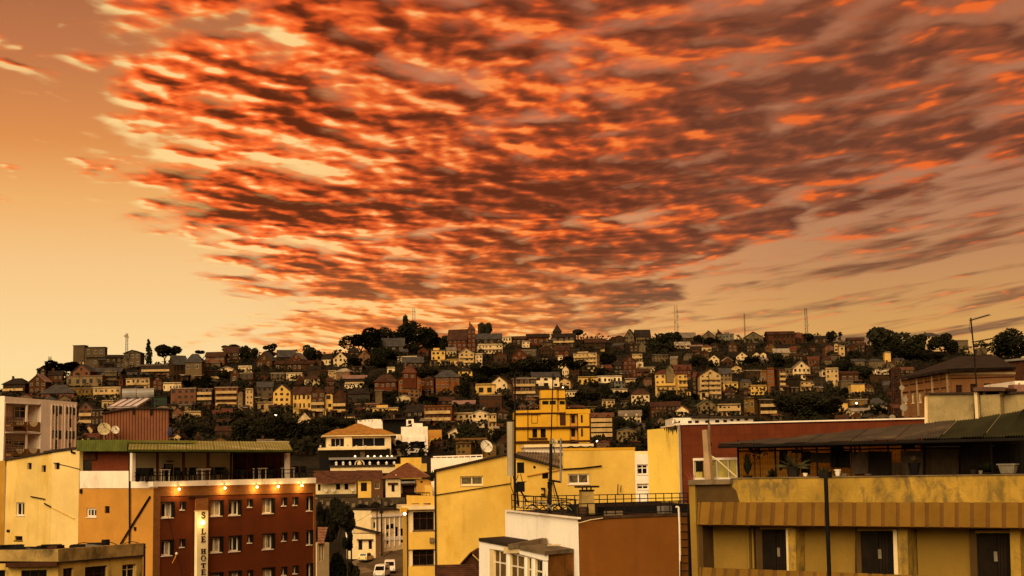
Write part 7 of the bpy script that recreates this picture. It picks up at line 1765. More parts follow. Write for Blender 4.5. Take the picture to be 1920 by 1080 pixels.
H('A', 1048, 500, 1282, 592, 'brown', 't', 'light', 6, 7, 2, 'long brown house with verandas, below the skyline conifer', yaw=3, bal=(0, 1))
H('A', 1262, 488, 1395, 620, 'brown', 'g', 'slate', 62, 4, 2, 'long slate roofed stone house side, left of its beige gable end', yaw=38, side=False)
H('A', 1388, 476, 1518, 622, 'stone', 'h', 'slate', 66, 2, 2, 'beige stone house end with four windows, under a steep slate roof', yaw=-4, wk=0)
H('A', 1540, 432, 1690, 505, 'pink', 'g', 'brown', 34, 4, 2, 'pinkish house, on the skyline left of the dark trees', yaw=-4, wk=0)
H('A', 1672, 400, 1790, 478, 'brown', 'g', 'brown', 40, 2, 2, 'brown house, half hidden by the dark skyline trees', yaw=8)
H('A', 1218, 636, 1358, 692, 'white', 't', 'light', 4, 6, 1, 'low white house, above the salmon pink house', yaw=4)
H('A', 1278, 676, 1480, 842, 'pink', 't', 'tin', 2, 4, 4, 'salmon pink three storey house, with a pale roof edge', yaw=-5, wk=1, cat='building')
H('A', 1470, 680, 1592, 840, 'brown', 't', 'pink', 0, 3, 4, 'shaded brown house with galleries, joined to the salmon pink house', yaw=4, bal=(2, 3))
H('A', 1610, 668, 1782, 842, 'orange', 't', 'tin', 2, 4, 4, 'orange house striped by pale balcony bands', yaw=2, bal=(1, 2, 3))
H('A', 1784, 712, 1832, 862, 'pale', 's', 'light', 10, 1, 4, 'narrow pale tower house, right of the orange balcony house', yaw=-8)
H('A', 1832, 684, 1896, 872, 'cream', 't', 'light', 6, 2, 5, 'tall narrow cream house, left of the grey pair', yaw=6, wk=0)
H('A', 1290, 850, 1382, 922, 'pink', 'f', 'dark', 32, 2, 1, 'small pink gabled house, under the salmon pink house', yaw=-6)
H('A', 1374, 852, 1504, 922, 'cream', 't', 'light', 4, 4, 1, 'low cream house with dark windows, under the salmon pink house', yaw=3, wk=1)
H('A', 1148, 738, 1258, 816, 'teal', 't', 'dark', 0, 2, 1, 'teal green painted shed, right of the solar water heater', yaw=-4)
H('A', 580, 828, 688, 985, 'pink', 'f', 'slate', 48, 2, 3, 'pink gabled house with dark timber galleries, behind the satellite dishes', yaw=6, bal=(1, 2))
H('A', 686, 835, 780, 1010, 'brown', 't', 'slate', 0, 3, 3, 'brown house with a slate roof, beside the pink timber galleries', yaw=-4, wk=0)
H('A', 760, 770, 850, 832, 'cream', 't', 'light', 4, 2, 1, 'cream cube house, just left of the collector panels', yaw=2)
H('A', 634, 985, 692, 1050, 'cream', 'f', 'tile', 26, 1, 1, 'tiny cream house with one framed window, left of the large dish', yaw=2, wk=0)
H('A', 1645, 530, 1762, 566, 'white', 'f', 'tin', 18, 2, 1, 'pale roofed white house, below the dark skyline trees', yaw=-8)
H('A', 1782, 512, 1888, 552, 'white', 't', 'tin', 6, 4, 1, 'low white house, right of the pale roofed white house', yaw=4)
H('A', 1728, 565, 1802, 632, 'brick', 'f', 'dark', 46, 1, 1, 'brown gable with a tall pale window, on the left slope', yaw=-4, wk=0)
H('A', 1525, 542, 1650, 600, 'dark', 't', 'brown', 4, 3, 1, 'dark terrace house, right of the beige stone house end', yaw=4, bal=(0,))
H('A', 1800, 560, 1905, 640, 'grey', 't', 'tin', 2, 3, 2, 'grey house with a tin roof, right of the brown gable', yaw=-6)
# ---- centre left
H('B', 0, 462, 150, 520, 'brick', 'f', 'slate', 64, 2, 1, 'broad brown gable with a slate roof, on the skyline right of the dark trees', yaw=-18)
H('B', 150, 430, 292, 478, 'brown', 'g', 'slate', 46, 2, 1, 'grey roofed house, on the skyline left of the round tree', yaw=14)
H('B', 255, 452, 372, 492, 'red', 'f', 'light', 48, 2, 1, 'red gable with a pale roof slope, left of the round skyline tree', yaw=-20)
H('B', 140, 488, 432, 540, 'brick', 'm', 'brown', 26, 7, 1, 'long brick row with saw toothed gables, under the skyline', yaw=2, side=False)
H('B', 492, 452, 575, 498, 'white', 'g', 'dark', 28, 3, 1, 'white house wing with a dark roof, left of the arched white villa', yaw=-10, wk=0)
H('B', 574, 446, 682, 508, 'white', 'f', 'dark', 46, 3, 2, 'white villa with dark timbers and arches, below the big round tree', yaw=6, wk=1)
H('B', 770, 428, 864, 494, 'salmon', 'f', 'brown', 40, 3, 2, 'salmon pink gabled house, below the hilltop trees', yaw=-8, wk=1)
H('B', 888, 352, 1108, 392, 'dark', 'g', 'slate', 60, 4, 1, 'long grey roofed hall, between the hilltop trees', yaw=2)
H('B', 1440, 300, 1600, 398, 'red', 'g', 'brown', 72, 4, 3, 'brick mansion with steep gables, highest on the central skyline', yaw=-14, wk=0, cat='mansion')
H('B', 1584, 232, 1646, 398, 'red', 'h', 'red', 50, 2, 5, 'square brick tower with a pyramid roof, on the skyline mansion', yaw=4, wk=0, cat='tower')
H('B', 1664, 194, 1724, 300, 'brown', 'h', 'dark', 22, 1, 3, 'dark square tower with a flat pyramid roof, right of the mansion', yaw=-4, cat='tower')
H('B', 1648, 300, 1842, 345, 'brown', 'g', 'slate', 42, 4, 1, 'long dark roofed wing, right of the skyline mansion', yaw=4)
H('B', 1654, 348, 1850, 412, 'white', 't', 'slate', 6, 7, 2, 'white veranda house with a slate band, under the skyline mansion', yaw=5, bal=(1,))
H('B', 1850, 288, 1922, 362, 'white', 't', 'light', 4, 3, 2, 'white house at the skyline, right of the mansion wing', yaw=-6, wk=1)
H('B', 1060, 438, 1212, 482, 'white', 't', 'tin', 4, 5, 1, 'low white flat roofed house, under the hilltop mast', yaw=-3)
H('B', 1095, 474, 1252, 532, 'brown', 'g', 'slate', 38, 4, 1, 'brown porch house with a slate roof, under the low white house', yaw=6)
H('B', 1214, 392, 1302, 442, 'red', 'f', 'dark', 26, 2, 1, 'red brick round gabled house, left of the white yellow house', yaw=-6)
H('B', 1312, 390, 1418, 502, 'yellow', 's', 'light', 18, 3, 3, 'pale yellow tall house, below the left end of the mansion', yaw=4, wk=1)
H('B', 1428, 460, 1556, 502, 'yellow', 't', 'dark', 4, 4, 1, 'low yellow house with a dark eave, below the mansion', yaw=2, wk=0)
H('B', 1522, 410, 1642, 514, 'cream', 'f', 'tin', 36, 3, 3, 'cream gabled house with two balconies, below the mansion tower', yaw=-4, bal=(1, 2))
H('B', 1644, 420, 1698, 518, 'white', 't', 'light', 6, 2, 3, 'narrow white house, right of the cream gabled balconies', yaw=2, bal=(1,))
H('B', 1784, 424, 1892, 488, 'brick', 'f', 'brown', 26, 2, 2, 'brick gabled house, below the white veranda house', yaw=-8)
H('B', 1514, 542, 1622, 602, 'yellow', 'h', 'dark', 28, 3, 2, 'yellow house with a dark hip roof, in the wooded gap', yaw=4, wk=1)
H('B', 1768, 628, 1916, 722, 'white', 'f', 'brown', 44, 3, 2, 'white house with a broad brown roof, left of the brick veranda house', yaw=-22)
H('B', 1644, 648, 1792, 722, 'yellow', 't', 'brown', 6, 2, 1, 'yellow blank walled house with a dark roof garden, mid slope', yaw=2)
H('B', 1678, 728, 1852, 856, 'brick', 't', 'light', 4, 4, 3, 'brown brick block with rows of dark arches, mid slope', yaw=-4, wk=1, cat='building')
H('B', 888, 622, 1064, 722, 'red', 'h', 'brown', 56, 4, 2, 'brick mansion wing with a tiled hip roof, left of the turret', yaw=-6, wk=0)
H('B', 1062, 606, 1244, 742, 'orange', 'f', 'red', 52, 4, 3, 'brick mansion front with a gable and gallery, under the pointed turret', yaw=5, wk=0, cat='mansion')
H('B', 1098, 555, 1202, 606, 'red', 'h', 'red', 66, 2, 1, 'pointed red turret roof, on the brick mansion', yaw=0, Y=500, cat='tower')
H('B', 1242, 606, 1345, 722, 'red', 'h', 'brown', 24, 3, 2, 'brick palace left wing with arched windows, right of the turret', yaw=-8, wk=0)
H('B', 1342, 588, 1526, 724, 'orange', 'h', 'slate', 56, 5, 3, 'brick palace with a slate mansard roof and arched windows', yaw=4, wk=0, cat='mansion')
H('B', 980, 520, 1042, 578, 'white', 't', 'light', 4, 1, 1, 'small white cube house, above the brick mansion wing', yaw=3)
H('B', 598, 546, 722, 612, 'salmon', 'h', 'tin', 26, 3, 2, 'pinkish orange house with a pale hip roof, mid slope left', yaw=-14)
H('B', 538, 546, 602, 604, 'cream', 't', 'light', 4, 2, 2, 'small cream house, left of the pinkish orange hip roof', yaw=3)
H('B', 650, 596, 824, 642, 'brown', 'g', 'pink', 22, 5, 1, 'brown veranda house with a pink roof, above the low white row', yaw=4, bal=(0,))
H('B', 662, 640, 812, 674, 'bright', 't', 'light', 2, 5, 1, 'low bright white row, left of the brick mansion wing', yaw=2, wk=1)
H('B', 224, 560, 352, 614, 'white', 't', 'tin', 2, 4, 2, 'white house, above the half timbered row', yaw=-4, wk=1)
H('B', 108, 562, 212, 618, 'stone', 't', 'tin', 4, 3, 2, 'dull cream house, left of the white house on the left slope', yaw=3)
H('B', 276, 712, 412, 892, 'yellow', 'g', 'brown', 50, 4, 3, 'yellow left end of the half timbered row, under a brown roof', yaw=2, wk=1, side=False)
H('B', 410, 700, 516, 894, 'brick', 'f', 'brown', 34, 2, 4, 'half timbered brown gable bay, in the middle of the yellow row', yaw=2, bal=(1, 2), side=False)
H('B', 514, 712, 580, 892, 'yellow', 'g', 'brown', 50, 1, 3, 'yellow middle bay of the half timbered row, under a brown roof', yaw=2, wk=1, side=False)
H('B', 572, 716, 676, 896, 'brick', 'f', 'brown', 36, 2, 4, 'half timbered brown gable bay, at the right end of the yellow row', yaw=2, bal=(1, 2), side=False)
H('B', 128, 698, 272, 856, 'yellow', 'f', 'slate', 54, 3, 4, 'tall yellow gabled house with a brown balcony box, left of the timbered row', yaw=-8, wk=1)
H('B', 0, 660, 124, 778, 'grey', 'g', 'slate', 36, 3, 3, 'grey house with dark windows, left of the tall yellow gable', yaw=6)
H('B', 8, 782, 130, 852, 'cream', 't', 'light', 4, 2, 1, 'cream box house with two windows, beneath the grey house', yaw=2, wk=1)
H('B', 312, 904, 412, 942, 'white', 'f', 'dark', 52, 1, 1, 'little white hut with a dark gable, before the timbered row', yaw=2, attic=False)
H('B', 688, 712, 862, 776, 'dgrey', 'h', 'dark', 42, 4, 1, 'dark stone house with a hip roof, right of the timbered row', yaw=-4)
H('B', 890, 690, 946, 784, 'stone', 't', 'light', 2, 0, 0, 'pale stone block tower, under the brick mansion wing', yaw=4, cat='tower')
H('B', 744, 792, 928, 838, 'pink', 't', 'pink', 4, 5, 1, 'low pinkish house, with a flat pink roof', yaw=-2, bal=(0,))
H('B', 868, 822, 1064, 882, 'yellow', 's', 'tin', 20, 5, 1, 'yellow villa with a white roof band, below the low pinkish house', yaw=4, bal=(0,))
H('B', 1058, 742, 1176, 792, 'white', 'f', 'tin', 18, 3, 1, 'white house with a rounded gable, above the dark brick gable', yaw=-12)
H('B', 1150, 680, 1222, 772, 'salmon', 's', 'light', 14, 2, 3, 'tall pale salmon house, at the foot of the brick mansion', yaw=2)
H('B', 1128, 846, 1276, 932, 'dark', 'g', 'dark', 50, 3, 2, 'large dark brick house with a steep roof, left of the orange brick house', yaw=-10)
H('B', 1262, 812, 1482, 964, 'orange', 't', 'brown', 6, 6, 3, 'orange brick house with pale balconies, behind the white office block', yaw=-5, bal=(1, 2), cat='building')
H('B', 1480, 866, 1640, 950, 'cream', 't', 'light', 6, 4, 2, 'cream villa left part with square windows, near the big dish', yaw=-2, wk=1)
H('B', 1616, 862, 1742, 968, 'white', 'f', 'tin', 22, 3, 2, 'white villa with a large arch and balcony, near the big dish', yaw=2, bal=(1,), wk=1)
H('B', 1738, 872, 1804, 1022, 'cream', 't', 'light', 4, 2, 3, 'narrow cream villa end, right of the large arch', yaw=4, bal=(2,))
H('B', 1476, 788, 1642, 818, 'brown', 'g', 'pink', 24, 4, 1, 'low house with a pink tin roof, above the white arched villa', yaw=-3)
H('B', 1332, 765, 1482, 792, 'brown', 'g', 'brown', 28, 3, 1, 'low brown roofed house, below the brick palace', yaw=3)
H('B', 1434, 1005, 1556, 1046, 'white', 'f', 'light', 34, 3, 1, 'small white gabled house, above the big satellite dish', yaw=4, wk=1)
H('B', 1480, 1062, 1740, 1100, 'ochre', 't', 'tile', 10, 5, 1, 'low ochre house with a tin roof, behind the big satellite dish', yaw=-3)
H('B', 1808, 852, 1894, 916, 'brown', 'h', 'brown', 30, 2, 1, 'brown hip roofed house, left of the phone mast', yaw=4)
H('B', 1808, 960, 1900, 1010, 'dark', 'g', 'tile', 20, 3, 1, 'low dark house with a tile roof, left of the phone mast', yaw=-4)
H('B', 0, 590, 92, 628, 'brick', 'f', 'dark', 26, 2, 1, 'low brick gable, at the left of the half timbered row roofs', yaw=4)
# ---- centre right
H('C', 112, 285, 278, 352, 'red', 'g', 'dark', 24, 4, 1, 'dark red long roofed house, on the skyline left of the pointed tower', yaw=2)
H('C', 0, 300, 112, 355, 'brown', 'g', 'brown', 20, 3, 1, 'brown house, on the skyline right of the white skyline house', yaw=-6)
H('C', 74, 322, 132, 366, 'white', 't', 'light', 2, 2, 2, 'small white house, left under the dark red skyline roof', yaw=3)
H('C', 308, 246, 372, 296, 'dark', 'h', 'dark', 56, 1, 1, 'dark pointed turret, on the skyline house with white frames', yaw=2, Y=745, cat='tower')
H('C', 304, 285, 478, 374, 'brown', 'g', 'dark', 28, 4, 2, 'brown house with white framed galleries, below the pointed turret', yaw=-2, bal=(1,), wk=0)
H('C', 545, 325, 702, 392, 'brown', 'g', 'brown', 28, 4, 2, 'dark brown house with a wide roof, right of the water tank', yaw=4)
H('C', 700, 330, 765, 380, 'dark', 'g', 'dark', 12, 2, 1, 'low dark house, right of the wide brown roof', yaw=-4)
H('C', 848, 280, 932, 338, 'stone', 'f', 'dark', 52, 2, 2, 'gable end of the large columned house, alone on the skyline', yaw=-16, wk=1)
H('C', 925, 278, 1038, 336, 'stone', 'g', 'dark', 46, 5, 2, 'columned front of the large house, alone on the skyline', yaw=4, bal=(1,), wk=1)
H('C', 756, 292, 850, 338, 'brown', 'f', 'dark', 14, 3, 1, 'low brown annex, left of the large columned skyline house', yaw=3)
H('C', 318, 384, 428, 442, 'red', 'm', 'brown', 34, 3, 2, 'brown house with twin white framed gables, under the pointed turret', yaw=2, wk=0, side=False)
H('C', 346, 432, 382, 522, 'bright', 't', 'light', 2, 1, 3, 'slim white tower house, under the twin gables', yaw=2, wk=1)
H('C', 228, 456, 274, 524, 'white', 't', 'light', 2, 1, 2, 'small white upright house, left of the slim white tower', yaw=-4)
H('C', 0, 432, 122, 492, 'red', 'f', 'red', 58, 2, 2, 'red brick gabled house, at the edge of the dark trees', yaw=-8)
H('C', 66, 388, 182, 432, 'grey', 't', 'tin', 4, 3, 1, 'grey white terrace house, above the red brick gable', yaw=4)
H('C', 464, 408, 664, 542, 'cream', 's', 'light', 10, 6, 4, 'large cream house with stepped balconies, right of the slim white tower', yaw=-14, bal=(1, 2, 3), cat='building')
H('C', 600, 508, 688, 544, 'cream', 't', 'light', 2, 3, 1, 'low cream annex, under the stepped cream balconies', yaw=3)
H('C', 830, 470, 934, 592, 'red', 'f', 'brown', 42, 3, 4, 'tall dark red gabled house, in the middle of the right slope', yaw=6)
H('C', 770, 500, 835, 590, 'dark', 'g', 'dark', 30, 2, 3, 'dark brown house, left of the tall dark red gable', yaw=-4)
H('C', 902, 422, 985, 474, 'cream', 't', 'light', 4, 3, 2, 'cream house with small balconies, above the tall dark red gable', yaw=-6, bal=(1,))
H('C', 1052, 424, 1172, 472, 'stone', 't', 'slate', 4, 5, 2, 'dull cream long house, above the yellow apartment house', yaw=3)
H('C', 934, 478, 990, 552, 'white', 'f', 'light', 10, 1, 2, 'white upright house end, left of the long white row', yaw=-3)
H('C', 950, 518, 1072, 556, 'white', 't', 'light', 2, 5, 1, 'long low white row, above left of the yellow apartment house', yaw=2, wk=1)
H('C', 1078, 562, 1240, 742, 'yellow', 'h', 'red', 32, 4, 4, 'big yellow apartment house, with brown roofs and many windows', yaw=-6, wk=0, bal=(2,), cat='building')
H('C', 1236, 566, 1318, 752, 'yellow', 'h', 'red', 30, 2, 4, 'yellow wing with balconies, right part of the big apartment house', yaw=8, bal=(1, 2, 3), cat='building')
H('C', 1158, 535, 1212, 562, 'pale', 'f', 'green', 34, 1, 1, 'greenish dormer gable, over the big yellow apartment house', yaw=0, Y=505)
H('C', 1216, 530, 1345, 620, 'red', 'm', 'red', 34, 4, 2, 'red brick house with twin gables, behind the yellow apartment house', yaw=4, wk=0, side=False)
H('C', 1408, 572, 1572, 752, 'cream', 'f', 'brown', 46, 4, 5, 'tall beige apartment house with balconies and a gable, right of centre', yaw=4, bal=(1, 2, 3, 4), cat='building')
H('C', 1358, 590, 1412, 720, 'brown', 'g', 'red', 40, 1, 4, 'shaded brown side house, left of the tall beige apartment house', yaw=-20)
H('C', 1556, 562, 1652, 692, 'pale', 'g', 'slate', 40, 3, 4, 'pale house with a slate roof, behind the tall beige apartment house', yaw=6, bal=(1, 2))
H('C', 1588, 632, 1702, 704, 'yellow', 't', 'light', 4, 3, 2, 'yellow house with a rounded terrace, right of the tall beige apartments', yaw=-4, wk=1)
H('C', 148, 582, 355, 712, 'bright', 'g', 'slate', 32, 3, 3, 'bright white house with a grey green roof, above the yellow tower building', yaw=5, wk=1)
H('C', 0, 602, 182, 768, 'brick', 'h', 'light', 16, 4, 3, 'brown brick house with verandas, left of the bright white house', yaw=3, bal=(1, 2))
H('C', 354, 622, 460, 678, 'cream', 'f', 'tile', 24, 2, 2, 'cream gabled house, right of the bright white house', yaw=-16)
H('C', 400, 694, 494, 734, 'white', 't', 'slate', 2, 4, 1, 'low white colonnaded house, behind the yellow stair tower', yaw=3, wk=1)
H('C', 496, 592, 644, 644, 'yellow', 't', 'dark', 4, 4, 1, 'pale yellow house with dark windows, left of the long white house', yaw=-3, wk=1)
H('C', 638, 584, 824, 632, 'bright', 't', 'tin', 2, 5, 1, 'long white house, under the tall dark red gable', yaw=2, wk=1)
H('C', 738, 682, 868, 728, 'white', 't', 'light', 2, 4, 1, 'white house with balcony rail, below the blue grey house', yaw=-2, bal=(0,))
H('C', 744, 624, 848, 672, 'blue', 't', 'slate', 2, 4, 2, 'blue grey glazed house, below the long white house', yaw=3)
H('C', 848, 602, 934, 654, 'red', 't', 'tin', 4, 3, 2, 'dark red house with a pale roof, right of the blue grey house', yaw=-4, bal=(1,))
H('C', 898, 716, 1038, 798, 'white', 'h', 'brown', 44, 4, 2, 'white columned house with a dark hip roof, mid right', yaw=-4, wk=1)
H('C', 674, 762, 772, 824, 'cream', 't', 'slate', 2, 3, 2, 'cream house with a tin canopy, right of the yellow tower building', yaw=3)
H('C', 818, 772, 882, 818, 'pale', 't', 'dark', 2, 2, 1, 'small pale house, right of the cream tin canopy house', yaw=-3)
H('C', 538, 816, 672, 862, 'stone', 't', 'brown', 4, 4, 1, 'beige house with a brown roof, right beside the yellow tower building', yaw=2)
H('C', 590, 886, 768, 1072, 'brick', 'm', 'tile', 26, 5, 5, 'dark brick apartment block, with rows of pale balconies', yaw=-4, bal=(1, 2, 3, 4), wk=0, side=False, cat='building')
H('C', 808, 876, 975, 934, 'white', 'm', 'light', 36, 5, 2, 'white house with two pointed gables, right of the brick apartment block', yaw=-5, wk=1, side=False)
H('C', 1038, 806, 1162, 892, 'brick', 'g', 'brown', 30, 4, 3, 'brick house, below the white columned house', yaw=4)
H('C', 1166, 806, 1272, 880, 'brown', 'g', 'brown', 34, 3, 2, 'brown house, between the brick house and the white gable', yaw=-6)
H('C', 1228, 842, 1355, 902, 'white', 'f', 'tile', 36, 2, 2, 'white gabled house with a tiled lean to, above the tall yellow wall', yaw=-18, wk=1)
H('C', 1384, 802, 1538, 872, 'pale', 'f', 'green', 44, 4, 2, 'pale house with a green gable, above the red wall', yaw=4)
H('C', 1545, 800, 1722, 882, 'cream', 't', 'dark', 6, 5, 2, 'cream house with arches and balconies, above the red wall', yaw=-3, bal=(1,))
H('C', 1748, 752, 1862, 915, 'ochre', 't', 'dark', 4, 2, 2, 'mustard blank sided house, above the red wall', yaw=-26)
H('C', 1850, 760, 1990, 912, 'brown', 't', 'light', 4, 3, 3, 'brown house with pale ledges, right of the mustard blank side', yaw=4, bal=(1, 2))
H('C', 1788, 656, 1912, 722, 'yellow', 't', 'tile', 4, 4, 2, 'warm yellow house with small windows, right of centre', yaw=3, wk=1)
H('C', 1866, 548, 1925, 652, 'salmon', 't', 'tile', 8, 1, 1, 'tall salmon blank wall house, left of the orange striped tower house', yaw=-10)
H('C', 1752, 540, 1872, 622, 'brown', 't', 'tin', 4, 4, 2, 'brown house with a pale roof edge, left of the salmon blank wall', yaw=4)
H('C', 1478, 452, 1562, 504, 'white', 'f', 'brown', 30, 2, 2, 'white gabled house, in the dark upper right slope', yaw=-6, wk=1)
H('C', 1578, 466, 1655, 508, 'brick', 'f', 'tin', 26, 2, 1, 'brick house with a pale gable roof, upper right slope', yaw=4)
H('C', 1684, 432, 1776, 494, 'white', 'f', 'dark', 34, 3, 2, 'white two storey house with a dark gable, upper right slope', yaw=-4, bal=(1,))
H('C', 1812, 416, 1856, 452, 'white', 'f', 'dark', 14, 2, 1, 'small white house, left of a pair in the dark slope', yaw=3)
H('C', 1866, 416, 1912, 468, 'white', 'f', 'dark', 12, 1, 2, 'small upright white house, right of a pair in the dark slope', yaw=-3)
H('C', 1238, 288, 1378, 318, 'brown', 'g', 'light', 36, 4, 1, 'house with a pale grey roof, under the tall pale mast', yaw=4)
H('C', 1426, 284, 1536, 318, 'stone', 'f', 'dark', 44, 3, 1, 'gabled house with a dark roof, on the skyline right of the pale mast', yaw=-10)
H('C', 1536, 264, 1580, 318, 'stone', 'h', 'dark', 26, 1, 2, 'small turret with a pointed cap, beside the skyline gable', yaw=3, cat='tower')
H('C', 1578, 266, 1672, 332, 'blue', 's', 'light', 14, 3, 2, 'bluish white house, on the skyline right of the small turret', yaw=-12, wk=1)
H('C', 1742, 290, 1904, 332, 'stone', 'f', 'dark', 42, 4, 1, 'long skyline house with a dark gable, beneath the thin mast', yaw=-14)
H('C', 1188, 348, 1335, 374, 'white', 'm', 'tin', 26, 4, 1, 'white house with two pale gables, under the pale mast', yaw=2, wk=1, side=False)
H('C', 1338, 356, 1432, 398, 'brown', 'g', 'pink', 10, 3, 1, 'brown house with a pinkish roof, right of the two pale gables', yaw=-3)
H('C', 785, 990, 935, 1075, 'pale', 'f', 'slate', 20, 4, 2, 'pale timber framed house, left of the tall yellow wall', yaw=3)
H('C', 876, 942, 1015, 992, 'stone', 'h', 'slate', 18, 4, 1, 'slate roofed house, left of the tall yellow wall top', yaw=-4)
H('C', 1080, 918, 1150, 960, 'pale', 'f', 'dark', 28, 2, 1, 'little pale gabled house, above the tall yellow wall', yaw=4)
# ---- right
H('D', 0, 265, 205, 342, 'brick', 'm', 'brown', 24, 6, 2, 'long brick house with saw toothed ridges, on the right skyline', yaw=2, side=False)
H('D', 188, 296, 292, 330, 'brick', 'h', 'red', 42, 3, 1, 'red hip roofed house, left of the ringed mast', yaw=4)
H('D', 350, 296, 442, 336, 'brown', 'g', 'dark', 18, 3, 1, 'low brown house, right of the ringed mast', yaw=-3)
H('D', 504, 322, 602, 350, 'stone', 't', 'light', 4, 4, 1, 'pale long house, right under the palm on the skyline', yaw=3)
H('D', 598, 308, 728, 344, 'brick', 'g', 'brown', 18, 4, 1, 'brick house with a long roof, left of the lone palm', yaw=-6)
H('D', 422, 358, 494, 426, 'pink', 'f', 'dark', 16, 2, 2, 'pinkish house, in the dark upper right slope', yaw=6)
H('D', 534, 356, 582, 432, 'cream', 't', 'light', 2, 1, 2, 'upright cream house, in the dark upper right slope', yaw=-4)
H('D', 500, 345, 536, 400, 'cream', 'f', 'light', 8, 1, 2, 'narrow cream gabled house, left of the upright cream house', yaw=-8)
H('D', 46, 402, 162, 458, 'pale', 'g', 'tin', 28, 5, 1, 'house with a bright tin roof, in the dark right slope', yaw=-2)
H('D', 188, 520, 320, 608, 'white', 'f', 'light', 52, 4, 2, 'white stepped house with a gable and balcony, right slope', yaw=2, bal=(1,))
H('D', 302, 456, 392, 504, 'pink', 'g', 'red', 24, 3, 1, 'house with a red roof, above the white stepped house', yaw=-6)
H('D', 0, 528, 76, 724, 'orange', 't', 'red', 6, 2, 5, 'orange tower house with a blank pale side, on the right slope', yaw=-18, cat='building')
H('D', 74, 536, 132, 726, 'brick', 't', 'red', 4, 2, 5, 'brick tower house with balconies, joined to the orange tower house', yaw=8, bal=(1, 2, 3, 4), cat='building')
H('D', 130, 528, 192, 604, 'pale', 't', 'green', 2, 2, 2, 'pale house with white columns, right of the brick tower house', yaw=2, wk=1)
H('D', 438, 528, 542, 672, 'cream', 't', 'light', 6, 3, 4, 'tall cream block of flats, in the right slope', yaw=-8, wk=0, cat='building')
H('D', 400, 540, 440, 590, 'white', 't', 'light', 2, 1, 1, 'white blank wall, left of the tall cream flats', yaw=4)
H('D', 546, 560, 682, 642, 'brick', 'g', 'brown', 16, 3, 1, 'brown brick house with a long roof, right of the cream flats', yaw=4)
H('D', 238, 625, 348, 692, 'cream', 't', 'slate', 2, 3, 2, 'cream house with stacked balconies, left of the grey house', yaw=3, bal=(1,))
H('D', 345, 592, 438, 694, 'dgrey', 't', 'dark', 2, 3, 3, 'dark grey blank house, left of the cream flats', yaw=-3)
H('D', 545, 620, 640, 690, 'stone', 't', 'light', 2, 4, 2, 'beige row house, under the brown brick long roof', yaw=3)
H('D', 630, 468, 732, 502, 'stone', 'g', 'slate', 16, 3, 1, 'low beige house, in the dark right slope', yaw=-3)
H('D', 754, 466, 874, 522, 'stone', 'h', 'slate', 18, 4, 2, 'greyish white house, left of the bright slab wall', yaw=4)
H('D', 878, 404, 928, 490, 'yellow', 't', 'light', 2, 0, 0, 'bright upright slab wall house, below the domed tree', yaw=-4)
H('D', 948, 460, 1025, 502, 'stone', 'g', 'slate', 14, 3, 1, 'low grey white house, right of the bright slab wall', yaw=4)
H('D', 802, 534, 922, 572, 'bright', 't', 'light', 2, 1, 1, 'bright low white wall house, above the brick hall', yaw=2)
H('D', 770, 575, 915, 650, 'brown', 't', 'brown', 2, 3, 1, 'long brown shed, below the bright low white wall', yaw=-3)
H('D', 1150, 278, 1292, 335, 'white', 'h', 'slate', 26, 4, 2, 'white hilltop villa with a low hip roof, between the trees', yaw=4, wk=1)
H('D', 1402, 318, 1508, 392, 'stone', 't', 'light', 6, 4, 2, 'pale flat roofed house, right end of the skyline', yaw=-4)
H('D', 1560, 380, 1645, 424, 'stone', 'f', 'light', 14, 3, 1, 'pale house, beneath the right end trees', yaw=4)
H('D', 624, 642, 730, 748, 'yellow', 't', 'light', 0, 0, 0, 'glowing yellow blank cube, left of the brick hall', yaw=2)
H('D', 612, 758, 745, 800, 'ochre', 't', 'tin', 0, 3, 1, 'low lit house, under the glowing yellow cube', yaw=2)
H('D', 756, 795, 895, 832, 'white', 'h', 'slate', 50, 4, 1, 'white pavilion with a slate hip roof, left of the phone mast', yaw=-2)
H('D', 600, 842, 790, 892, 'white', 'g', 'tin', 20, 5, 1, 'long white shelter with a tin roof, behind the red wall', yaw=16)
H('D', 508, 782, 602, 880, 'yellow', 't', 'dark', 0, 1, 1, 'greenish yellow lit wall house, right of the dark trees', yaw=3)
H('D', 0, 835, 82, 905, 'cream', 't', 'light', 2, 2, 1, 'small cream arched house, left of the dark trees behind the red wall', yaw=2)
H('D', 128, 604, 242, 700, 'dark', 't', 'dark', 2, 3, 2, 'dark brown house, below the pale columned house', yaw=-3)
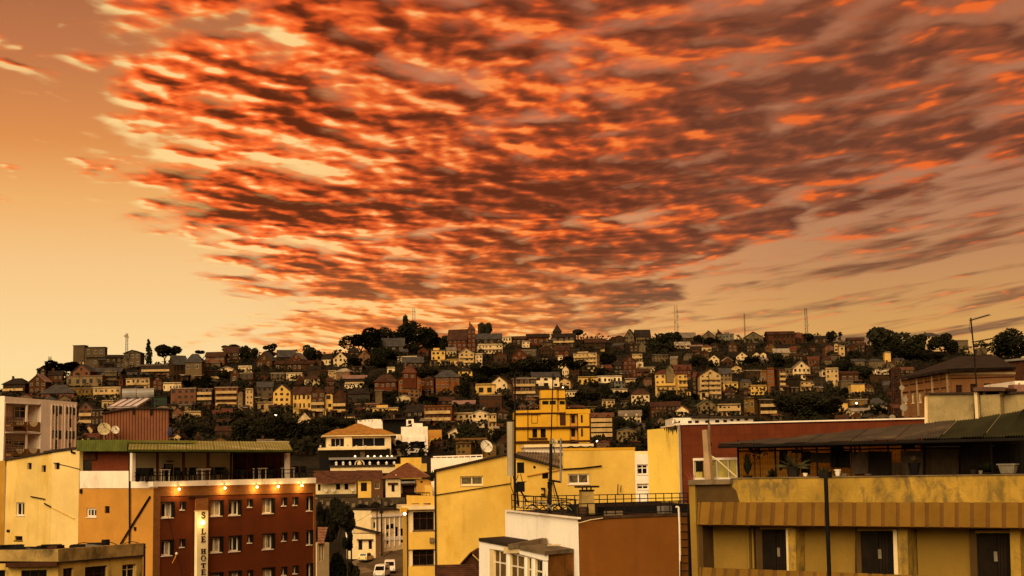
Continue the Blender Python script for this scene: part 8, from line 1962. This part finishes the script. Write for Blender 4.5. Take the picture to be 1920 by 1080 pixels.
# ---- trees on the hill
def crown_mesh(nm, n, shape, leaf, seed, m):
 rnd = random.Random(seed); mb = MB(); vs = []; fs = []
 lobes = []
 for _ in range(9 if shape != 'column' else 12):
  if shape == 'round': th, z = rnd.uniform(0, 6.28), rnd.uniform(-.55, .75); r = math.sqrt(max(0, 1 - z * z)) * rnd.uniform(.35, .72); lobes.append((r * math.cos(th), r * math.sin(th), z * .72, rnd.uniform(.30, .48)))
  elif shape == 'flat': th = rnd.uniform(0, 6.28); r = rnd.uniform(.1, .75); lobes.append((r * math.cos(th), r * math.sin(th), rnd.uniform(-.1, .3), rnd.uniform(.25, .38)))
  elif shape == 'column': z = -1 + 2 * (_ / 11); r = .32 * (1.0 - max(0, z) * .7); th = rnd.uniform(0, 6.28); lobes.append((r * .5 * math.cos(th), r * .5 * math.sin(th), z * .9, r))
  else: th = rnd.uniform(0, 6.28); z = rnd.uniform(-.8, .6); r = rnd.uniform(.15, .75) * (1 - .4 * max(0, z)); lobes.append((r * math.cos(th), r * math.sin(th), z, rnd.uniform(.2, .42)))
 for i in range(n):
  cx, cy, cz, cr = lobes[rnd.randrange(len(lobes))]
  a, z = rnd.uniform(0, 6.28), rnd.uniform(-1, 1); r = math.sqrt(1 - z * z); q = cr * rnd.uniform(.55, 1.05) ** .6
  p_ = Vector((cx + r * math.cos(a) * q, cy + r * math.sin(a) * q, cz + z * q))
  e1 = Vector((rnd.gauss(0, 1), rnd.gauss(0, 1), rnd.gauss(0, 1))).normalized(); e2 = e1.orthogonal().normalized(); s_ = leaf * rnd.uniform(.6, 1.3)
  b = len(vs); vs += [p_ - e1 * s_, p_ + e2 * s_ * .7, p_ + e1 * s_, p_ - e2 * s_ * .7]; fs.append((b, b + 1, b + 2, b + 3))
 me = bpy.data.meshes.new(nm); me.from_pydata(vs, [], fs); me.materials.append(m); me.update(); return me
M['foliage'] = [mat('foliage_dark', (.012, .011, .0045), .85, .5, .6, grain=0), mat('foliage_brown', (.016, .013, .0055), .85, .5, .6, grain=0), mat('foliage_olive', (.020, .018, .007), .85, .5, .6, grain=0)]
CROWN = {}
for sh_ in ('round', 'flat', 'column', 'open'):
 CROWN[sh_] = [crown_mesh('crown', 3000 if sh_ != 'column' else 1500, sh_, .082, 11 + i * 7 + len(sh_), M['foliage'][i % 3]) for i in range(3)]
TRUNK = mat('tree_trunk', (.035, .022, .013), .95, .3, 2.0)
def tree(px, ytop, ybot, rx, shape, label, Y=None, group='trees on the hill', trunk=.3, lean=0):
 Yb = depth_of(ybot) if Y is None else Y
 foot = at(px, ybot, Yb); s_ = Yb / F; hh = (ybot - ytop) * s_; R_ = rx * s_
 t = thing('tree', foot, label, 'tree', group)
 th = hh * trunk; crh = (hh - th) / 2 * (1.2 if shape != 'flat' else 1.5)
 mb = MB(); top = foot + Vector((lean, 0, th + crh * .5)); mb.tube(foot - Vector((0, 0, 2)), foot + Vector((0, 0, th)), max(.12, R_ * .10), 7, max(.09, R_ * .07))
 for i in range(4):
  a = i * 1.57 + px; mb.tube(foot + Vector((0, 0, th * .9)), top + Vector((math.cos(a) * R_ * .45, math.sin(a) * R_ * .45, crh * .2)), max(.07, R_ * .045), 5, .05)
 mb.build('trunk', TRUNK, t)
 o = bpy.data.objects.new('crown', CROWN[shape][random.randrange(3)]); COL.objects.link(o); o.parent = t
 zc = hh - crh * .92 if shape != 'flat' else hh - crh * .5
 o.location = Vector((0, 0, zc)); k_ = 1.38 if shape != 'column' else 2.4
 o.scale = (R_ * k_, R_ * k_, crh * (1.02 if shape != 'flat' else 1.3)); o.rotation_euler = (0, 0, random.uniform(0, 6.28))
 OCC.append((px - rx * .8, ytop, px + rx * .8, ybot)); return t
def T(crop, x, y0, y1, r, shape, label, **kw):
 ox, oy = OFF[crop]; return tree(ox + x / 4, oy + y0 / 4, oy + y1 / 4, r / 4, shape, label, **kw)
for a in (('A', 460, 455, 575, 110, 'round', 'dark bushy tree clump left of the tall grey slab block'), ('A', 1113, 314, 482, 26, 'column', 'tall thin conifer standing on the left skyline', ), ('A', 1235, 368, 484, 84, 'flat', 'flat topped spreading tree right of the tall thin conifer'),
          ('A', 1735, 344, 400, 60, 'round', 'low dark tree above the brown house on the skyline'), ('A', 1826, 342, 474, 48, 'round', 'tall dark tree right of the brown skyline house'), ('A', 1892, 366, 474, 36, 'round', 'dark narrow tree at the right of the skyline tree group'), ('A', 1484, 392, 440, 34, 'flat', 'small dark tree behind the steep slate roof'),
          ('A', 320, 520, 570, 40, 'round', 'low bush on the left skyline beside the thin mast'),
          ('B', 104, 336, 420, 48, 'open', 'dark spreading tree behind the grey roofed skyline house'), ('B', 417, 345, 474, 58, 'round', 'round dark tree standing alone above the saw toothed row'), ('B', 785, 214, 400, 112, 'round', 'big round dark tree, largest left one of the hilltop trees'),
          ('B', 985, 204, 345, 98, 'round', 'broad dark tree behind the long grey roofed hall'), ('B', 1215, 150, 376, 132, 'round', 'huge dark hilltop tree before the red lattice mast'), ('B', 1135, 90, 300, 40, 'open', 'tall pointed tree rising left of the red lattice mast'), ('B', 1305, 222, 376, 76, 'round', 'dark tree at the right side of the hilltop group'),
          ('B', 1410, 276, 376, 54, 'round', 'dark tree left of the brick mansion gable'), ('B', 1722, 178, 318, 40, 'round', 'upright dark tree before the flat pyramid tower'), ('B', 1000, 360, 480, 90, 'round', 'low dark tree below the long grey roofed hall'), ('B', 900, 420, 520, 70, 'round', 'dark tree below the salmon pink gabled house'),
          ('B', 735, 440, 510, 56, 'round', 'dark bush right of the white arched villa'), ('B', 1280, 520, 600, 84, 'round', 'dark wooded clump right of the pointed turret'), ('B', 1790, 500, 600, 96, 'round', 'dark grove right of the yellow hip roofed house'), ('B', 1560, 620, 740, 50, 'round', 'dark tree right of the brick palace'), ('B', 850, 570, 690, 42, 'round', 'dark tree left of the brick mansion wing'),
          ('B', 1300, 720, 800, 70, 'round', 'dark trees below the brick palace left wing'), ('B', 1580, 940, 1060, 56, 'round', 'dark tree below the white villa arch'), ('B', 1840, 980, 1090, 50, 'round', 'dark tree left of the pale panel antenna'), ('B', 1000, 680, 750, 50, 'round', 'dark garden trees before the brick mansion wing'),
          ('C', 160, 440, 570, 120, 'round', 'dark wooded clump above the bright white house'), ('C', 470, 430, 540, 96, 'round', 'dark tree clump left below the stepped cream balconies'), ('C', 60, 470, 580, 80, 'round', 'dark trees right of the red brick gable'), ('C', 310, 440, 520, 50, 'round', 'dark tree between the two small white towers'),
          ('C', 1130, 252, 400, 84, 'round', 'dark tree group left of the tall pale mast'), ('C', 1218, 246, 320, 46, 'round', 'dark tree at the foot of the tall pale mast'), ('C', 1510, 288, 360, 56, 'round', 'dark tree below the skyline gable and turret'), ('C', 1400, 270, 330, 36, 'round', 'dark tree left of the skyline gabled house'), ('C', 730, 400, 510, 60, 'round', 'dark tree right of the stepped cream balconies'),
          ('C', 560, 690, 800, 84, 'round', 'dark tree group right of the yellow stair tower'), ('C', 690, 640, 760, 60, 'round', 'dark trees below the long white house'), ('C', 1190, 690, 800, 80, 'round', 'dark trees at the foot of the big yellow apartment house'), ('C', 1100, 760, 830, 60, 'round', 'dark tree right of the white columned house'), ('C', 960, 800, 910, 70, 'round', 'dark tree below the white columned house'),
          ('C', 830, 880, 1000, 56, 'round', 'dark tree right of the brick apartment block'), ('C', 1800, 430, 500, 50, 'round', 'dark tree between two white houses on the upper right slope'), ('C', 1460, 460, 520, 44, 'round', 'dark tree left of the white gabled house in the upper slope'), ('C', 700, 800, 870, 60, 'round', 'dark tree above the brick apartment block'),
          ('D', 916, 208, 440, 124, 'round', 'great domed tree on the right skyline, largest of them'), ('D', 1116, 262, 400, 62, 'round', 'round dark tree right of the great domed tree'), ('D', 1316, 256, 420, 96, 'round', 'broad dark tree right of the white hilltop villa'), ('D', 470, 234, 330, 38, 'round', 'small round tree left of the two palms on the right skyline'), ('D', 260, 250, 320, 70, 'round', 'low dark tree at the foot of the ringed mast'),
          ('D', 1880, 205, 470, 150, 'round', 'large dark tree at the right edge of the picture'), ('D', 1606, 320, 400, 46, 'open', 'open branched small tree left of the large right edge tree'), ('D', 1200, 380, 470, 110, 'round', 'dark wood below the white hilltop villa'), ('D', 1000, 360, 460, 90, 'round', 'dark trees under the great domed tree'), ('D', 560, 480, 570, 100, 'round', 'dark wooded patch above the brown brick long roof'),
          ('D', 180, 690, 910, 120, 'round', 'tall dark tree clump behind the red wall, left one'), ('D', 330, 700, 915, 120, 'round', 'tall dark tree clump behind the red wall, middle one'), ('D', 450, 720, 912, 90, 'round', 'dark tree behind the red wall beside the greenish wall'), ('D', 820, 806, 895, 76, 'round', 'dark tree before the white pavilion with slate roof'), ('D', 700, 500, 600, 70, 'round', 'dark trees in the right slope hollow'),
          ('A', 1450, 930, 1045, 110, 'round', 'dark trees above the green hotel canopy, left group'), ('A', 1560, 1000, 1060, 60, 'round', 'paler bush above the green hotel canopy'), ('B', 60, 900, 1090, 110, 'round', 'dark wood behind the hotel canopy, left part'), ('B', 230, 890, 1090, 120, 'round', 'dark wood behind the hotel canopy, middle part'), ('B', 420, 900, 1080, 110, 'round', 'dark wood behind the pavilion, right part'),
          ('B', 560, 880, 1000, 90, 'round', 'dark trees left of the pavilion roof'), ('A', 1850, 900, 1080, 110, 'round', 'dark wood above the canopy right of the stone wall'), ('A', 1440, 610, 660, 70, 'round', 'dark hedge trees above the salmon pink house')):
 T(*a, trunk=.03 if a[5] == 'round' else (.3 if a[5] == 'flat' else .08))
def palm(crop, x, y0, y1, label, r=22):
 ox, oy = OFF[crop]; px, yt, yb = ox + x / 4, oy + y0 / 4, oy + y1 / 4; Yb = depth_of(yb); f = at(px, yb, Yb); tp = at(px, yt, Yb); s_ = Yb / F
 t = thing('palm_tree', f, label, 'palm tree'); MB().tube(f - Vector((0, 0, 2)), tp - Vector((0, 0, 1.5)), .32, 7, .26).build('trunk', TRUNK, t)
 mb = MB(); c = tp - Vector((0, 0, 1.6)); R_ = r / 4 * s_
 for i in range(90):
  a, e = random.uniform(0, 6.28), random.uniform(-.9, 1.4); d = Vector((math.cos(a) * math.cos(e), math.sin(a) * math.cos(e), math.sin(e))); sd = d.cross(Vector((0.01, 0, 1))).normalized() * .3
  m1 = c + d * R_ * .6; tip = c + d * R_ * random.uniform(.8, 1.1) - Vector((0, 0, R_ * .2)); mb.add([c, m1 + sd, tip, m1 - sd], [(0, 1, 2, 3)])
 mb.build('crown', M['foliage'][0], t)
palm('D', 540, 240, 318, 'left palm of two on the right skyline, with a ragged crown'); palm('D', 757, 236, 322, 'lone tall palm on the right skyline, left of the great domed tree')
def mast(crop, x, y0, y1, w, label, dishes=(), m=None, Y=None):
 ox, oy = OFF[crop]; Yb = 720 if Y is None else Y
 b, t_ = at(ox + x / 4, oy + y1 / 4, Yb), at(ox + (x + (y1 - y0) * .017 * 0) / 4, oy + y0 / 4, Yb)
 t_ = Vector((b.x, b.y, t_.z)); lattice('lattice_mast', b - Vector((0, 0, 4)), t_, w, w * .75, label, dishes, 12, m)
mast('A', 950, 262, 392, 1.0, 'thin lattice mast with a cluster of aerials above the grey concrete house', [(.86, .5, .5), (.9, -.5, .5), (.94, .3, .4)], None, 640)
mast('A', 372, 436, 560, 1.3, 'dark lattice mast in the bushes at the far left', [(.9, .3, .4)], None, 620)
mast('B', 1185, 68, 340, 1.6, 'red and white lattice mast rising behind the hilltop trees', [(.9, .6, .4), (.7, -.6, .4)], mat('pale_red_mast', (.26, .10, .06), .7, .3), 735)
mast('C', 1234, 52, 262, 1.8, 'tall pale lattice mast, highest on the right half of the skyline', [(.7, .7, .5), (.55, -.7, .5), (.85, .6, .4), (.4, .7, .5)], mat('pale_mast', (.30, .21, .11), .7, .2), 740)
mast('C', 1748, 112, 292, .5, 'very thin guyed mast on the skyline above the dark gable', (), None, 740)
mast('D', 290, 72, 270, 1.3, 'dark ringed lattice mast on the right skyline', [(.5, .5, .5), (.6, -.5, .5), (.75, .5, .5)], None, 740)
ox, oy = OFF['C']; b = at(ox + 496 / 4, oy + 330 / 4, 740); wt = thing('water_tank', b, 'dark round water tank on a thin stalk beside the pointed turret house', 'water tank')
tp = at(ox + 496 / 4, oy + 270 / 4, 740); MB().tube(b - Vector((0, 0, 4)), Vector((b.x, b.y, tp.z)), .35, 8).build('stalk', M['iron'], wt)
MB().lathe(Vector((b.x, b.y, tp.z)), [(1.0, -.3), (2.6, .5), (2.8, 1.2), (2.7, 2.0), (1.4, 2.6)], 14).build('tank', M['black'], wt)
# ---- smaller houses that fill the slope
rnd = random.Random(5)
used = set()
COLN = dict(cream='cream', white='white', pale='pale', ochre='ochre', brick='brick', brown='brown', dark='dark brown', grey='grey', pink='pinkish', stone='beige', red='red brick', salmon='salmon')
RN = {'f': 'gabled', 'g': 'ridge roofed', 'h': 'hip roofed', 't': 'flat roofed', 's': 'flat roofed'}
base_refs = [r for r in REFS if len(r[2].split()) <= 9]
def place_words(px, py):
 best = sorted(base_refs, key=lambda r: math.hypot((r[0] - px), (r[1] - py) * 1.4))[:4]
 return [('%s the %s' % (('right of' if px > b[0] else 'left of') if abs(px - b[0]) > abs(py - b[1]) * 1.1 else ('below' if py > b[1] else 'above'), b[2])) for b in best]
n_fill = 0
for yy0 in [660 + 8 * i for i in range(25)]:
 xx0 = rnd.uniform(-5, 15)
 while xx0 < 1690:
  w_ = rnd.uniform(17, 30) * (0.8 + (yy0 - 650) / 400); h_ = rnd.uniform(9, 17) * (0.8 + (yy0 - 650) / 400); rh_ = rnd.uniform(4, 8)
  top = lerp_tab(RIDGE, xx0 + w_ / 2) - 3
  if yy0 > top + 6 and not occupied(xx0 + 3, yy0 - h_ * .75, xx0 + w_ - 3, yy0 - 1) and n_fill < 140 and not (yy0 > 800 and (560 < xx0 < 790 or 950 < xx0 < 1110 or xx0 > 1250)) and rnd.random() < .8:
   cl_ = rnd.choice(['brown', 'brown', 'dark', 'brick', 'brick', 'stone', 'grey', 'cream', 'white', 'pink', 'ochre', 'red', 'pale', 'dark']); rf = rnd.choice('fghtgf'); rc_ = rnd.choice(['dark', 'brown', 'brown', 'slate', 'tile', 'light', 'red'])
   words_ = None
   for pw in place_words(xx0 + w_ / 2, yy0 - h_ / 2):
    for pre in ('small %s %s house' % (COLN[cl_], RN[rf]),):
     lb = '%s %s' % (pre, pw)
     if lb not in used and len(lb.split()) <= 16: words_ = lb; break
    if words_: break
   if words_:
    used.add(words_)
    hill_house(xx0, yy0 - h_, xx0 + w_, yy0, cl_, rf, rc_, rh_ if rf in 'fgh' else 1, rnd.choice([2, 3, 3]), 2 if h_ > 11 else 1, words_, yaw=rnd.uniform(-24, 24), group='small houses packed on the hillside', side=False, attic=False); n_fill += 1
  xx0 += w_ * rnd.uniform(.6, 1.1)
# ---- more trees in the gaps between the houses
n_tree = 0
for yy0 in [664 + 8 * i for i in range(24)]:
 xx0 = rnd.uniform(0, 20)
 while xx0 < 1700:
  r_ = rnd.uniform(8, 17); top = lerp_tab(RIDGE, xx0) + 4
  if yy0 > top and not occupied(xx0 - r_ * .5, yy0 - r_ * .8, xx0 + r_ * .5, yy0) and n_tree < 215 and not (xx0 > 590 and yy0 > 815):
   lb = None
   for pw in place_words(xx0, yy0 - r_ * .7):
    l2 = 'dark bushy tree ' + pw
    if l2 not in used and len(l2.split()) <= 16: lb = l2; break
   if lb:
    used.add(lb); tree(xx0, yy0 - r_ * 1.7, yy0, r_, 'round', lb, trunk=.04); n_tree += 1
  xx0 += r_ * rnd.uniform(.9, 1.7)
print('fillers', n_fill, 'trees', n_tree)
# ---- scrub that covers the ground between the houses
def undergrowth():
 rnd = random.Random(3); vs = []; fs = []
 for k_ in range(6400):
  py = rnd.uniform(628, 852); px = rnd.uniform(-160, 2080)
  if py < lerp_tab(RIDGE, px) - 1: continue
  Y_ = depth_of(py); c = at(px, py, Y_); R_ = rnd.uniform(1.1, 3.3)
  if k_ > 5600:      # the lower ground behind the near roofs
   Y_ = rnd.uniform(236, 330); x_ = (px - 960) / F * Y_; R_ = rnd.uniform(.8, 1.8)
   if 560 < px < 830 or zland(x_, Y_) > 17.5: continue
   c = Vector((x_, Y_, zland(x_, Y_)))
  for i in range(22):
   a, z = rnd.uniform(0, 6.28), rnd.uniform(-.1, 1); r = math.sqrt(max(0, 1 - z * z)) * rnd.uniform(.6, 1)
   p_ = c + Vector((math.cos(a) * r, math.sin(a) * r, z * .85)) * R_
   e1 = Vector((rnd.gauss(0, 1), rnd.gauss(0, 1), rnd.gauss(0, 1))).normalized(); e2 = e1.orthogonal().normalized(); s_ = R_ * rnd.uniform(.16, .3)
   b = len(vs); vs += [p_ - e1 * s_, p_ + e2 * s_ * .7, p_ + e1 * s_, p_ - e2 * s_ * .7]; fs.append((b, b + 1, b + 2, b + 3))
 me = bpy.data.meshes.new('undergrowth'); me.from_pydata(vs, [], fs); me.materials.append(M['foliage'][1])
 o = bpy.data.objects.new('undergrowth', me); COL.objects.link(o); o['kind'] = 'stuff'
undergrowth()
# ---- trees, lamps and poles of the street
for px, yt, yb, rx, Y_, sh_, tk, lab in ((634, 933, 1085, 27, 212, 'round', .42, 'large dark street tree beside the hotel corner'), (608, 940, 1085, 16, 205, 'round', .3, 'dark tree pressed against the hotel corner'), (652, 962, 1080, 13, 222, 'open', .5, 'dark leaning street tree left of the lamp post'),
                               (620, 1036, 1100, 20, 208, 'round', .1, 'low dark bush under the large street tree'), (658, 1052, 1098, 11, 226, 'round', .1, 'low dark shrub at the foot of the lamp post'), (690, 940, 974, 20, 281, 'round', .1, 'dark shrub on the terrace above the white corner house'), (735, 944, 966, 15, 281, 'round', .1, 'dark shrub on the terrace above the row house')):
 tree(px, yt, yb, rx, sh_, lab, Y=Y_, group='trees along the street', trunk=tk)
for px, py, lab in ((740, 733, 'lit lamp in the garden of the brick mansion wing'), (1055, 727, 'lit lamp by the cream gabled house above the yellow tower building'), (1357, 685, 'lit lamp on the brick house in the upper right slope'), (1786, 652, 'lit lamp under the trees left of the right end flat roofed house'),
     (1292, 741, 'lit lamp at the foot of the big yellow apartment house'), (650, 703, 'lit lamp on the pinkish orange house'), (1606, 756, 'lit lamp under the glowing yellow cube'), (517, 778, 'lit lamp before the half timbered row'), (1120, 828, 'lit lamp at the foot of the brick apartment block'), (1323, 661, 'lit lamp in the dark slope under the two pale gables')):
 Y_ = depth_of(py) - 9; c = at(px, py, Y_); t = thing('hill_lamp', c - Vector((0, 0, 3)), lab, 'lamp', 'lamps lit on the hillside')
 MB().tube(c - Vector((0, 0, 5)), c, .08, 5).build('post', M['iron'], t); MB().ball(c, .30, 8).build('globe', M['bulb'], t)
def pole(px, yt, py_ground, label, r=.11, cat='pole', name='utility_pole', lamp=False):
 g_ = ground_at(px, py_ground); s_ = g_.y / F; t = thing(name, g_, label, cat); top = g_ + Vector((0, 0, (py_ground - yt) * s_))
 MB().tube(g_ - Vector((0, 0, .5)), top, r, 7, r * .8).build('shaft', M['iron'], t)
 if lamp:
  MB().lathe(top, [(.1, -.1), (.42, .15), (.5, .5), (.15, .75)], 10).build('lantern', M['black'], t)
  MB().ball(top + Vector((-.55, -.1, .45)), .26, 8).build('white_lamp', M['whiteframe'], t); MB().tube(top, top + Vector((-.5, -.1, .3)), .05, 5).build('bracket', M['iron'], t)
 return top
pole(659, 972, 1070, 'dark street lamp post with a round lantern head at the street corner', .14, 'street lamp', 'street_lamp', True)
tpa = pole(716, 937, 1046, 'tall wooden utility pole before the cream row house', .12)
tpb = pole(707.5, 950, 1044, 'shorter dark utility pole left of the tall wooden one', .11)
MB().box(tpa - Vector((0, .2, 2.6)), .6, .4, .9).build('transformer', M['iron'], next(o for o in bpy.data.objects if o.get('label', '').startswith('tall wooden utility')))
def wire(a, b, sag, label):
 t = thing('overhead_wire', a, label, 'wire', 'overhead wires of the street'); pts = [a.lerp(b, i / 10) - Vector((0, 0, sag * 4 * (i / 10) * (1 - i / 10))) for i in range(11)]
 MB().path(pts, .022, 4).build('wire', M['black'], t)
wire(at(592, 985, 190), tpb - Vector((0, 0, .4)), 1.2, 'black wire from the hotel corner to the shorter utility pole')
wire(tpa - Vector((0, 0, .3)), at(764, 950, 250), .8, 'black wire from the tall utility pole to the balcony house')
wire(at(700, 1003, 262), at(764, 985, 255), .6, 'black wire sagging across the cream row house front')
wire(at(594, 880, 200), at(700, 905, 285), 1.0, 'thin black wire crossing above the old tiled roofs')
